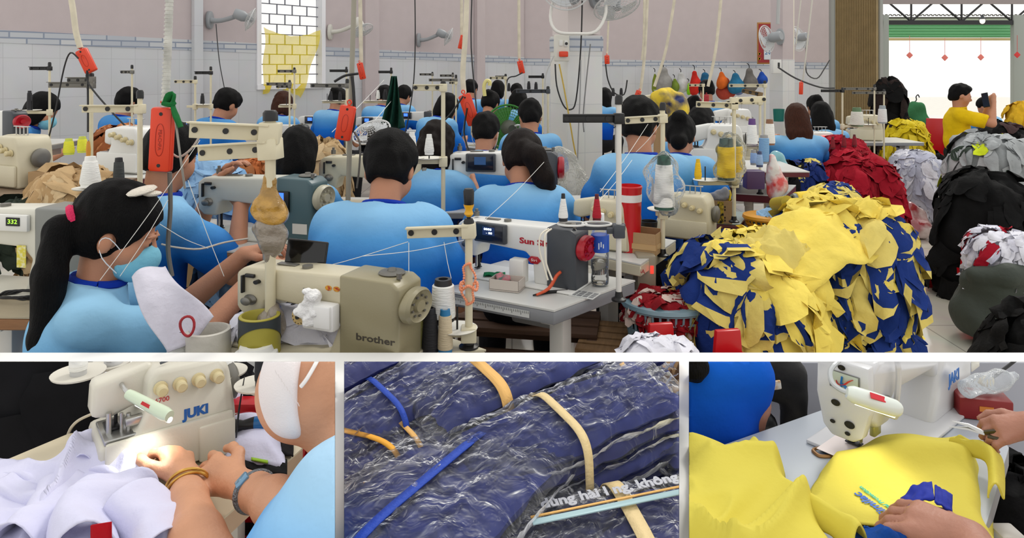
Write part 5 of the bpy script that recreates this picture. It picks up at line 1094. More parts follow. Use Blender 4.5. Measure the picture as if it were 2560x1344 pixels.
conduit('thin conduit over the farthest red strip', [P(1154, -30, 9.4), P(1154, 90, 9.4)], .02); strip('farthest red power strip left of the square pillar', 1158, 88, 1150, 122, 9.3, 11, text=False); conduit('thin conduit over red strip near the far row', [P(1297, -30, 8.6), P(1298, 150, 8.6)], .018); strip('red power strip over the far row woman', 1299, 152, 1306, 184, 8.5, 13, text=False); conduit('cord over the red strip behind the square pillar', [P(1524, -30, 8.6), P(1518, 136, 8.6)], .012); strip('small red power strip just right of the square pillar', 1517, 138, 1518, 160, 8.5, 11, text=False)
for i, (x0, x1, y1, d, c) in enumerate(((1620, 1600, 236, 6.4, 'over the orange strip behind the tall man'), (1692, 1636, 216, 6.8, 'slanting toward the yellow bundle'), (1806, 1770, 216, 6.6, 'over the dark red strip'), (1612, 1606, 150, 8.8, 'farther back beside the wall'))): conduit('slim conduit ' + c, [P(x0, -40, d), P((x0 + x1) / 2 + 2, y1 * .55, d), P(x1, y1, d)], .014 if i < 3 else .02)
strip('orange power strip behind the tall man\'s head', 1598, 226, 1587, 254, 6.3, 12, text=False); strip('dark red power strip before the bag-facing woman', 1766, 236, 1766, 262, 6.5, 11, text=False, col=mat((170, 24, 36), .4)); strip('orange label strip below the slim pillar fan', 2003, 205, 2002, 236, 8.4, 9, text=False)
for i, (pts, d, r, c, lb) in enumerate((
    ([(476, -30), (474, 90), (470, 200), (466, 266)], 8.6, .012, (24, 24, 26), 'black cable down the wall corner strip'), ([(540, 60), (548, 150), (562, 225)], 8.4, .006, (60, 60, 62), 'cord from the leftmost wall fan'), ([(1037, -20), (1038, 100), (1034, 205), (1020, 300), (1008, 350)], 6.6, .006, (40, 40, 42), 'thin black cable over the middle rows'), ([(1180, -20), (1178, 120), (1192, 280)], 4.9, .005, (50, 50, 52), 'thin black cable right of the white conduit'),
    ([(1456, -20), (1452, 120), (1440, 250), (1425, 274), (1408, 262), (1392, 215), (1388, 160)], 5.8, .006, (24, 24, 26), 'black cable looped across the square pillar'), ([(1398, 160), (1410, 220), (1424, 300), (1436, 370), (1452, 440)], 5.75, .006, (196, 166, 70), 'yellow cord down the square pillar'), ([(1384, 140), (1364, 190), (1362, 260)], 5.75, .006, (186, 186, 184), 'pale cord off the pillar junction box'), ([(1452, 150), (1450, 240), (1446, 330), (1444, 400)], 5.72, .005, (150, 150, 150), 'grey cord down the middle of the pillar'), ([(1476, 110), (1466, 200), (1458, 290), (1460, 330)], 5.72, .005, (120, 120, 120), 'second grey cord down the pillar'),
    ([(1306, 182), (1290, 190), (1268, 200), (1262, 260)], 8.4, .008, (44, 44, 46), 'black lead from strip over the far row'), ([(1514, 160), (1520, 200), (1536, 232), (1560, 236), (1568, 200)], 8.4, .008, (30, 30, 32), 'black lead curling right of the pillar'), ([(1945, 168), (1990, 196), (2050, 218), (2086, 220)], 8.6, .01, (60, 60, 62), 'dark cable from slim pillar to the shutter'), ([(2015, 120), (2016, 180), (2042, 196), (2062, 170), (2074, 150)], 9.2, .008, (70, 70, 70), 'cord looped under the doorway-side fan'), ([(2034, -30), (2020, 90), (2006, 215)], 8.8, .01, (200, 196, 186), 'pale cord slanting down by the slim pillar'), ([(2006, -30), (1994, 70), (1990, 110)], 8.8, .008, (200, 196, 186), 'pale cord behind the slim pillar fan'),
    ([(1948, -30), (1944, 60)], 9.0, .022, (176, 178, 178), 'grey pipe above the slim pillar fan'))):
    cable('hanging_cable', lb, [P(x, y, d) for x, y in pts], r, c)
# threads strung from the stands
for i, (a, b, lb) in enumerate(((P(1020, 604, 2.2), P(700, 690, 2.3), 'white thread from the cream stand arm to the left'), (P(1160, 600, 2.16), P(905, 640, 2.1), 'white thread from the cream stand to the beige machine'), (P(1022, 606, 2.16), P(1022, 690, 2.12), 'white thread hanging at the end of the cream arm'), (P(1110, 605, 2.16), P(1128, 695, 2.16), 'white thread dropping to the tall white cone'), (P(1360, 405, 2.9), P(1212, 550, 2.6), 'white thread over the ponytail woman\'s back'), (P(1580, 400, 3.0), P(1490, 510, 2.6), 'white thread rising from the red cone'), (P(1620, 310, 2.95), P(1500, 480, 2.6), 'second white thread rising from the red cone'), (P(1650, 310, 2.95), P(1590, 380, 2.95), 'orange thread from the cream stand by the tall man'),
    (P(500, 350, 2.3), P(250, 700, 2.15), 'white thread in front of the masked woman\'s face'), (P(420, 500, 2.2), P(300, 690, 2.15), 'second white thread before the masked woman'), (P(470, 450, 2.2), P(560, 690, 2.3), 'white thread falling toward the teal machine table'), (P(400, 560, 2.2), P(520, 620, 2.4), 'white thread crossing the bundled leads'), (P(980, 250, 7), P(900, 340, 5), 'white thread slanting over the green cloth'), (P(960, 200, 7), P(830, 330, 6), 'white thread beside the small tan label'))):
    cable('thread_strand', lb, [a, a.lerp(b, .5) + V((0, 0, -.008)), b], .0011 if a.y < 4 else .003, (226, 226, 222), 'thread', 'thread strands')

# wall fans
wn_ = V(((WB - WA).y, -(WB - WA).x, 0)).normalized()
def fan_on_wall(label, px, py, bx, by, rad, face, off=.3, **k):
    b = on_wall(bx, by, .02); c = on_wall(px, py, off); return wall_fan(label, c, face, rad * c.y / F, b, **k)
fan_on_wall('grey wall fan left of the barred window', 570, 46, 521, 50, 30, V((.8, .25, -.35)), .45); fan_on_wall('wall fan right of the window with worn yellowed cage', 858, 72, 822, 80, 28, V((.45, -.35, -.8)), .4, grey=(206, 204, 196)); fan_on_wall('grey wall fan over the middle rows', 1072, 90, 1044, 100, 24, V((.85, .1, -.4)), .4)
wall_fan('grey fan on the slim pillar by the calendar', P(1922, 96, 8.95), (-.6, .7, -.15), .17, P(1950, 92, 9.38)); wall_fan('grey fan beside the folding shutter', P(1996, 96, 11.4), (-.45, .8, -.2), .2, P(2012, 104, 11.9)); wall_fan('tilted fan cage right of the square pillar top', P(1540, 8, 5.8), (.2, -.5, -.84), .19, P(1486, -10, 6.0)); wall_fan('fan whose motor shows at the square pillar top', P(1416, -40, 5.6), (-.3, -1, -.2), .2, P(1436, -22, 5.9))
conduit('white hose bowed round the square pillar', [P(1392, -30, 5.75), P(1376, 40, 5.7), P(1392, 78, 5.65), P(1440, 84, 5.6), P(1490, 78, 5.65), P(1515, 30, 5.7), P(1508, -30, 5.75)], .013, mat((222, 220, 214), .5))
# junction box on the square pillar
jb = thing('socket_box', 'white socket box with orange plug on the square pillar', 'socket box', P(1404, 120, 5.84), R(22)); MB().box((0, 0, 0), (.125, .05, .215), .01).build('box', mat((216, 214, 204), .5), jb); MB().box((-.02, -.028, .04), (.03, .012, .05), .004).box((.025, -.028, .035), (.03, .012, .05), .004).build('switch', OFFW, jb); MB().cyl((.025, -.02, .035), (.025, -.04, .035), .012).build('button', BLK, jb); MB().box((.0, -.036, -.05), (.07, .04, .045), .008).build('plug', ORANGEP, jb)
s2 = thing('socket_box', 'white switch box on the slim pillar', 'socket box', P(1940, 166, 9.25), R(28)); MB().box((0, 0, 0), (.15, .05, .18), .01).build('box', OFFW, s2); MB().box((.02, -.028, .02), (.03, .012, .06), .004).build('switch', BLK, s2)
# calendar
cal = thing('calendar', 'red and gold framed wall calendar with a date pad', 'calendar', P(1911, 108, 13.6)); cw = 36 * 13.6 / F; ch = 104 * 13.6 / F
MB().box((0, 0, 0), (cw, .03, ch), .006).build('frame', mat((170, 120, 60), .5, .3), cal); MB().box((0, -.017, 0), (cw * .86, .01, ch * .93)).build('board', mat((150, 20, 26), .4), cal)
g = MB()
for k in range(7): g.tube([(-.09 + .02 * k, -.024, .06 + .03 * sin(k)), (-.07 + .02 * k, -.026, .02 + .05 * cos(k * 2)), (-.05 + .022 * k, -.024, -.02 + .02 * k)], .006, 5)
for k in range(4): g.box((-.1, -.024, -.2 - .0 * k + (k % 2) * -.09), (.03, .006, .05), rot=(0, R(45) * (k // 2), 0))
g.build('gold_ornament', mat((226, 170, 60), .35, .6), cal); pd = MB().box((.045, -.03, -.2), (.13, .02, .22), .003).build('date_pad', mat((214, 220, 226), .6), cal); text_mesh('date', '24', .11, mat((60, 110, 160), .5), pd, face_frame((.045, -.041, -.18), (1, 0, 0), (0, 0, 1)), bold=.002)
tag(MB().box((0, 0, 0), (.16, .01, .35)).build('paper_notice', mat((150, 130, 106), .8), None, loc=on_wall(926, 203, .03), rot=(0, 0, side_rz)), 'small tan paper stuck on the tiled wall', 'notice')
# bags hung along the back wall
bm_ = dict(group='bags hung on the back wall')
for i, (x, y0, y1, w, c, lb) in enumerate(((1637, 175, 235, 16, (126, 140, 50), 'olive bag peeping left of the grey backpack'), (1658, 164, 236, 44, (150, 148, 144), 'grey patterned backpack on the back wall'), (1686, 190, 236, 18, (110, 130, 50), 'olive bag behind the white bag'), (1702, 176, 236, 34, (204, 206, 204), 'white plastic bag on the back wall'), (1722, 200, 240, 10, (150, 220, 40), 'lime green strip of bag beside the red one'), (1736, 168, 242, 27, (196, 44, 34), 'red bag on the back wall'), (1762, 178, 242, 42, (40, 100, 140), 'blue bag behind the bag-facing woman'), (1803, 174, 225, 26, (214, 104, 40), 'bright orange bag on the back wall'), (1838, 180, 236, 40, (44, 112, 150), 'teal blue bag behind the rust-red bag'), (1812, 192, 250, 46, (176, 72, 56), 'rust-red round bag on the back wall'), (1846, 196, 240, 22, (120, 140, 190), 'periwinkle bag right of the rust-red bag'), (1873, 164, 238, 36, (112, 108, 104), 'dark grey backpack on the back wall'), (1903, 176, 214, 24, (40, 80, 170), 'blue bag nearest the slim pillar'))):
    d = 13.2 - .1 * (i % 3); rx = w / 2 * d / F; hz = (y1 - y0) / 2 * d / F; s = SDF(.05); s.ell((0, 0, -hz * .3), (rx, .12, hz * .62)).cap((0, 0, -hz * .2), (rx * .12, 0, hz * .6), rx * .85, rx * .5)
    o = thing('hanging_bag', lb, 'bag', P(x, (y0 + y1) / 2, d), 0, 'bags hung on the back wall'); skin('bag', s, .022, cloth(c, .2, .8, 12), o, amp=.05, freq=5); MB().tube([(0, 0, hz * .85), (.01, .05, hz * 1.05), (.0, .12, hz * 1.15)], .007, 5).build('strap', BLKC, o)
ys = SDF(.05); ys.ell((0, 0, 0), (.17, .13, .11)).ell((.05, -.02, -.1), (.11, .1, .1)).ell((-.09, 0, .02), (.1, .1, .08)); o = skin('bundle', ys, .014, mat((236, 206, 60), .8, bump=.6, bscale=14, col2=(34, 46, 96), vscale=5), None, amp=.06, freq=9); o.location = P(1683, 252, 6.9); carton('tall brown carton under the yellow and navy bundle', (o.location.x, o.location.y, 0), (.3, .24, o.location.z - .2), 10); tag(o, 'yellow and navy bundle of clothes behind the bun woman', 'bundle')
# green pedestal fan
gf = thing('pedestal_fan', 'green caged pedestal fan seen from behind', 'fan', (*P(1268, 0, 5.6).xy, 0)); hc = P(1268, 318, 5.6).z; gr = 56 * 5.6 / F; gm = mat((44, 120, 36), .45, name='green_plastic')
MB().lathe([(0, 0), (.2, 0), (.21, .02), (.05, .05), (.03, .06), (0, .06)], 22).build('foot', gm, gf); MB().cyl((0, 0, .05), (0, 0, hc - .1), .016).build('pole', CHAR, gf)
T = M.Translation((0, 0, hc)) @ Euler((R(90), 0, R(14))).to_matrix().to_4x4(); c = MB()
for k in range(4, 9): c.tube([T @ V((gr * k / 8 * cos(a), gr * k / 8 * sin(a), .05 * (1 - (k / 8) ** 2))) for a in [2 * pi * i / 26 for i in range(27)]], .0028, 4, 1)
for k in range(40): a = 2 * pi * k / 40; c.tube([T @ V((gr * t * cos(a), gr * t * sin(a), .06 * (1 - t * t))) for t in (.3, .7, 1)], .0022, 4, 1)
c.tube([T @ V((gr * cos(a), gr * sin(a), 0)) for a in [2 * pi * i / 30 for i in range(31)]], .009, 6, 1); c.build('cage', gm, gf)
for k in range(3): a0 = 2 * pi * k / 3; MB().grid(lambda u, v: T @ V((gr * .9 * (.2 + .8 * u) * cos(a0 + (v - .5) * 1.7), gr * .9 * (.2 + .8 * u) * sin(a0 + (v - .5) * 1.7), -.02 + (v - .5) * .05)), 5, 6).build('blade', mat((70, 140, 50), .4), gf)
MB().lathe([(gr * .34, .02), (gr * .36, .06), (gr * .3, .12), (.03, .16), (0, .16)], 22, T=T).build('motor', mat((70, 74, 62), .5), gf); MB().tube([T @ V((.02, .02, .15)), T @ V((.05, .03, .19)), T @ V((.055, -.02, .16))], .008, 6).build('handle', mat((200, 204, 206), .3, .5), gf)
# dusty fan lying among the middle rows
df = wall_fan('dusty dark fan cage in the row behind the stout man', P(932, 338, 4.9), (-.2, -.5, .8), .13, P(940, 372, 5.0), grey=(70, 68, 64))
# green cloth on a stand, and dark green shirt hanger by the door
def hang(u, v): return P(985 + (u - .5) * (14 + 46 * v) - 4 * v, 190 + 130 * v, 6.9) + V((0, .06 * sin(u * 16 + v * 4) * (.3 + v), 0))
sheet('hanging_cloth', 'dark green cloth hung from a thread stand', 'cloth', hang, 24, 18, cloth((20, 62, 50)))
hs = thing('hanging_shirt', 'green shirt on a hanger at the doorway', 'shirt', P(2290, 300, 10.5)); s = SDF(.05); k_ = 10.5 / F
s.ell((0, 0, -.02), (.13, .07, .27)).cap((-.05, 0, .2), (-.15, 0, .06), .06, .05).cap((.05, 0, .2), (.17, 0, .0), .06, .06); skin('shirt', s, .02, cloth((60, 120, 78)), hs, amp=.05, freq=6); MB().tube([(-.12, 0, .22), (0, 0, .28), (.0, 0, .34), (.03, 0, .37), (.05, 0, .33)], .008, 5).build('hanger', BLK, hs)
# pale yellow hook hose
cable('hooked_hose', 'pale yellow hooked hose over the far row', [P(1212, 240, 7.6), P(1210, 215, 7.6), P(1216, 202, 7.6), P(1224, 204, 7.6), P(1224, 214, 7.6)], .02, (226, 216, 140), 'hose', None)
# bottle beside the red-wheeled machine
bp_ = Z(1500, 712, .7205); bt = thing('water_bottle', 'half-full plastic water bottle with blue label', 'bottle', bp_); s_ = .98
pet = film_mat('bottle_plastic', .72, (235, 242, 248), .05, .25, 60); MB().lathe([(r * s_, z * s_) for r, z in ((.0, .004), (.024, .0), (.032, .008), (.033, .03), (.030, .05), (.033, .07), (.033, .16), (.031, .175), (.0315, .19), (.024, .215), (.0135, .235), (.0135, .25))], 26).build('bottle', pet, bt)
wm = bpy.data.materials.new('water'); wm.use_nodes = True; b_ = wm.node_tree.nodes['Principled BSDF']; b_.inputs['Transmission Weight'].default_value = .95; b_.inputs['Roughness'].default_value = .02; b_.inputs['IOR'].default_value = 1.2
MB().lathe([(r * s_, z * s_) for r, z in ((0, .007), (.022, .005), (.03, .012), (.031, .03), (.028, .05), (.031, .068), (.031, .09), (0, .09))], 24).build('water', wm, bt); lbm = MB().lathe([(.0335 * s_, .125 * s_), (.0338 * s_, .13 * s_), (.0335 * s_, .186 * s_)], 26).build('label', mat((28, 84, 190), .35), bt); MB().lathe([(.0158 * s_, .236 * s_), (.0158 * s_, .262 * s_), (0, .263 * s_)], 20).build('cap', mat((236, 240, 244), .4), bt)
for i in range(3): MB().box((-.008 + i * .008, -.0335 * s_, .15 * s_ + .006 * (i % 2)), (.004, .001, .022 - i * .004)).build('print', mat((220, 232, 244), .4), lbm)
# small props on the red-wheeled machine's table
tr = thing('plastic_box', 'small clear plastic box of scraps by the red-wheeled machine', 'box', Z(1268, 722, .7205), R(-20)); MB().box((0, 0, .004), (.11, .07, .006)).box((0, -.034, .022), (.11, .002, .036)).box((0, .034, .022), (.11, .002, .036)).box((-.054, 0, .022), (.002, .07, .036)).box((.054, 0, .022), (.002, .07, .036)).build('tray', mat((206, 196, 186), .25), tr)
sc = SDF(.01)
for i in range(10): sc.ell((rs.uniform(-.04, .04), rs.uniform(-.025, .025), rs.uniform(.015, .042)), (.014, .01, .007))
skin('scraps', sc, .004, mat((200, 120, 130), .8, col2=(90, 120, 110), vscale=40), tr, amp=.004, freq=80)
tag(MB().box((0, 0, .045), (.06, .045, .085), .006).build('white_carton', mat((232, 230, 224), .5), None, loc=Z(1297, 706, .722), rot=(0, 0, R(-28))), 'small white carton standing against the red-wheeled machine', 'carton')
sn = thing('thread_snips', 'orange-handled snips lying by the charcoal machine end', 'snips', Z(1372, 735, .7205), R(20)); MB().tube([(-.05, -.01, .006), (.0, .0, .02), (.035, .015, .055), (.05, .01, .07)], [.004, .006, .006, .005], 6).build('handle', mat((206, 80, 40), .4), sn); MB().tube([(-.06, -.005, .004), (.0, .008, .005), (.07, .0, .004)], [.003, .006, .006], 6).build('blade', BLK, sn)
cd = MB()
for o_ in (0, .016): cd.tube([P(1372 + o_ * 400, 572, 2.5), P(1352 + o_ * 700, 586, 2.46), P(1348 + o_ * 900, 620, 2.45), P(1358 + o_ * 500, 660, 2.44), P(1370 + o_ * 700, 700, 2.43)], .0032, 6)
tag(cd.build('draped_lead', mat((226, 220, 204), .6), None), 'doubled cream cord draped over the red-wheeled machine front', 'cord')
gc = sheet('cloth_scrap', 'green cloth scrap by the plastic box', 'cloth scrap', lambda u, v: Z(1236, 690, .727) + V(((u - .5) * .08, (v - .5) * .05, .008 * sin(u * 7) * cos(v * 5) + .006)), 8, 8, cloth((20, 110, 70)))
slot = MB().box((0, 0, 0), (.09, .07, .002), 0).build('parts_tray', mat((206, 208, 206), .4), None, loc=Z(1462, 736, .7215), rot=(0, 0, R(-30))); gg = MB()
for i in range(4):
    for j in range(3): gg.box((-.033 + i * .022, -.02 + j * .02, .0016), (.016, .014, .001))
gg.build('compartment', mat((128, 130, 132), .5), slot); tag(slot, 'grey compartment tray set in the table behind the wheel', 'tray')
# carton, red bin, cup on the pale table
k1 = carton('open brown carton with tape holding a black cup', Z(1610, 626, .7455), (.135, .12, .085), -28); MB().box((0, -.0625, .03), (.137, .003, .022)).box((.069, 0, .03), (.003, .122, .022)).build('tape', mat((196, 160, 110), .2, coat=.6), k1)
tag(MB().lathe([(.0, 0), (.03, 0), (.038, .09), (.035, .09), (.028, .006)], 18).build('black_cup', BLK, None, loc=Z(1622, 604, .752)), 'black cup standing in the open carton', 'cup')
rb = thing('red_bin', 'red plastic bin with a white band behind the carton', 'bin', P(1574, 600, 2.98)); rb.location.z = .7455; MB().lathe([(0, 0), (.043, 0), (.05, .25), (.053, .265), (.048, .27), (.04, .02)], 26).build('bin', mat((196, 20, 28), .3), rb); MB().lathe([(.0494, .205), (.0506, .235)], 26).build('band', mat((232, 230, 226), .4), rb)
k2 = carton('brown carton with dotted yellow tape holding tools', Z(1803, 553, .7005), (.11, .09, .115), -20); MB().box((0, -.047, .055), (.03, .003, .112)).build('tape', mat((206, 176, 50), .4, col2=(20, 20, 20), vscale=70), k2)
for q in (-.022, .022):
    for z in (.015, .03, .07, .085): MB().box((q, -.0475, z), (.006, .003, .009)).build('print', BLK, k2)
tg = thing('grey_cloth_roll', 'grey cloth roll sticking out of the dotted carton', 'cloth', Z(1803, 553, .7005) + V((-.01, 0, .125))); s = SDF(.02); s.cap((-.03, 0, 0), (.03, 0, .02), .026, .03); skin('roll', s, .006, cloth((150, 152, 162)), tg, amp=.01, freq=30)
tag(MB().tube([(0, 0, 0), (.004, 0, .03), (.0, 0, .055)], [.006, .007, .004], 6).build('yellow_tool', mat((226, 200, 30), .4), None, loc=Z(1803, 553, .7005) + V((.04, -.01, .11))), 'yellow tool handle in the dotted carton', 'tool')
ct = thing('control_box', 'grey motor box with red digits under the pale table', 'control box', P(1612, 700, 2.9)); MB().box((0, 0, -.01), (.075, .09, .24), .008).build('case', mat((150, 140, 120), .45), ct); text_mesh('digits', '4..', .03, REDL, ct, face_frame((-.01, -.047, -.02), (1, 0, 0), (0, 0, 1))); MB().box((.02, -.046, .055), (.012, .003, .03)).build('red_lamp', REDL, ct)
# cones lying, baskets, crate, pallet
for i, (x, y, ex) in enumerate(((2010, 500, 62), (2005, 520, 66))):
    o = cone('yellow thread cone lying on its side, ' + ('upper of two' if i == 0 else 'lower of two'), P(x + 30, y, 3.7), .15, .04, .034, (240, 208, 60), (120, 130, 134)); o.rotation_euler = (R(8), R(-90 if i == 0 else 90), R(5)); o.location = P(x + (36 if i == 0 else -34), y - 6 + i * 4, 3.7 - i * .1)
tag(MB().lathe([(.012, 0), (.034, 0), (.034, .12), (.012, .12)], 20).build('yellow_spool', mat((180, 160, 40), .6), None, loc=P(1938, 510, 3.75), rot=(R(75), 0, R(10))), 'dark yellow spool end-on beside the lying cones', 'spool')
def basket(label, p, rx, ry, h, m, rows=5, cols=36, group='plastic baskets', handle=False):
    b = thing('basket', label, 'basket', p); mb = MB()
    for k in range(rows + 1):
        t = k / rows; mb.tube([((rx * (.78 + .22 * t)) * cos(a), ry * (.78 + .22 * t) * sin(a), h * t) for a in [2 * pi * i / 40 for i in range(41)]], .006 if 0 < k < rows else .012, 5, 1)
    for i in range(cols): a = 2 * pi * i / cols; mb.tube([(rx * .78 * cos(a), ry * .78 * sin(a), 0), (rx * cos(a), ry * sin(a), h)], .0055, 4, 1)
    mb.lathe([(0, .004), (1, .004)], 30, T=M.Diagonal(V((rx * .78, ry * .78, 1, 1)))); mb.build('basket', m, b)
    mb = MB().lathe([(.975, .0), (1.04, .0), (1.05, .012), (1.0, .02)], 40, T=M.Translation((0, 0, h - .012)) @ M.Diagonal(V((rx, ry, 1, 1)))); mb.build('rim', m, b)
    mb = MB().lathe([(.765, .01), (.9, h * .55), (.93, h * .62)], 40, T=M.Diagonal(V((rx, ry, 1, 1)))); mb.build('liner', m, b)
    return b
bc = P(1668, 780, 2.75); bkz = bc.z - .18; basket('blue-grey plastic basket of red scraps below the pale table', (bc.x, bc.y, bkz), .165, .15, .22, mat((122, 150, 162), .35))
heap('cloth_scraps', 'dark red cloth scraps filling the blue-grey basket', 'cloth scraps', (bc.x - .01, bc.y, 0), .135, .12, .07, [cloth((130, 16, 26)), cloth((150, 26, 36)), cloth((200, 180, 170))], 120, (.04, .08), (.015, .04), 51, lambda a, t, r: r.choice((0, 0, 0, 0, 1, 1, 2)), base=bkz + .17, skirt=.0, lift=.03)
def crate(label, p, s, rz, n=5, m=WOODS):
    c = thing('wooden_crate', label, 'crate', p, R(rz)); w, d_, h = s
    for i in range(n): MB().box((0, -d_ / 2 + d_ * (i + .5) / n, h - .01), (w, d_ / n * .78, .018), .002).build('slat', m, c)
    for q in (-1, 1):
        MB().box((q * (w / 2 - .02), 0, h - .035), (.04, d_, .03), .002).build('batten', m, c)
        for k in range(3): MB().box((0, q * (d_ / 2 - .012), h * (.2 + .28 * k)), (w, .016, .06), .002).build('side_board', m, c)
        for z in (-1, 1): MB().box((q * (w / 2 - .02), z * (d_ / 2 - .03), h / 2 - .02), (.04, .04, h - .04), .002).build('post', m, c)
    return c
crate('wooden slatted crate between table leg and blue-grey basket', (*Z(1528, 850, .42).xy, 0), (.24, .34, .44), -14); crate('wooden slatted bench under the pale table', (*P(1690, 0, 3.3).xy, 0), (.3, .34, .42), -20)
crate('long brown plank bench behind the white table leg', (*P(1310, 0, 3.0).xy, 0), (.62, .3, .46), -10, 3, mat((92, 66, 48), .7, bump=.2, var=.2, stretch=(1, 8, 8)))
basket('stool-height basket stand under the scraps', (bc.x, bc.y, 0), .13, .12, bkz - .01, mat((150, 118, 80), .6), 3, 16)
yb = P(1935, 560, 3.75); basket('orange-yellow plastic basket behind the near heap', (yb.x, yb.y, yb.z - .06), .15, .12, .10, mat((226, 158, 28), .4), 3, 30); heap('cloth_scraps', 'pale blue cloth pieces in the orange-yellow basket', 'cloth scraps', (yb.x + .03, yb.y, 0), .13, .1, .08, [LBL], 40, (.06, .12), (.05, .09), 52, None, base=yb.z - .02, skirt=0, lift=.03); carton('low carton supporting the orange-yellow basket', (yb.x, yb.y, 0), (.26, .22, yb.z - .065), 8)
for i, (x, y, d) in enumerate(((1668, 840, 2.45), (1840, 858, 2.35))):
    p = P(x, y, d); red_stool('red stool chair edge at the wall, ' + ('below the basket' if i == 0 else 'below the near heap'), (p.x, p.y + .0, 0), p.z - .05, .12, 10, 'red stools at the low wall', .085)
heap('cloth_scraps', 'white cloth pieces on the floor stool before the basket', 'cloth scraps', hp(1640, 2.25), .085, .06, .05, [WHC], 40, (.04, .08), (.03, .06), 53, None, base=P(0, 884, 2.25).z - .01, skirt=0)
# plastic film bag right of pony-tail woman, purple box, shopping bag
fb = SDF(.05); fb.ell((0, 0, 0), (.13, .1, .15)).ell((.06, 0, -.1), (.12, .1, .12)); o = skin('film_sack', fb, .014, film_mat('clear_sack', .45, (220, 220, 210)), None, amp=.05, freq=8); o.location = P(1408, 430, 4.4); tag(o, 'big clear film sack at the foot of the square pillar', 'plastic sack'); red_stool('red stool under the clear film sack', P(1408, 430, 4.4), .62, .2)
o = tag(MB().box((0, 0, 0), (.1, .08, .1), .008).build('purple_box', mat((70, 44, 86), .5), None, loc=P(1884, 448, 3.95)), 'dark purple box under the pale blue cones', 'box'); sb = SDF(.03); sb.ell((0, 0, 0), (.06, .05, .1)).cap((0, 0, .05), (-.02, 0, .14), .035, .02); o = skin('hanging_shopping_bag', sb, .01, mat((226, 220, 214), .3, bump=.5, bscale=20, col2=(206, 60, 50), vscale=11, coat=.3), None, amp=.03, freq=12); o.location = P(1938, 455, 4.2); tag(o, 'white shopping bag with red print hanging at the table end', 'bag')
tb = SDF(.03); tb.ell((0, 0, 0), (.075, .06, .11)); o = skin('hanging_plastic_bag', tb, .01, mat((120, 176, 186), .3, bump=.5, bscale=20, coat=.3), None, amp=.03, freq=12); o.location = P(1944, 418, 4.9); tag(o, 'pale turquoise plastic bag behind the shopping bag', 'bag'); tag(MB().lathe([(0, 0), (.06, 0), (.068, .15), (.06, .15), (.055, .01)], 20).build('green_tub', mat((24, 110, 96), .4), None, loc=P(1947, 303, 8.8)), 'green plastic tub on the slim pillar', 'tub')
# red chair at the door and pieces of the gate outside
red_stool('red plastic chair beside the standing man', hp(2352, 9.0), .42, .36, -20, 'red plastic stools', .45)
tr = thing('roof_truss', 'dark steel roof truss over the doorway yard', 'roof truss', P(2380, 30, 15)); w2_ = 2.6
MB().box((0, 0, .26), (w2_ * 1.5, .08, .07)).build('top_chord', DARKM, tr); MB().box((0, 0, -.22), (w2_ * 1.5, .08, .09)).build('bottom_chord', DARKM, tr)
for k in range(4):
    x = -1.9 + k * 1.05; MB().cyl((x, 0, -.2), (x + .52, 0, .25), .02).cyl((x + .52, 0, .25), (x + 1.05, 0, -.2), .02).cyl((x, 0, -.2), (x, 0, .25), .02).build('web', DARKM, tr)
cr = MB()
for k in range(46): x = -2 + k * .09; cr.tube([(x + .035 * cos(a), 0, .032 * sin(a)) for a in [pi * i / 6 for i in range(7)]], .012, 4, 1)
cr.box((0, 0, -.05), (4.2, .06, .05)); o = cr.build('trim_4', mat((70, 66, 58), .6), None, loc=P(2400, 40, 16)); tag(o, kind='structure')
ea = tag(MB().box((0, 0, 0), (3.6, .1, .09)).build('door_lintel', mat((150, 140, 140), .7), None, loc=P(2420, 4, 14)), 'pale lintel above the doorway', 'lintel', kind='structure')
gs = thing('roller_shutter', 'green rolled-up shutter over the yard gate', 'shutter', P(2376, 76, 15.5)); L_ = 318 * 15.5 / F  # rolled-up roller shutter of the gate, not a blind
for k in range(5): MB().tube([(-L_ / 2, 0, .13 - k * .062), (L_ / 2, 0, .13 - k * .062)], .036, 8, 1).build('slat', mat((112, 190, 132), .45), gs)
MB().box((0, .0, -.19), (L_, .1, .05)).build('bottom_bar', mat((206, 186, 130), .5), gs); MB().box((0, .06, .22), (L_, .1, .07)).build('housing', mat((190, 200, 180), .5), gs)
for i, (x, w_, lb) in enumerate(((2212, 14, 'grey gate post on the doorway\'s left'), (2543, 26, 'grey gate post on the doorway\'s right'))): o = MB().box((0, 0, 0), (w_ * 15 / F, .12, 2.6), .01).build('gate_post', mat((150, 156, 150), .5), None, loc=P(x, 180, 15)); o.location.z = 1.3; tag(o, lb, 'post')
for i, (x, y, lb) in enumerate(((2274, 138, 'left paper ornament hung in the gateway'), (2362, 144, 'middle paper ornament hung in the gateway'), (2452, 143, 'right paper ornament hung in the gateway'), (2543, 137, 'red paper ornament on the right gate post'))): o = MB().box((0, 0, 0), (.1, .02, .1), .01, rot=(0, R(45), 0)).tube([(0, 0, .07), (0, 0, .4)], .004, 4, 1).build('hanging_ornament', mat((226, 120, 110) if i < 3 else (206, 50, 50), .6), None, loc=P(x, y, 14.7)); tag(o, lb, 'ornament')
lm = thing('light_bulb', 'bulb with white shade hung under the truss', 'lamp', P(2456, 52, 14.4)); MB().ell((0, 0, 0), (.05, .05, .06)).build('bulb', mat((255, 244, 214), .3, emit=1.5), lm); MB().lathe([(.03, .05), (.07, .03), (.03, .08), (.02, .12)], 14).build('cap', CHAR, lm)
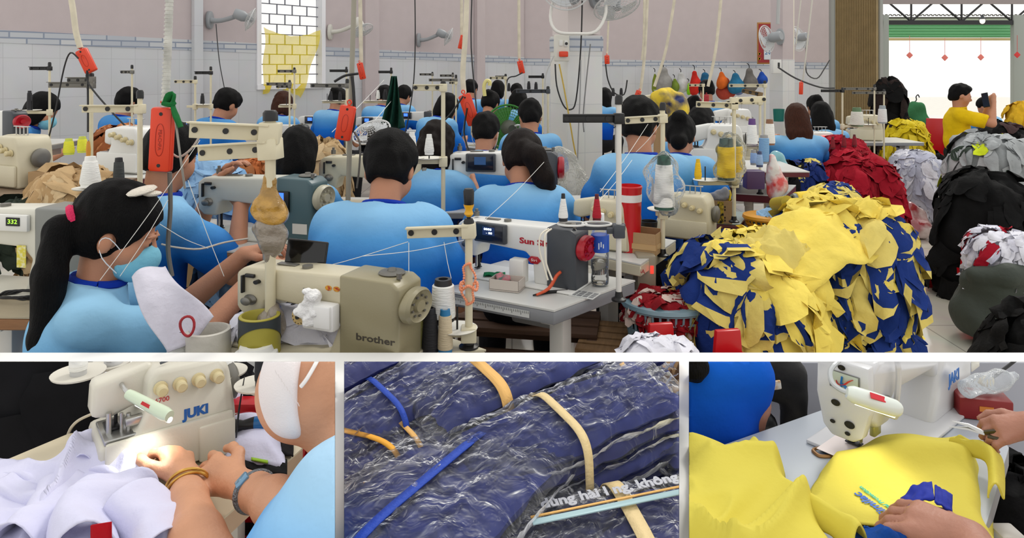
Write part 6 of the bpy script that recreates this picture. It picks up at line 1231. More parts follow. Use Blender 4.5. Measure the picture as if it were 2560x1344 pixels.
# cloth in the sewing woman's hands
def wcl(u, v):
    p = P(330, 692, 2.12).lerp(P(412, 655, 2.2), u) * (1 - v) + P(420, 890, 2.05).lerp(P(535, 800, 2.1), u) * v
    return p + V((0, -.012 * sin(u * 6 + v * 2) - .01 * sin(v * 5), .014 * sin(u * 5 - v * 4)))
sheet('cloth_piece', 'white cloth piece the masked woman holds up', 'cloth', wcl, 24, 20, cloth((214, 212, 226)))
o = tag(MB().tube([(.02 * cos(a), .004 * sin(2 * a), .028 * sin(a)) for a in [2 * pi * i / 20 for i in range(21)]], .004, 6, 1).build('scissor_loop', mat((160, 20, 34), .4), None, loc=P(468, 815, 2.05)), 'dark red scissor loop beside the sewing hand', 'scissors')
# things lying on shelves near the left edge
carton('brown carton by the worn overlock machine', P(120, 452, 3.6) + V((0, 0, -.05)), (.13, .1, .1), -10)
bsh = thing('brush', 'orange-handled brush standing before the grey stand', 'brush', P(221, 390, 4.4) + V((0, 0, -.06))); MB().cyl((0, 0, 0), (0, 0, .05), .012).build('ferrule', BLK, bsh); MB().tube([(0, 0, .04), (0, 0, .1), (0, 0, .15)], [.011, .014, .008], 8).build('handle', mat((206, 140, 50), .45), bsh)
# ---------------------------------------------------------------- the low white wall at the near end and the three work bays before it
D0 = 1.95; TOPZ = H - (903 - HY) / F * D0; D1 = D0 * (903 - HY) / (881 - HY)
WALLW = mat((250, 250, 248), .6, name='white_wall_paint')
lw = MB().box((0, (D0 + D1) / 2, TOPZ / 2), (3.4, D1 - D0, TOPZ)).build('wall_front', WALLW, None, False); tag(lw, kind='structure')
def bay_wall(name, pa, pb):
    q = [((px - 1280) / F * d, d) for px, d in ((pa, 1.02), (pb, 1.02), (pb, D0), (pa, D0))]
    tag(MB().prism(q, 0, TOPZ).build(name, WALLW, None, False), kind='structure')
bay_wall('wall_bay_left', 838, 860); bay_wall('wall_bay_right', 1698, 1722)
tag(MB().box((.9, D0 - .0025, TOPZ / 2 - .001), (1.25, .004, TOPZ - .002)).build('wall_bay_shade_board', mat((172, 175, 188), .6, name='shaded_wall_grey'), None, False), kind='structure')  # added board: grey-white wall with its dimness put into the colour
_before = set(bpy.data.objects)
def begin():
    global _before; _before = set(bpy.data.objects)
def crop(px0, px1, top=903.4):                               # the bays end at their walls: trim what was built since begin() to the bay
    bpy.context.view_layer.update(); dg = bpy.context.evaluated_depsgraph_get()
    cam_ = V((0, 0, H)); pl = [(V((0, (top - HY) / F, 1)), 1)]
    if px0 is not None: pl.append((V((-1, (px0 - 1280) / F, 0)), 1))
    if px1 is not None: pl.append((V((1, -(px1 - 1280) / F, 0)), 1))
    pl.append((V((0, -1, 0)), -.93)); pl.append((V((0, 1, 0)), D0 - .006))
    for o in [o for o in bpy.data.objects if o not in _before and o.type == 'MESH']:
        bm = bmesh.new(); ev = o.evaluated_get(dg); bm.from_mesh(ev.to_mesh()); ev.to_mesh_clear(); mw = o.matrix_world.copy(); bm.transform(mw)
        hit = False
        for n, off in pl:
            nn = n.normalized(); p0 = cam_ if abs(n.y) < .99 else V((0, abs(off), 0)); 
            if all((v.co - p0).dot(nn) <= 1e-6 for v in bm.verts): continue
            hit = True
            g = bmesh.ops.bisect_plane(bm, geom=bm.verts[:] + bm.edges[:] + bm.faces[:], dist=1e-6, plane_co=p0, plane_no=nn, clear_outer=True)
            ed = [e for e in g['geom_cut'] if isinstance(e, bmesh.types.BMEdge) and e.is_boundary]
            if ed and not o.get('open'):
                try: bmesh.ops.holes_fill(bm, edges=ed, sides=0)
                except Exception: pass
        if not bm.verts or not bm.faces: bpy.data.objects.remove(o); bm.free(); continue
        if hit or o.modifiers:
            o.modifiers.clear(); bm.transform(mw.inverted()); me = o.data.copy() if o.data.users > 1 else o.data; bm.to_mesh(me); o.data = me; me.update()
        bm.free()
    for o in [o for o in bpy.data.objects if o not in _before and o.type == 'EMPTY' and o.parent is None and not o.children]: bpy.data.objects.remove(o)
def quadtable(label, pxs, z, top, edge, t, legs=True):
    cs = [Z(x, y, z) for x, y in pxs]; c = sum(cs, V()) / len(cs); tb = thing('sewing_table', label, 'table', (c.x, c.y, 0)); q = [(p.x - c.x, p.y - c.y) for p in cs]
    MB().prism(q, z - .004, z, 0).build('worktop', top, tb, False); MB().prism(q, z - t, z - .004, 0).build('edge', edge, tb, False)
    for f in ((.6, .55), (-.6, .55), (.6, -.55), (-.6, -.55)):
        xs = [a for a, b in q]; ys = [b for a, b in q]; MB().box((f[0] * max(xs) * .8, f[1] * max(ys) * .8, (z - t) / 2), (.045, .045, z - t), .004).build('leg', STEELW, tb)
    return tb
SKIN2 = mat((206, 150, 116), .5, bump=.14, bscale=140, var=.1, vscale=16, name='skin'); WHS = mat((214, 214, 238), .8, bump=.3, bscale=45, var=.03, name='white_poplin', spec=.2)

# ================================================= bay one: the overlock close-up
begin()
tz = .66
quadtable('cream overlock table with white cloth on it', [(-40, 1172), (172, 1083), (545, 1036), (757, 1118), (560, 1292), (330, 1480), (-40, 1480)], tz, mat((226, 214, 186), .4, var=.04), mat((206, 178, 150), .55, var=.08), .042)
JK = mat((214, 210, 196), .38, bump=.04, bscale=160, var=.06, name='worn_white_enamel')
jo = Z(408, 1140, tz) + V((0, 0, .0006)); J = overlock('white overlock machine with blue lettering and glowing lamp', jo, 38, .88, JK, 4, kdz=.001)
text_mesh('lettering', 'JUKI', .030, mat((30, 96, 176), .4), J, face_frame((.055, -.0857, .125), (1, 0, 0), (0, 0, 1)), bold=.0016); text_mesh('lettering', 'O-6700', .016, mat((190, 40, 50), .4), J, face_frame((-.03, -.0857, .175), (1, 0, 0), (0, 0, 1)))
MB().box((.03, -.02, .2465), (.06, .05, .001)).build('warning_label', mat((236, 186, 30), .5, col2=(60, 50, 30), vscale=160), J); MB().tube([(-.02, -.06, .252), (.05, -.05, .262), (.14, -.03, .268)], [.003, .006, .005], 6, flat=.4).build('finger_guard', CHAR, J)
MB().cyl((.075, .0, .245), (.075, .0, .275), .012).lathe([(.011, .275), (.008, .285), (0, .287)], 12, T=M.Translation((.075, 0, 0))).build('oil_gauge', mat((206, 150, 140), .2, trans=.4), J); gl = MB()
for x, y in ((-.02, .04), (.02, .05), (.1, -.01), (.12, .05)): gl.cyl((x, y, .244), (x, y, .2485), .009)
gl.build('oil_cap', IRON, J); MB().box((.1, -.098, .05), (.085, .016, .085), .006).build('side_cover', JK, J); MB().tube([(.145, -.1, .04), (.152, -.1, .11), (.165, -.1, .185)], [.003, .004, .002], 6, flat=.5).build('tweezer_blade', DARKM, J)
MB().cyl((-.125, -.045, .11), (-.125, -.045, .16), .006).cyl((-.1, -.05, .1), (-.1, -.05, .155), .004).cyl((-.085, -.05, .1), (-.085, -.05, .15), .005).box((-.07, -.06, .135), (.05, .02, .02), .004).build('looper_bars', METAL, J); MB().box((-.06, -.092, .085), (.03, .01, .03), .003).build('needle_guard', METAL, J)
lamp = thing('machine_lamp', 'glowing lamp stick on the lettered overlock machine', 'lamp', P(370, 1012, 1.43))
a, b = P(322, 985, 1.455), P(424, 1040, 1.40); o_ = lamp.location; ax = b - a
MB().tube([a - o_, a.lerp(b, .08) - o_, a.lerp(b, .9) - o_, b - o_], [.0085, .0105, .013, .008], 14, 2).build('housing', mat((206, 222, 196), .3, coat=.4), lamp); MB().box(a.lerp(b, .55) - o_ + V((0, -.012, .006)), (.028, .003, .006), rot=(R(-30), R(28), R(0))).build('red_mark', mat((196, 30, 40), .4), lamp)
MB().tube([a.lerp(b, .2) - o_ + V((0, .002, -.010)), b - o_ + V((0, .002, -.008))], .006, 8).build('led_strip', mat((250, 255, 246), .3, emit=3), lamp); MB().tube([P(296, 936, 1.55) - o_, P(300, 952, 1.5) - o_, P(312, 972, 1.46) - o_, a - o_], .0045, 8).build('gooseneck', METAL, lamp)
sl = bpy.data.lights.new('lamp_light', 'SPOT'); sl.energy = .9; sl.spot_size = R(95); sl.spot_blend = .7; sl.shadow_soft_size = .012; sl.color = (1, .98, .92); so_ = bpy.data.objects.new('lamp_light', sl); COL.objects.link(so_); so_.parent = lamp; so_.location = a.lerp(b, .6) - o_ + V((0, 0, -.022)); so_.rotation_euler = V((-.12, -.02, -1)).to_track_quat('-Z', 'Y').to_euler()
# spool rack with discs behind, and its cones
rk = thing('spool_rack', 'cream spool rack with round discs behind the lettered overlock', 'spool rack', (*P(345, 0, 1.72).xy, 0)); ro_ = rk.location
MB().cyl((0, 0, 0), (0, 0, .95), .010).cyl((-.022, .0, .5), (-.022, 0, .95), .012).build('chrome_pole', METAL, rk)
dz = lambda px, py, d: P(px, py, d)
DISC = [(196, 934, 1.60, 62), (278, 908, 1.68, 46), (486, 908, 1.72, 46), (566, 930, 1.66, 50), (642, 962, 1.58, 54)]
MB().tube([dz(196, 945, 1.61) - ro_, dz(300, 925, 1.7) - ro_, dz(345, 918, 1.72) - ro_], .010, 6, 1, flat=.5).tube([dz(345, 918, 1.72) - ro_, dz(520, 925, 1.72) - ro_, dz(642, 978, 1.59) - ro_], .010, 6, 1, flat=.5).build('arm', JK, rk)
for (x, y, d, r) in DISC: MB().lathe([(.008, -.006), (r * d / F * .97, 0), (r * d / F, .004), (r * d / F * .95, .003), (.008, -.002)], 30, T=M.Translation(dz(x, y, d) - ro_)).build('spool_disc', mat((216, 212, 200), .4), rk)
for (x, y, d, rr, c, lb) in ((196, 940, 1.60, 21, WHT, 'white thread cone on the leftmost spool disc'), (284, 912, 1.68, 24, WHT, 'white thread cone on the disc beside the chrome poles'), (486, 914, 1.72, 17, WHT, 'white thread cone on the disc over the oil gauge'), (562, 938, 1.66, 22, WHT, 'white thread cone on the disc above the tension knobs'), (656, 966, 1.58, 19, (22, 26, 34), 'black thread cone on the rightmost disc')): cone(lb, dz(x, y, d) + V((0, 0, .004)), .12, rr * d / F, rr * d / F * .86, c, (190, 190, 190) if c == WHT else c)
tt = SDF(.012)
for (x, y) in ((275, 940), (292, 938), (310, 935), (326, 932), (288, 955), (300, 945)): tt.ell(P(x, y, 1.60), (.014, .01, .012))
tag(skin('tissue', tt, .005, WHS, None, amp=.012, freq=40), 'white tissue knot tied round the lamp neck', 'tissue')
cable('cable', 'cream cable curving from the overlock to the black cloth', [P(282, 1014, 1.66), P(240, 1030, 1.66), P(200, 1048, 1.67), P(180, 1066, 1.67), P(170, 1086, 1.67)], .0035, (206, 196, 176), 'cable', None)
heap('cloth_heap', 'big black heap of cloth behind the overlock table', 'cloth heap', (*P(70, 0, 1.79).xy, 0), .36, .115, .5, [cloth((16, 16, 20), .3, .35, 10)], 34, (.14, .26), (.12, .2), 61, None, base=.36, skirt=.5, lift=.03, rough=.07)
heap('cloth_heap', 'dark cloth piled behind the overlock machine', 'cloth heap', (*P(470, 0, 1.85).xy, 0), .26, .075, .4, [cloth((20, 20, 24), .3), cloth((24, 24, 28), .3)], 40, (.1, .2), (.08, .16), 62, None, base=.36, skirt=.5, lift=.02, rough=.07); heap('cloth_heap', 'dark cloth behind the masked woman\'s chin', 'cloth heap', (*P(790, 0, 1.80).xy, 0), .22, .11, .34, [cloth((24, 22, 26), .3)], 40, (.1, .2), (.08, .16), 63, None, base=.36, skirt=.5, lift=.02, rough=.07)
heap('cloth_heap', 'lilac-white cloth hanging behind the tension knobs', 'cloth heap', (*P(545, 0, 1.765).xy, 0), .05, .03, .22, [WHS], 30, (.06, .12), (.04, .07), 64, None, base=.55, skirt=.4, lift=.02)
stl = thing('plastic_stool', 'red stool with white perforated panel behind the discs', 'stool', (*P(618, 0, 1.74).xy, 0)); MB().box((0, 0, .35), (.085, .05, .70), .008).build('panel', mat((186, 16, 30), .35), stl)
MB().box((-.016, -.027, .62), (.044, .006, .12), .004).build('white_plate', mat((220, 214, 210), .4), stl); pf = MB()
for i in range(7): pf.cyl((-.028 + .012 * (i % 3), -.0305, .585 + .022 * (i // 3) + .006 * (i % 2)), (-.028 + .012 * (i % 3), -.0325, .585 + .022 * (i // 3) + .006 * (i % 2)), .0045, seg=8)
pf.build('holes', BLK, stl)
MB().box((0, 0, 0), (.02, .03, .28), .004).build('leg', mat((186, 16, 30), .35), None, loc=P(765, 1085, 1.68)); o = bpy.data.objects['leg'] if 'leg' in bpy.data.objects and bpy.data.objects['leg'].parent is None else COL.objects[-1]; o.name = 'red_post'; o.rotation_euler = (0, R(12), 0); tag(o, 'red plastic upright beside the table corner', 'post')
# white cloth on the machine table
def fold(x, y, s, f=6.0): return (1 - abs(noise.noise(V((x * f, y * f * .6, s))) * 1.9)) ** 2
def cl_z(x, y):
    w1 = noise.noise(V((x * 3, y * 3, 4.2))) * .3
    d = math.hypot((x + .80) / .13, (y - 1.46) / .07); hump = .065 * math.exp(-d * d)
    d2 = math.hypot((x + .72) / .10, (y - 1.50) / .08)
    return tz + .012 + hump + .045 * fold(x + w1 * .4, y + x * .8, 1.3, 4.4) + .018 * fold(x * .7 + y, y - x, 7.7, 9) + .03 * math.exp(-d2 * d2) * 0
def cloth1(u, v):
    y = 1.10 + .42 * v; wob = noise.noise(V((v * 4, u * 2, 3))) * .03
    xl = -1280 / F * y - .03; xr = (560 - 1280) / F * y - .0 + wob - .34 * max(0, v - .35); x = xl + (xr - xl) * u
    z = cl_z(x, y); e = max(0, (v - .82) / .18); z = z * (1 - e * e) + (tz + .006) * e * e
    er = max(0, (u - .85) / .15); z = z - (z - tz - .008) * er * er
    if y < 1.24: z -= (1.24 - y) * .25
    return (x, y, z)
sheet('white_garment', 'white garment bunched on the overlock table under the needle', 'garment', cloth1, 90, 70, WHS, t=.0025)
def rolled(px, wd, seed, lift, rr=.5):                         # a strip of cloth folded over along a line of pixels
    pts = [P(*q) for q in px]; n = len(pts) - 1
    def fn(u, v):
        i = min(int(u * n), n - 1); t = u * n - i; q0 = pts[max(i - 1, 0)]; q1 = pts[i]; q2 = pts[i + 1]; q3 = pts[min(i + 2, n)]
        p = .5 * ((2 * q1) + (q2 - q0) * t + (2 * q0 - 5 * q1 + 4 * q2 - q3) * t * t + (3 * q1 - q0 - 3 * q2 + q3) * t ** 3); dr = (pts[-1] - pts[0]).normalized(); sd = V((dr.y, -dr.x, 0)).normalized(); a = (v - .5) * pi * 1.2
        return p + sd * sin(a) * wd + V((0, 0, (cos(a) - .6) * lift + wr(u * 4, v * 3, seed) * .014 + .006 * sin(v * 9 + u * 3)))
    return fn
for i, (px, wd, lf, lb) in enumerate((([(0, 1168, 1.46), (60, 1185, 1.44), (120, 1205, 1.42), (170, 1230, 1.40)], .024, .03, 'upper rolled white sleeve at the cloth\'s left'), ([(0, 1205, 1.40), (60, 1225, 1.38), (130, 1250, 1.36), (200, 1270, 1.34)], .026, .03, 'lower rolled white sleeve at the cloth\'s left'), ([(165, 1195, 1.40), (140, 1250, 1.33), (90, 1300, 1.26), (20, 1350, 1.2)], .05, .05, 'wide white fold running toward the table front'), ([(240, 1160, 1.43), (300, 1175, 1.42), (360, 1210, 1.38), (430, 1260, 1.32)], .022, .02, 'white placket edge running to the bangled wrist'), ([(205, 1090, 1.50), (200, 1130, 1.46), (200, 1170, 1.42)], .03, .05, 'white cloth corner standing beside the needle plate'), ([(320, 1190, 1.35), (250, 1215, 1.31), (205, 1270, 1.25), (215, 1345, 1.17)], .055, .05, 'white shirt tail with stitched hem in front'), ([(330, 1230, 1.29), (390, 1280, 1.25), (420, 1345, 1.19)], .05, .035, 'white shirt front falling beside the bangled arm'))):
    sheet('white_garment', lb, 'garment', rolled(px, wd, i * 3.1, lf), 26, 16, WHS, 'white garment pieces on the overlock table', t=.0025)
sheet('red_cloth', 'small red cloth corner under the white shirt tail', 'cloth', lambda u, v: P(228 + 50 * u, 1312 + 60 * v - 8 * u, 1.145 - .01 * u), 6, 6, cloth((176, 10, 28)))
# right of the machine: folded white garment, black scraps, screwdriver, washer, clip
def wg(u, v): p = Z(545 + 150 * u + 20 * v, 1072 + 85 * v + 18 * u * v, tz); e = min(u, 1 - u, v, 1 - v) * 4; return p + V((0, 0, .006 + .02 * min(1, e) + .012 * wr(u * 3, v * 3, 2) + .03 * (1 - v) * sin(pi * u)))
sheet('white_garment', 'folded white garment with red piping by the screwdriver', 'garment', wg, 22, 16, WHS); tag(MB().tube([V(wg(.02 + .9 * t, .05 + .06 * t)) + V((0, -.002, .003)) for t in (0, .25, .5, .75, 1)], .0022, 6).build('red_piping', mat((170, 16, 40), .6), None), 'red piping edge of the folded white garment', 'piping')
def bs(u, v): p = Z(568 + 150 * u, 1130 + 40 * v + 25 * u, tz); return p + V((0, 0, .006 + .008 * wr(u * 5, v * 5, 8)))
sheet('black_scrap', 'black cloth scrap under the folded white garment', 'cloth scrap', bs, 14, 8, cloth((22, 22, 24), .3)); sheet('black_scrap', 'black cloth scrap at the table\'s right corner', 'cloth scrap', lambda u, v: Z(678 + 55 * u, 1098 + 42 * v + 10 * u, tz) + V((0, 0, .008 + .008 * wr(u * 4, v * 4, 5))), 10, 8, cloth((26, 24, 26), .3)); sheet('green_trim', 'lime green trim strip under the white garment', 'trim', lambda u, v: Z(628 + 42 * u, 1160 + 6 * v + 8 * u, tz) + V((0, 0, .014)), 8, 3, cloth((150, 190, 60)))
sd = thing('screwdriver', 'black and blue screwdriver lying by the overlock machine', 'screwdriver', Z(612, 1112, tz) + V((0, 0, .045))); sd.rotation_euler = (0, R(90), R(12)); MB().lathe([(0, -.04), (.012, -.038), (.014, -.02), (.010, -.004), (.014, .012), (.0155, .02)], 14).build('handle', BLK, sd); MB().lathe([(.0155, .02), (.016, .04), (.013, .05), (0, .052)], 14).build('blue_cap', mat((24, 100, 160), .35), sd); MB().cyl((0, 0, -.07), (0, 0, -.038), .004).build('shank', mat((40, 140, 190), .4), sd)
tag(MB().lathe([(.004, 0), (.014, 0), (.014, .004), (.010, .006), (.004, .006)], 18).build('steel_washer', METAL, None, loc=Z(582, 1166, tz)), 'small steel washer on the cream table', 'washer'); tag(MB().tube([Z(600, 1184, tz + .006), Z(640, 1182, tz + .006), Z(644, 1192, tz + .006), Z(606, 1196, tz + .006)], .003, 6).build('wire_clip', METAL, None), 'bent wire clip on the cream table', 'clip')
heap('cloth_scraps', 'mixed red and white scraps below the overlock table', 'cloth scraps', (*P(640, 0, 1.62).xy, 0), .2, .12, .12, [cloth((150, 24, 40)), cloth((210, 196, 190)), cloth((120, 80, 60))], 160, (.03, .07), (.015, .04), 66, None, base=.33, skirt=1.5, lift=.03)
# the woman sewing
w1 = thing('person', 'masked woman in pale blue sleeve guiding white cloth with both hands', 'person', (*P(800, 0, 1.2).xy, 0), 0, 'garment workers in blue ombre jerseys'); wo = w1.location
Q = lambda px, py, d: P(px, py, d) - wo
b = SDF(.025)
for c, r in ((Q(795, 930, 1.32), (.085, .09, .10)), (Q(745, 985, 1.29), (.075, .06, .085)), (Q(806, 1005, 1.30), (.05, .06, .07))): b.ell(c, r)
b.cap(Q(826, 960, 1.34), Q(875, 1130, 1.28), .06, .065)
lwr = Q(462, 1196, 1.39); b.chain([Q(560, 1480, 1.13), Q(492, 1345, 1.21), Q(470, 1250, 1.32), lwr], [.05, .043, .033, .0275], .015); hand(b, lwr, Q(428, 1112, 1.475), V((.7, -.25, .66)), .98, .62, -1, .004, .9)
rwr = Q(590, 1205, 1.36); b.chain([Q(760, 1300, 1.18), Q(690, 1255, 1.24), Q(640, 1230, 1.30), rwr], [.045, .04, .031, .026], .015); hand(b, rwr, Q(480, 1168, 1.43), V((0.1, -.75, .65)), 1.0, .3, 1, .004, .6)
skin('body', b, .0042, SKIN2, w1)
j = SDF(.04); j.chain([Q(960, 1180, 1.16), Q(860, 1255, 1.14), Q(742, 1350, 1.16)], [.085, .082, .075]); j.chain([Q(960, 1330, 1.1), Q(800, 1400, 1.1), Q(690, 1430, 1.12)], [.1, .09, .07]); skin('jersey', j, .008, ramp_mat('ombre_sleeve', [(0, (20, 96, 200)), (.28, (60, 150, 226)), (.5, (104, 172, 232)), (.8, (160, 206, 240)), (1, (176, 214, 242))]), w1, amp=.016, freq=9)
mk = SDF(.02); mk.ell(Q(735, 970, 1.265), (.058, .06, .075)).ell(Q(712, 930, 1.25), (.035, .05, .06)).ell(Q(745, 1025, 1.27), (.045, .05, .04)); mk.ell(Q(835, 960, 1.27), (.055, .12, .12), sub=True); mo = skin('face_mask', mk, .0045, mat((238, 232, 234), .75, bump=.15, bscale=300, name='mask_fleece'), w1)
MB().tube([Q(752, 966, 1.215), Q(768, 945, 1.218), Q(792, 903, 1.24), Q(800, 880, 1.25)], .0035, 8).build('ear_loop', mat((240, 238, 238), .6), mo); em = MB()
for k in range(9): em.tube([Q(688 + k * 7, 925 + k * 10, 1.197 - .0), Q(692 + k * 7, 935 + k * 10, 1.196)], .0006, 4, 1)
em.build('embossed_line', mat((214, 208, 210), .7), mo)
def ring_at(c, ax, r, tr, mt, nm, ry=None, flat=1.0):
    T = frame(c, V(c) + V(ax)); return MB().tube([T @ V((r * cos(a), (ry or r) * sin(a), 0)) for a in [2 * pi * i / 32 for i in range(33)]], tr, 8, 1, flat=flat).build(nm, mt, w1)
GOLD = mat((206, 160, 80), .28, .9, name='gold'); axL = lwr - Q(470, 1250, 1.32)
ring_at(Q(470, 1216, 1.365), axL + V((.01, 0, .01)), .0385, .003, GOLD, 'bangle', .036); ring_at(Q(470, 1226, 1.356), axL + V((-.006, 0, .012)), .039, .003, GOLD, 'bangle', .036)
axR = rwr - Q(640, 1230, 1.30); wt = ring_at(Q(637, 1228, 1.303), axR, .0345, .007, mat((120, 126, 132), .3, .8, bump=.8, bscale=180), 'watch_strap', .03, 1.0); _c = Q(637, 1228, 1.303); _n = V((-.15, -.62, .75)); _n = (_n - axR.normalized() * _n.dot(axR.normalized())).normalized(); MB().box((0, 0, .0345), (.022, .026, .008), .003, T=frame(_c, _c + _n)).build('watch_face', mat((110, 150, 180), .1, .4), wt)
crop(None, 837.4)

# ================================================= bay two: bagged shirts in bundles
begin()
SH = [mat((22, 32, 102), .75, bump=.3, bscale=20, var=.12, name='navy_jersey'), mat((20, 38, 116), .75, bump=.3, bscale=20, var=.12, name='navy_jersey2')]
FILM = film_mat('shirt_bag_film', .74, (240, 242, 246), .12, .95, 19); FILM2 = film_mat('shirt_bag_film2', .78, (240, 242, 246), .14, .9, 25)
def bundle(label, px, py, d, size, yaw, pitch, roll, n, strap=None, spos=0.0, sm_=0, seed=1, sw=.012, sh2=SH):
    b = thing('shirt_bundle', label, 'shirt bundle', P(px, py, d), 0, 'bundles of navy shirts in clear bags'); b.rotation_euler = (R(pitch), R(roll), R(yaw)); L, W, Hh = size; rs = random.Random(seed)
    def slab(L, W, h, z, sd, amp, nx=34, ny=22, puff=.35, skew=(0, 0), out=0):
        mb = MB(); 
        def sf(sg):
            def fn(u, v):
                x = (u - .5) * 2; y = (v - .5) * 2; e = max(0, 1 - abs(x) ** 5) ** .5 * max(0, 1 - abs(y) ** 4) ** .5
                w = noise.noise(V((x * 2.2, y * 3.2, sd))) * amp + noise.noise(V((x * 7, y * 9, sd + 5))) * amp * .5
                o = noise.noise(V((x * 3, y * 3, sd + 9))) * .012
                return (x * L / 2 + o + skew[0], y * W / 2 + o + skew[1] + .01 * noise.noise(V((x * 4, z * 30, sd))), z + sg * (h / 2 * e * (1 + puff * (1 - x * x) * .3) + out * (.35 + abs(noise.noise(V((x * 9, y * 11, sd + 3)))) * 1.6)) + w * (.4 + e * .6))
            return fn
        mb.grid(sf(1), nx, ny); mb.grid(sf(-1), nx, ny); return mb
    t = Hh / n
    for k in range(n):
        z = -Hh / 2 + t * (k + .5); sx = (rs.uniform(-.014, .014), rs.uniform(-.012, .012)); slab(L * rs.uniform(.93, 1), W * rs.uniform(.93, 1), t * 1.02, z, seed + k, .007, skew=sx).build('folded_shirt', sh2[k % 2], b, ang=80)
        f = slab(L * rs.uniform(1.06, 1.12), W * rs.uniform(1.04, 1.1), t * 1.22, z, seed + k, .007, 46, 30, skew=sx, out=.009).build('plastic_bag', FILM if k % 2 else FILM2, b, ang=80); f['open'] = 1
    if strap:
        def sp(a): c = cos(a); s = sin(a); return V((spos * L + .01 * s, (W / 2 + .016) * math.copysign(abs(c) ** .45, c), (Hh / 2 + .02) * math.copysign(abs(s) ** .55, s)))
        N = 44; vs = []; fs = []
        for i in range(N): p = sp(2 * pi * i / N); vs += [p + V((-sw, 0, 0)), p + V((sw, 0, 0))]
        for i in range(N): j2 = (i + 1) % N; fs.append((i * 2, i * 2 + 1, j2 * 2 + 1, j2 * 2))
        o = MB().add(vs, fs).build('strap', strap, b, ang=80); thick(o, .0025); o['open'] = 1
    return b
STR = mat((232, 182, 106), .7, bump=.4, bscale=80, name='cotton_strap', stretch=(1, .1, 1)); STC = mat((226, 202, 150), .7, bump=.4, bscale=80, name='cotton_strap2'); STB = mat((30, 70, 176), .7, bump=.4, bscale=80, name='blue_strap'); STO = mat((236, 170, 50), .7, name='yellow_strap')
bundle('bundle with wide orange strap, topmost of the bagged shirts', 1285, 990, 1.60, (.43, .19, .15), 30, 4, -10, 4, STR, -.17, seed=2, sw=.0125)
bundle('bundle with thin cream strap across its layers, pile\'s middle right', 1445, 1118, 1.43, (.45, .18, .15), 28, 6, -8, 4, STC, -.10, seed=9, sw=.0085)
bundle('bundle with blue cord across, low at the left of the pile', 1085, 1290, 1.27, (.34, .42, .12), -34, 4, -6, 2, STB, .0, seed=17, sw=.010)
b5 = bundle('bundle with printed white lettering and wide cream strap', 1570, 1392, 1.225, (.40, .20, .12), 12, 4, -4, 3, STC, .0, seed=23, sw=.0135)
bundle('bundle with blue strap on the pile\'s left side', 1010, 1050, 1.56, (.36, .18, .14), 36, 4, -12, 4, STB, -.12, seed=31, sw=.006); bundle('bundle with thin orange strap below the blue-strapped one', 1015, 1135, 1.47, (.38, .16, .10), 36, 4, -12, 3, STR, -.02, seed=37, sw=.005)
bundle('bundle at the pile\'s top left corner by the wall', 925, 945, 1.70, (.38, .22, .15), 40, -8, -10, 3, None, seed=41); bundle('bundle with orange strap end at the pile\'s left edge', 860, 1195, 1.42, (.2, .24, .12), 60, -5, -8, 3, STO, .1, seed=47, sw=.006); bundle('bundle with yellow strap at the lower left corner', 850, 1320, 1.32, (.16, .2, .12), 60, -5, -8, 3, STO, .1, seed=49, sw=.006)
bundle('bundle half hidden at top right with orange strap', 1520, 950, 1.74, (.24, .2, .12), 30, -6, -8, 3, STR, -.1, seed=53, sw=.006); bundle('bundle at the pile\'s right edge by the wall', 1715, 1150, 1.5, (.18, .2, .12), 20, -6, -4, 3, None, seed=59); bundle('bundle filling behind the topmost one', 1130, 940, 1.78, (.36, .2, .14), 20, -6, -8, 3, None, seed=61); bundle('bundle deep in the pile under the cream strap', 1280, 1235, 1.44, (.42, .26, .14), 30, -4, -6, 3, None, seed=67); bundle('bundle at the bottom of the pile centre', 1330, 1390, 1.26, (.3, .26, .13), 40, -6, -6, 3, None, seed=71); bundle('bundle wedged beneath the pile\'s left side', 955, 1240, 1.46, (.3, .26, .14), 40, -6, -6, 3, None, seed=73)
# printed lettering on the lowest right bundle
PR = mat((186, 188, 196), .5, name='white_print'); t5 = lambda x, y: face_frame((x, y, .088), (1, .0, .0), (0, 1, .0)); text_mesh('lettering', 'dùng hài l ng, không t', .031, PR, b5, t5(.0, .05), bold=.0012, sx=1.02)
MB().box((.02, .025, .088), (.36, .004, .002)).build('orange_line', STR, b5); MB().box((.02, .012, .088), (.36, .012, .002)).build('white_line', mat((170, 200, 206), .5), b5)
pl = thing('pallet', 'wooden pallet carrying the bagged shirt bundles', 'pallet', (*P(1280, 0, 1.5).xy, 0))
for k in range(5): MB().box((0, -.24 + k * .14, .535), (.66, .11, .022), .002).build('board', WOODS, pl)
for q in (-.28, 0, .28): MB().box((q, .04, .26), (.07, .62, .52), .002).build('bearer', WOODS, pl)
for i, (x, y, d, s, rz) in enumerate(((1640, 930, 1.84, (.10, .06, .03), 40), (1665, 970, 1.82, (.1, .06, .04), -30), (1690, 935, 1.86, (.05, .06, .2), 12), (1612, 915, 1.88, (.07, .05, .05), 10), (1662, 1010, 1.78, (.1, .1, .03), 20))): o = MB().box((0, 0, 0), s, .003).build('wood_block', (WOODS, CARD)[i % 2], None, loc=P(x, y, d), rot=(R(12 * i), R(8), R(rz))); tag(o, ('tan wood block highest behind the bundles', 'tan wood block tipped toward the wall', 'upright wood block against the bay wall', 'small wood block beside the film end', 'flat wood block lowest behind the bundles')[i], 'wood block')
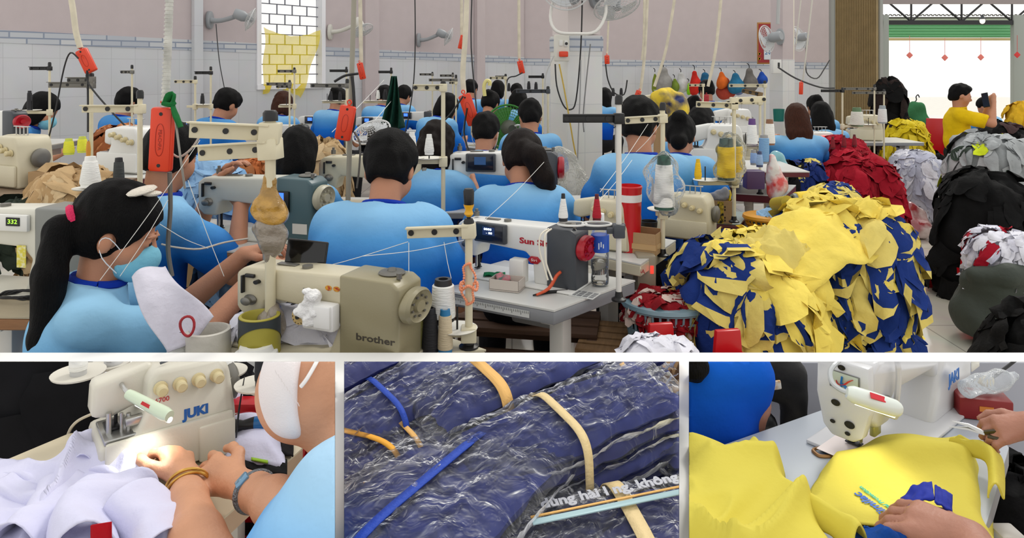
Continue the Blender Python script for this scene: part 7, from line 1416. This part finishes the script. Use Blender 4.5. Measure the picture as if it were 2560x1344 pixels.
tag(MB().box((0, 0, .19), (.3, .06, .66), 0).build('brown_board', mat((132, 108, 84), .7, var=.2), None, loc=(*P(1640, 0, 1.90).xy, .33)), 'brown board standing behind the wood blocks', 'board'); heap('cloth_heap', 'navy cloth filling the dark gap behind the bundles', 'cloth heap', (*P(1230, 0, 1.84).xy, 0), .42, .09, .3, [SH[0]], 50, (.1, .2), (.1, .16), 68, None, base=.42, skirt=.5, lift=.02)
crop(860.6, 1697.4)

# ================================================= bay three: the lamp-lit machine and the yellow shirt
begin()
tz = .66; GT = mat((176, 184, 194), .32, var=.03, name='grey_laminate')
quadtable('blue-grey table under the lamp-lit machine', [(1600, 1185), (2130, 998), (2440, 998), (2522, 1118), (2430, 1430), (1600, 1500)], tz, GT, mat((150, 150, 154), .5), .04)
ms = 1.06; th_ = 40; nb_ = Z(2150, 1128, tz); ax_ = Euler((0, 0, R(th_))).to_matrix() @ V((.195 * ms, 0, 0)); WM = mat((208, 209, 212), .3, bump=.03, bscale=200, name='white_cast')
jk = lockstitch('white lamp-lit machine with blue lettering and a red and blue emblem', (nb_.x + ax_.x, nb_.y + ax_.y, tz + .0005), th_, dict(body=WM, end=WM, wheel=WM, panel=None, plate=WM, endw=.16), scale=ms, detail=1, zs=.69)
fp = MB().prism([(-.052, .30), (.052, .30), (.054, .17), (.040, .095), (.022, .075), (-.022, .075), (-.040, .10), (-.054, .19)], -.012, .014, .006, 2, T=M.Translation((-.262, 0, 0)) @ M(((0, 0, 1, 0), (-1, 0, 0, 0), (0, 1, 0, 0), (0, 0, 0, 1)))).build('face_plate', WM, jk)
fpx = -.2755
hl = MB()
for (y, z, r) in ((.012, .175, .006), (-.016, .125, .0068), (.018, .118, .0035), (-.012, .098, .0036), (.0, .282, .005)): hl.lathe([(r * 1.5, 0), (r * 1.5, .0015), (r, .002), (0, .0005)], 18, T=M.Translation((fpx, y, z)) @ Euler((0, R(-90), 0)).to_matrix().to_4x4())
hl.build('screw_hole', BLK, fp)
eb = MB().box((fpx - .0006, -.006, .244), (.0016, .06, .05), .008).build('emblem_frame', mat((120, 122, 118), .35, .5), fp); MB().box((fpx - .0016, -.006, .244), (.0012, .054, .044), .006).build('emblem_plate', mat((190, 200, 186), .35), eb)
ef = lambda y, z: V((fpx - .003, -.006 - y, .244 + z)); MB().tube([ef(-.016, -.002), ef(-.012, -.012), ef(0, -.008), ef(.01, .006), ef(.018, .014)], [.002, .004, .004, .0035, .0015], 6, flat=.3).build('emblem_red', mat((214, 40, 36), .4), eb); MB().tube([ef(-.004, .014), ef(-.006, -.004), ef(-.006, -.02)], .0042, 6, 1, flat=.3).tube([ef(-.004, -.006), ef(.004, -.012), ef(.008, -.02)], .004, 6, 1, flat=.3).build('emblem_blue', mat((20, 110, 180), .4), eb)
text_mesh('lettering', 'JAKI', .034, mat((24, 100, 180), .4), jk, face_frame((.10, -.0765, .14), (1, 0, 0), (0, 0, 1)) @ M.Diagonal((1, 1.45, 1, 1)), bold=.0014); MB().box((.235, -.0765, .15), (.05, .002, .07)).build('instruction_plate', mat((216, 214, 204), .5), jk)
MB().lathe([(.0, 0), (.020, 0), (.022, .004), (.022, .03), (.0, .034)], 20, T=M.Translation((.25, -.075, .07)) @ Euler((R(90), 0, 0)).to_matrix().to_4x4()).build('stitch_dial', mat((206, 196, 160), .45), jk); MB().tube([(.24, -.07, .04), (.24, -.09, .035), (.22, -.13, .045)], [.008, .007, .009], 8, flat=.5).build('reverse_lever', WM, jk); MB().prism([(.02, .0), (.27, .0), (.27, .2), (.09, .2), (.075, .15), (.05, .08)], -.075, .06, .016, 3, T=TX).build('pillar_cover', WM, jk)
MB().tube([(-.17, -.062, .31), (-.165, -.064, .24), (-.17, -.06, .15)], .006, 8).build('lift_rod', WM, jk); MB().cyl((-.2, -.05, .15), (-.2, -.075, .15), .012).build('side_screw', mat((190, 186, 160), .4), jk); MB().box((-.205, -.035, .12), (.03, .012, .09), .003).build('needle_clamp', mat((190, 190, 140), .3, .6), jk); MB().box((-.195, 0, .0135), (.15, .11, .001)).build('slide_plate', mat((236, 224, 222), .3), jk)
slo = thing('slide_latch', 'bronze-rimmed slot set in the blue-grey table', 'latch', Z(2082, 1130, tz + .001), R(th_ - 30)); MB().tube([(.042 * math.copysign(abs(cos(a)) ** .5, cos(a)), .017 * math.copysign(abs(sin(a)) ** .5, sin(a)), .002) for a in [2 * pi * i / 32 for i in range(33)]], .004, 6, 1).build('rim', mat((150, 110, 66), .4, .4), slo); MB().box((0, 0, .001), (.07, .024, .002)).build('slot', mat((90, 104, 120), .3), slo)
lamp2 = thing('machine_lamp', 'white lamp stick glowing under the emblem', 'lamp', P(2190, 1005, 1.44)); o_ = lamp2.location; a, b = P(2132, 985, 1.445), P(2238, 1020, 1.43); d_ = (b - a).normalized()
MB().tube([a - d_ * .012 - o_, a - o_, a.lerp(b, .5) - o_, b - o_, b + d_ * .012 - o_], [.010, .0165, .0175, .0165, .009], 16, 2).build('housing', mat((222, 230, 222), .3, coat=.5), lamp2); MB().box(a.lerp(b, .52) - o_ + V((0, -.012, .0135)), (.03, .012, .002), rot=(R(38), R(18), 0)).build('red_mark', mat((206, 26, 44), .4), lamp2); MB().tube([a.lerp(b, .08) - o_ + V((0, .002, -.014)), b - o_ + V((0, .002, -.0145))], .006, 8).build('led_strip', mat((255, 250, 206), .3, emit=3), lamp2)
MB().tube([P(2098, 900, 1.52) - o_, P(2076, 925, 1.5) - o_, P(2080, 955, 1.48) - o_, P(2104, 975, 1.46) - o_, a - o_], .0052, 8).build('gooseneck', mat((190, 194, 196), .35, .4), lamp2)
sl = bpy.data.lights.new('lamp_light', 'SPOT'); sl.energy = .5; sl.spot_size = R(110); sl.spot_blend = .8; sl.shadow_soft_size = .015; sl.color = (1, .98, .94); so_ = bpy.data.objects.new('lamp_light', sl); COL.objects.link(so_); so_.parent = lamp2; so_.location = a.lerp(b, .6) - o_ + V((0, 0, -.03)); so_.rotation_euler = V((-.15, -.1, -1)).to_track_quat('-Z', 'Y').to_euler()
# yellow garment: a smooth printed panel on the right, crumpled body on the left
YS = mat((216, 202, 84), .8, bump=.12, bscale=60, var=.04, name='yellow_jersey', spec=.2)
def pan_z(x, y):
    r = noise.noise(V((x * 7, y * 7, 2.7)))
    return tz + .016 + .016 * r + .03 * math.exp(-((x - .84) / .10) ** 2 - ((y - 1.55) / .06) ** 2) + .022 * math.exp(-((y - 1.47 - (x - .5) * .1) / .03) ** 2)
C4 = [Z(2085, 1150, tz).xy, Z(2440, 1092, tz).xy, Z(2520, 1400, tz).xy, Z(1985, 1300, tz).xy]
def pan(u, v):
    p = C4[0].lerp(C4[1], u).lerp(C4[3].lerp(C4[2], u), v); p += V((.014 * wr(v * 5, u, 3), .012 * wr(u * 5, v, 4))); z = pan_z(p.x, p.y); e = min(1, min(u, 1 - u, v, 1.2 - v) * 12); z = tz + .006 + (z - tz - .006) * e
    r = max(0, u - .86) / .14; z -= r * r * .05
    return (p.x, p.y, z)
sheet('yellow_garment', 'smooth yellow shirt front printed with blue lettering under the needle', 'garment', pan, 60, 50, YS)
def lay(o, f):
    for v in o.data.vertices: v.co.z = f(v.co.x, v.co.y) + .004 + v.co.z
    o.data.update()
lg = thing('shirt_print', 'blue and green lettering printed on the yellow shirt front', 'print'); c = Z(2178, 1243, tz + .03); dr = (Z(2135, 1210, tz) - Z(2218, 1272, tz)).normalized(); up_ = V((dr.y, -dr.x, 0)) * -1
up_ = V((-dr.y, dr.x, 0)); up_ = up_ if up_.y < 0 else -up_
M1_ = face_frame((c.x, c.y, 0), dr, up_); l1 = text_mesh('lettering', 'Similac', .029, mat((20, 90, 190), .5), lg, M1_, bold=.0007, depth=.0002); c2_ = Z(2194, 1232, tz + .03); l2 = text_mesh('lettering', 'Total Protection', .0135, mat((30, 180, 160), .5), lg, face_frame((c2_.x, c2_.y, 0), dr, up_), bold=.0003, depth=.0002)
for o in (l1, l2): lay(o, pan_z)
def crum(x, y): w = noise.noise(V((x * 4, y * 4, 8))) * .08; return tz + .014 + .07 * fold(x * .8 + w, y - x * .55 + w, 3.1, 6.6) * min(1, max(0, (1.62 - y) * 6)) + .02 * fold(x - y, y + w, 9.2, 9)
def cl3(u, v):
    y = 1.08 + .46 * v; wob = noise.noise(V((v * 5, 1, 3))) * .03; xl = (1700 - 1280) / F * y; xr = (2130 - 1280) / F * y - .19 * v ** 1.5 + wob; x = xl + (xr - xl) * u; z = crum(x, y); er = max(0, (u - .88) / .12); z = z - (z - tz - .008) * er * er; e = max(0, (v - .88) / .12); z = z * (1 - e) + (tz + .03) * e
    return (x, y, z)
sheet('yellow_garment', 'crumpled yellow shirt cloth on the table left of the needle', 'garment', cl3, 80, 60, YS)
for i, (px, wd, lf, lb) in enumerate((([(1990, 1222, 1.34), (2040, 1260, 1.29), (2100, 1300, 1.25), (2150, 1335, 1.21)], .016, .025, 'rolled yellow hem running toward the working hand'), ([(1722, 1150, 1.47), (1790, 1135, 1.48), (1890, 1115, 1.5)], .03, .035, 'yellow fold along the cloth\'s back edge'), ([(2390, 1098, 1.53), (2450, 1110, 1.50), (2488, 1150, 1.45), (2490, 1225, 1.37)], .014, .02, 'rolled yellow edge over the table\'s right side'))):
    sheet('yellow_garment', lb, 'garment', rolled(px, wd, i * 2.3 + 1, lf), 26, 14, YS, 'yellow garment folds on the blue-grey table')
NB = mat((14, 40, 156), .8, bump=.2, bscale=50, name='royal_blue_knit')
def ccol(u, v): p = P(2252 + 78 * u + 6 * v, 1262 - 42 * sin(pi * u * .55) + 44 * v, 1.32 - .05 * v); return p + V((0, 0, .012 + .008 * wr(u * 4, v * 3, 4)))
sheet('blue_collar', 'royal blue collar piece above the working hand', 'collar', ccol, 18, 10, NB); sheet('blue_collar', 'second royal blue collar piece split from the first', 'collar', lambda u, v: P(2338 + 42 * u, 1230 + 26 * u + 44 * v, 1.31 - .05 * v) + V((0, 0, .014 + .006 * wr(u * 4, v * 3, 8))), 8, 8, NB); sheet('blue_sleeve', 'dark blue sleeve band beneath the working hand', 'sleeve', rolled([(2140, 1352, 1.215), (2190, 1334, 1.225), (2250, 1326, 1.235)], .02, 5, .008), 16, 10, cloth((16, 70, 150)))
# operator: two hands
op = thing('person', 'operator at the lamp-lit machine, hands on yellow shirt and scissors', 'person', (*P(2560, 0, 1.1).xy, 0)); wo = op.location; Q = lambda px, py, d: P(px, py, d) - wo
SKIN3 = mat((172, 120, 100), .5, bump=.16, bscale=130, var=.1, vscale=16, name='skin'); b = SDF(.02)
wr_ = Q(2428, 1352, 1.185); b.chain([Q(2560, 1560, 1.0), Q(2470, 1430, 1.11), wr_], [.045, .036, .03], .015); hand(b, wr_, Q(2264, 1290, 1.262), V((.12, -.35, .9)), 1.14, .34, 1, .004, .9)
wr2 = Q(2585, 1062, 1.46); b.cap(Q(2760, 1080, 1.36), wr2, .036, .025, .015); hand(b, wr2, Q(2462, 1078, 1.485), V((.15, -.5, .8)), .8, .5, 1, .004, .6); b.cap(Q(2760, 1080, 1.36), Q(2900, 1300, 1.15), .045, .07); b.cap(Q(2900, 1300, 1.15), Q(2560, 1560, 1.0), .09, .05)
skin('body', b, .0042, SKIN3, op)
sc_ = thing('scissors', 'steel scissors with dark handles held at the table\'s right', 'scissors', P(2430, 1070, 1.5)); o_ = sc_.location; MB().tube([P(2372, 1066, 1.53) - o_, P(2420, 1070, 1.51) - o_, P(2462, 1082, 1.49) - o_], [.001, .004, .005], 6, 1, flat=.4).tube([P(2380, 1052, 1.53) - o_, P(2420, 1062, 1.51) - o_, P(2462, 1082, 1.49) - o_], [.001, .004, .005], 6, 1, flat=.4).build('blade', METAL, sc_); MB().tube([P(2462, 1080, 1.49) - o_, P(2500, 1078, 1.47) - o_, P(2530, 1086, 1.46) - o_, P(2510, 1098, 1.46) - o_, P(2470, 1090, 1.48) - o_], .0045, 6).build('handle', mat((60, 50, 20), .4), sc_)
# worker on the left, dark bag, red box, bottle
w3 = thing('person', 'worker in deep blue jersey seen from behind at the table end', 'person', (*P(1790, 0, 1.76).xy, 0)); wo = w3.location; Q = lambda px, py, d: P(px, py, d) - wo
b = SDF(.03); b.chain([Q(1880, 960, 1.74), Q(1893, 1010, 1.72), Q(1888, 1060, 1.72)], [.03, .026, .024]); b.chain([Q(1780, 900, 1.76), Q(1780, 1200, 1.76)], [.06, .09]); b.chain([Q(1760, 1240, 1.74), Q(1760, 1600, 1.76)], [.08, .06]); skin('body', b, .012, SKIN3, w3)
j = SDF(.04); j.cap(Q(1770, 930, 1.75), Q(1765, 1220, 1.74), .11, .12); j.cap(Q(1690, 930, 1.75), Q(1700, 1200, 1.74), .1, .12); j.chain([Q(1850, 890, 1.75), Q(1868, 935, 1.735), Q(1880, 985, 1.725)], [.06, .05, .042]); skin('jersey', j, .01, ramp_mat('deep_blue', [(0, (0, 22, 110)), (.4, (0, 44, 160)), (.8, (10, 84, 200)), (1, (16, 96, 206))]), w3, amp=.016, freq=8)
h = SDF(.02); h.chain([Q(1735, 880, 1.64), Q(1742, 920, 1.63), Q(1750, 945, 1.63)], [.03, .024, .006]).chain([Q(1722, 880, 1.64), Q(1728, 925, 1.63), Q(1730, 940, 1.63)], [.03, .02, .006]); skin('hair', h, .007, HAIR, w3, amp=.008, freq=40)
bk = SDF(.03); bk.ell(P(1935, 935, 1.84), (.06, .03, .07)).cap(P(1985, 930, 1.84), P(2000, 1085, 1.84), .022, .02).cap(P(1960, 915, 1.85), P(1985, 930, 1.84), .03, .025).cap(P(1968, 980, 1.85), P(1962, 1080, 1.85), .014, .012); tag(skin('backpack', bk, .009, mat((14, 14, 18), .6, bump=.3, bscale=30), None, amp=.012, freq=14), 'black backpack hung on the wall beside the deep blue worker', 'backpack'); tag(MB().box((0, 0, 0), (.055, .008, .022), .003, rot=(0, R(-8), 0)).build('bag_tag', mat((196, 150, 90), .5, col2=(226, 222, 214), vscale=60), None, loc=P(1925, 964, 1.78)), 'orange-edged tag on the black backpack', 'tag')
bk2 = SDF(.03); bk2.ell(P(1910, 1070, 1.82), (.035, .03, .045)); tag(skin('dark_pouch', bk2, .009, BLK, None), 'dark pouch at the table edge beneath the backpack', 'pouch')
rx = thing('red_box', 'dark red tray box behind the machine\'s lever', 'box', Z(2452, 1036, tz) + V((0, 0, .001)), R(-14)); MB().box((0, 0, .025), (.115, .07, .05), .004).build('box', mat((130, 14, 18), .4), rx); MB().box((0, -.036, .028), (.03, .001, .012)).build('gold_print', mat((200, 120, 40), .5), rx)
pb = SDF(.02); pb.cap(P(2420, 968, 1.72), P(2500, 950, 1.74), .022, .026).cap(P(2500, 950, 1.74), P(2535, 938, 1.75), .015, .012); tag(skin('plastic_bottle', pb, .006, film_mat('clear_bottle', .5, (220, 226, 232), .1, .4, 40), None, amp=.006, freq=30), 'clear plastic bottle lying over the red tray box', 'bottle'); cable('cable', 'black cable sweeping over the white wall by the clear bottle', [P(2410, 950, 1.85), P(2470, 948, 1.85), P(2510, 922, 1.88), P(2545, 895, 1.9)], .004, (20, 20, 24), 'cable', None)
heap('cloth_heap', 'added black cloth standing in for the dark beside the blue-grey table', 'cloth heap', (*P(2560, 0, 1.66).xy, 0), .15, .2, .2, [cloth((14, 14, 16), .3)], 40, (.08, .16), (.08, .14), 81, None, base=.36, skirt=.8, lift=.02); heap('cloth_scraps', 'yellow cloth scraps heaped below the table\'s right side', 'cloth scraps', (*P(2560, 0, 1.40).xy, 0), .06, .08, .1, [YS], 40, (.04, .08), (.03, .05), 82, None, base=.38, skirt=.8, lift=.02)  # the black heap is added to stand in for darkness beside the table
crop(1722.6, None)
# ---------------------------------------------------------------- camera, sky, sun
w = bpy.data.worlds.new('sky'); bpy.context.scene.world = w; w.use_nodes = True
bg = w.node_tree.nodes['Background']; bg.inputs[0].default_value = (1.0, .985, .955, 1); bg.inputs[1].default_value = 1.0
cam = bpy.data.cameras.new('camera'); co = bpy.data.objects.new('camera', cam); COL.objects.link(co)
co.location = (0, 0, H); co.rotation_euler = (R(90), 0, 0); cam.sensor_width = 36; cam.lens = 36 * F / 2560; cam.shift_y = -(672 - HY) / 2560; cam.clip_start = .05
sc = bpy.context.scene; sc.camera = co
su = bpy.data.lights.new('sun', 'SUN'); su.energy = .9; su.angle = R(12); su.color = (1, .96, .88); so = bpy.data.objects.new('sun', su); COL.objects.link(so)
so.rotation_euler = V((-.55, -.75, -1.0)).to_track_quat('-Z', 'Y').to_euler()
sc.view_settings.view_transform = 'Standard'; sc.view_settings.look = 'None'; sc.view_settings.gamma = 1; sc.view_settings.exposure = 0.1; sc.view_settings.use_curve_mapping = False
sc.cycles.max_bounces = 6; sc.cycles.diffuse_bounces = 3; sc.cycles.glossy_bounces = 3; sc.cycles.transmission_bounces = 4; sc.cycles.transparent_max_bounces = 12; sc.cycles.use_denoising = True; sc.cycles.caustics_reflective = False; sc.cycles.caustics_refractive = False
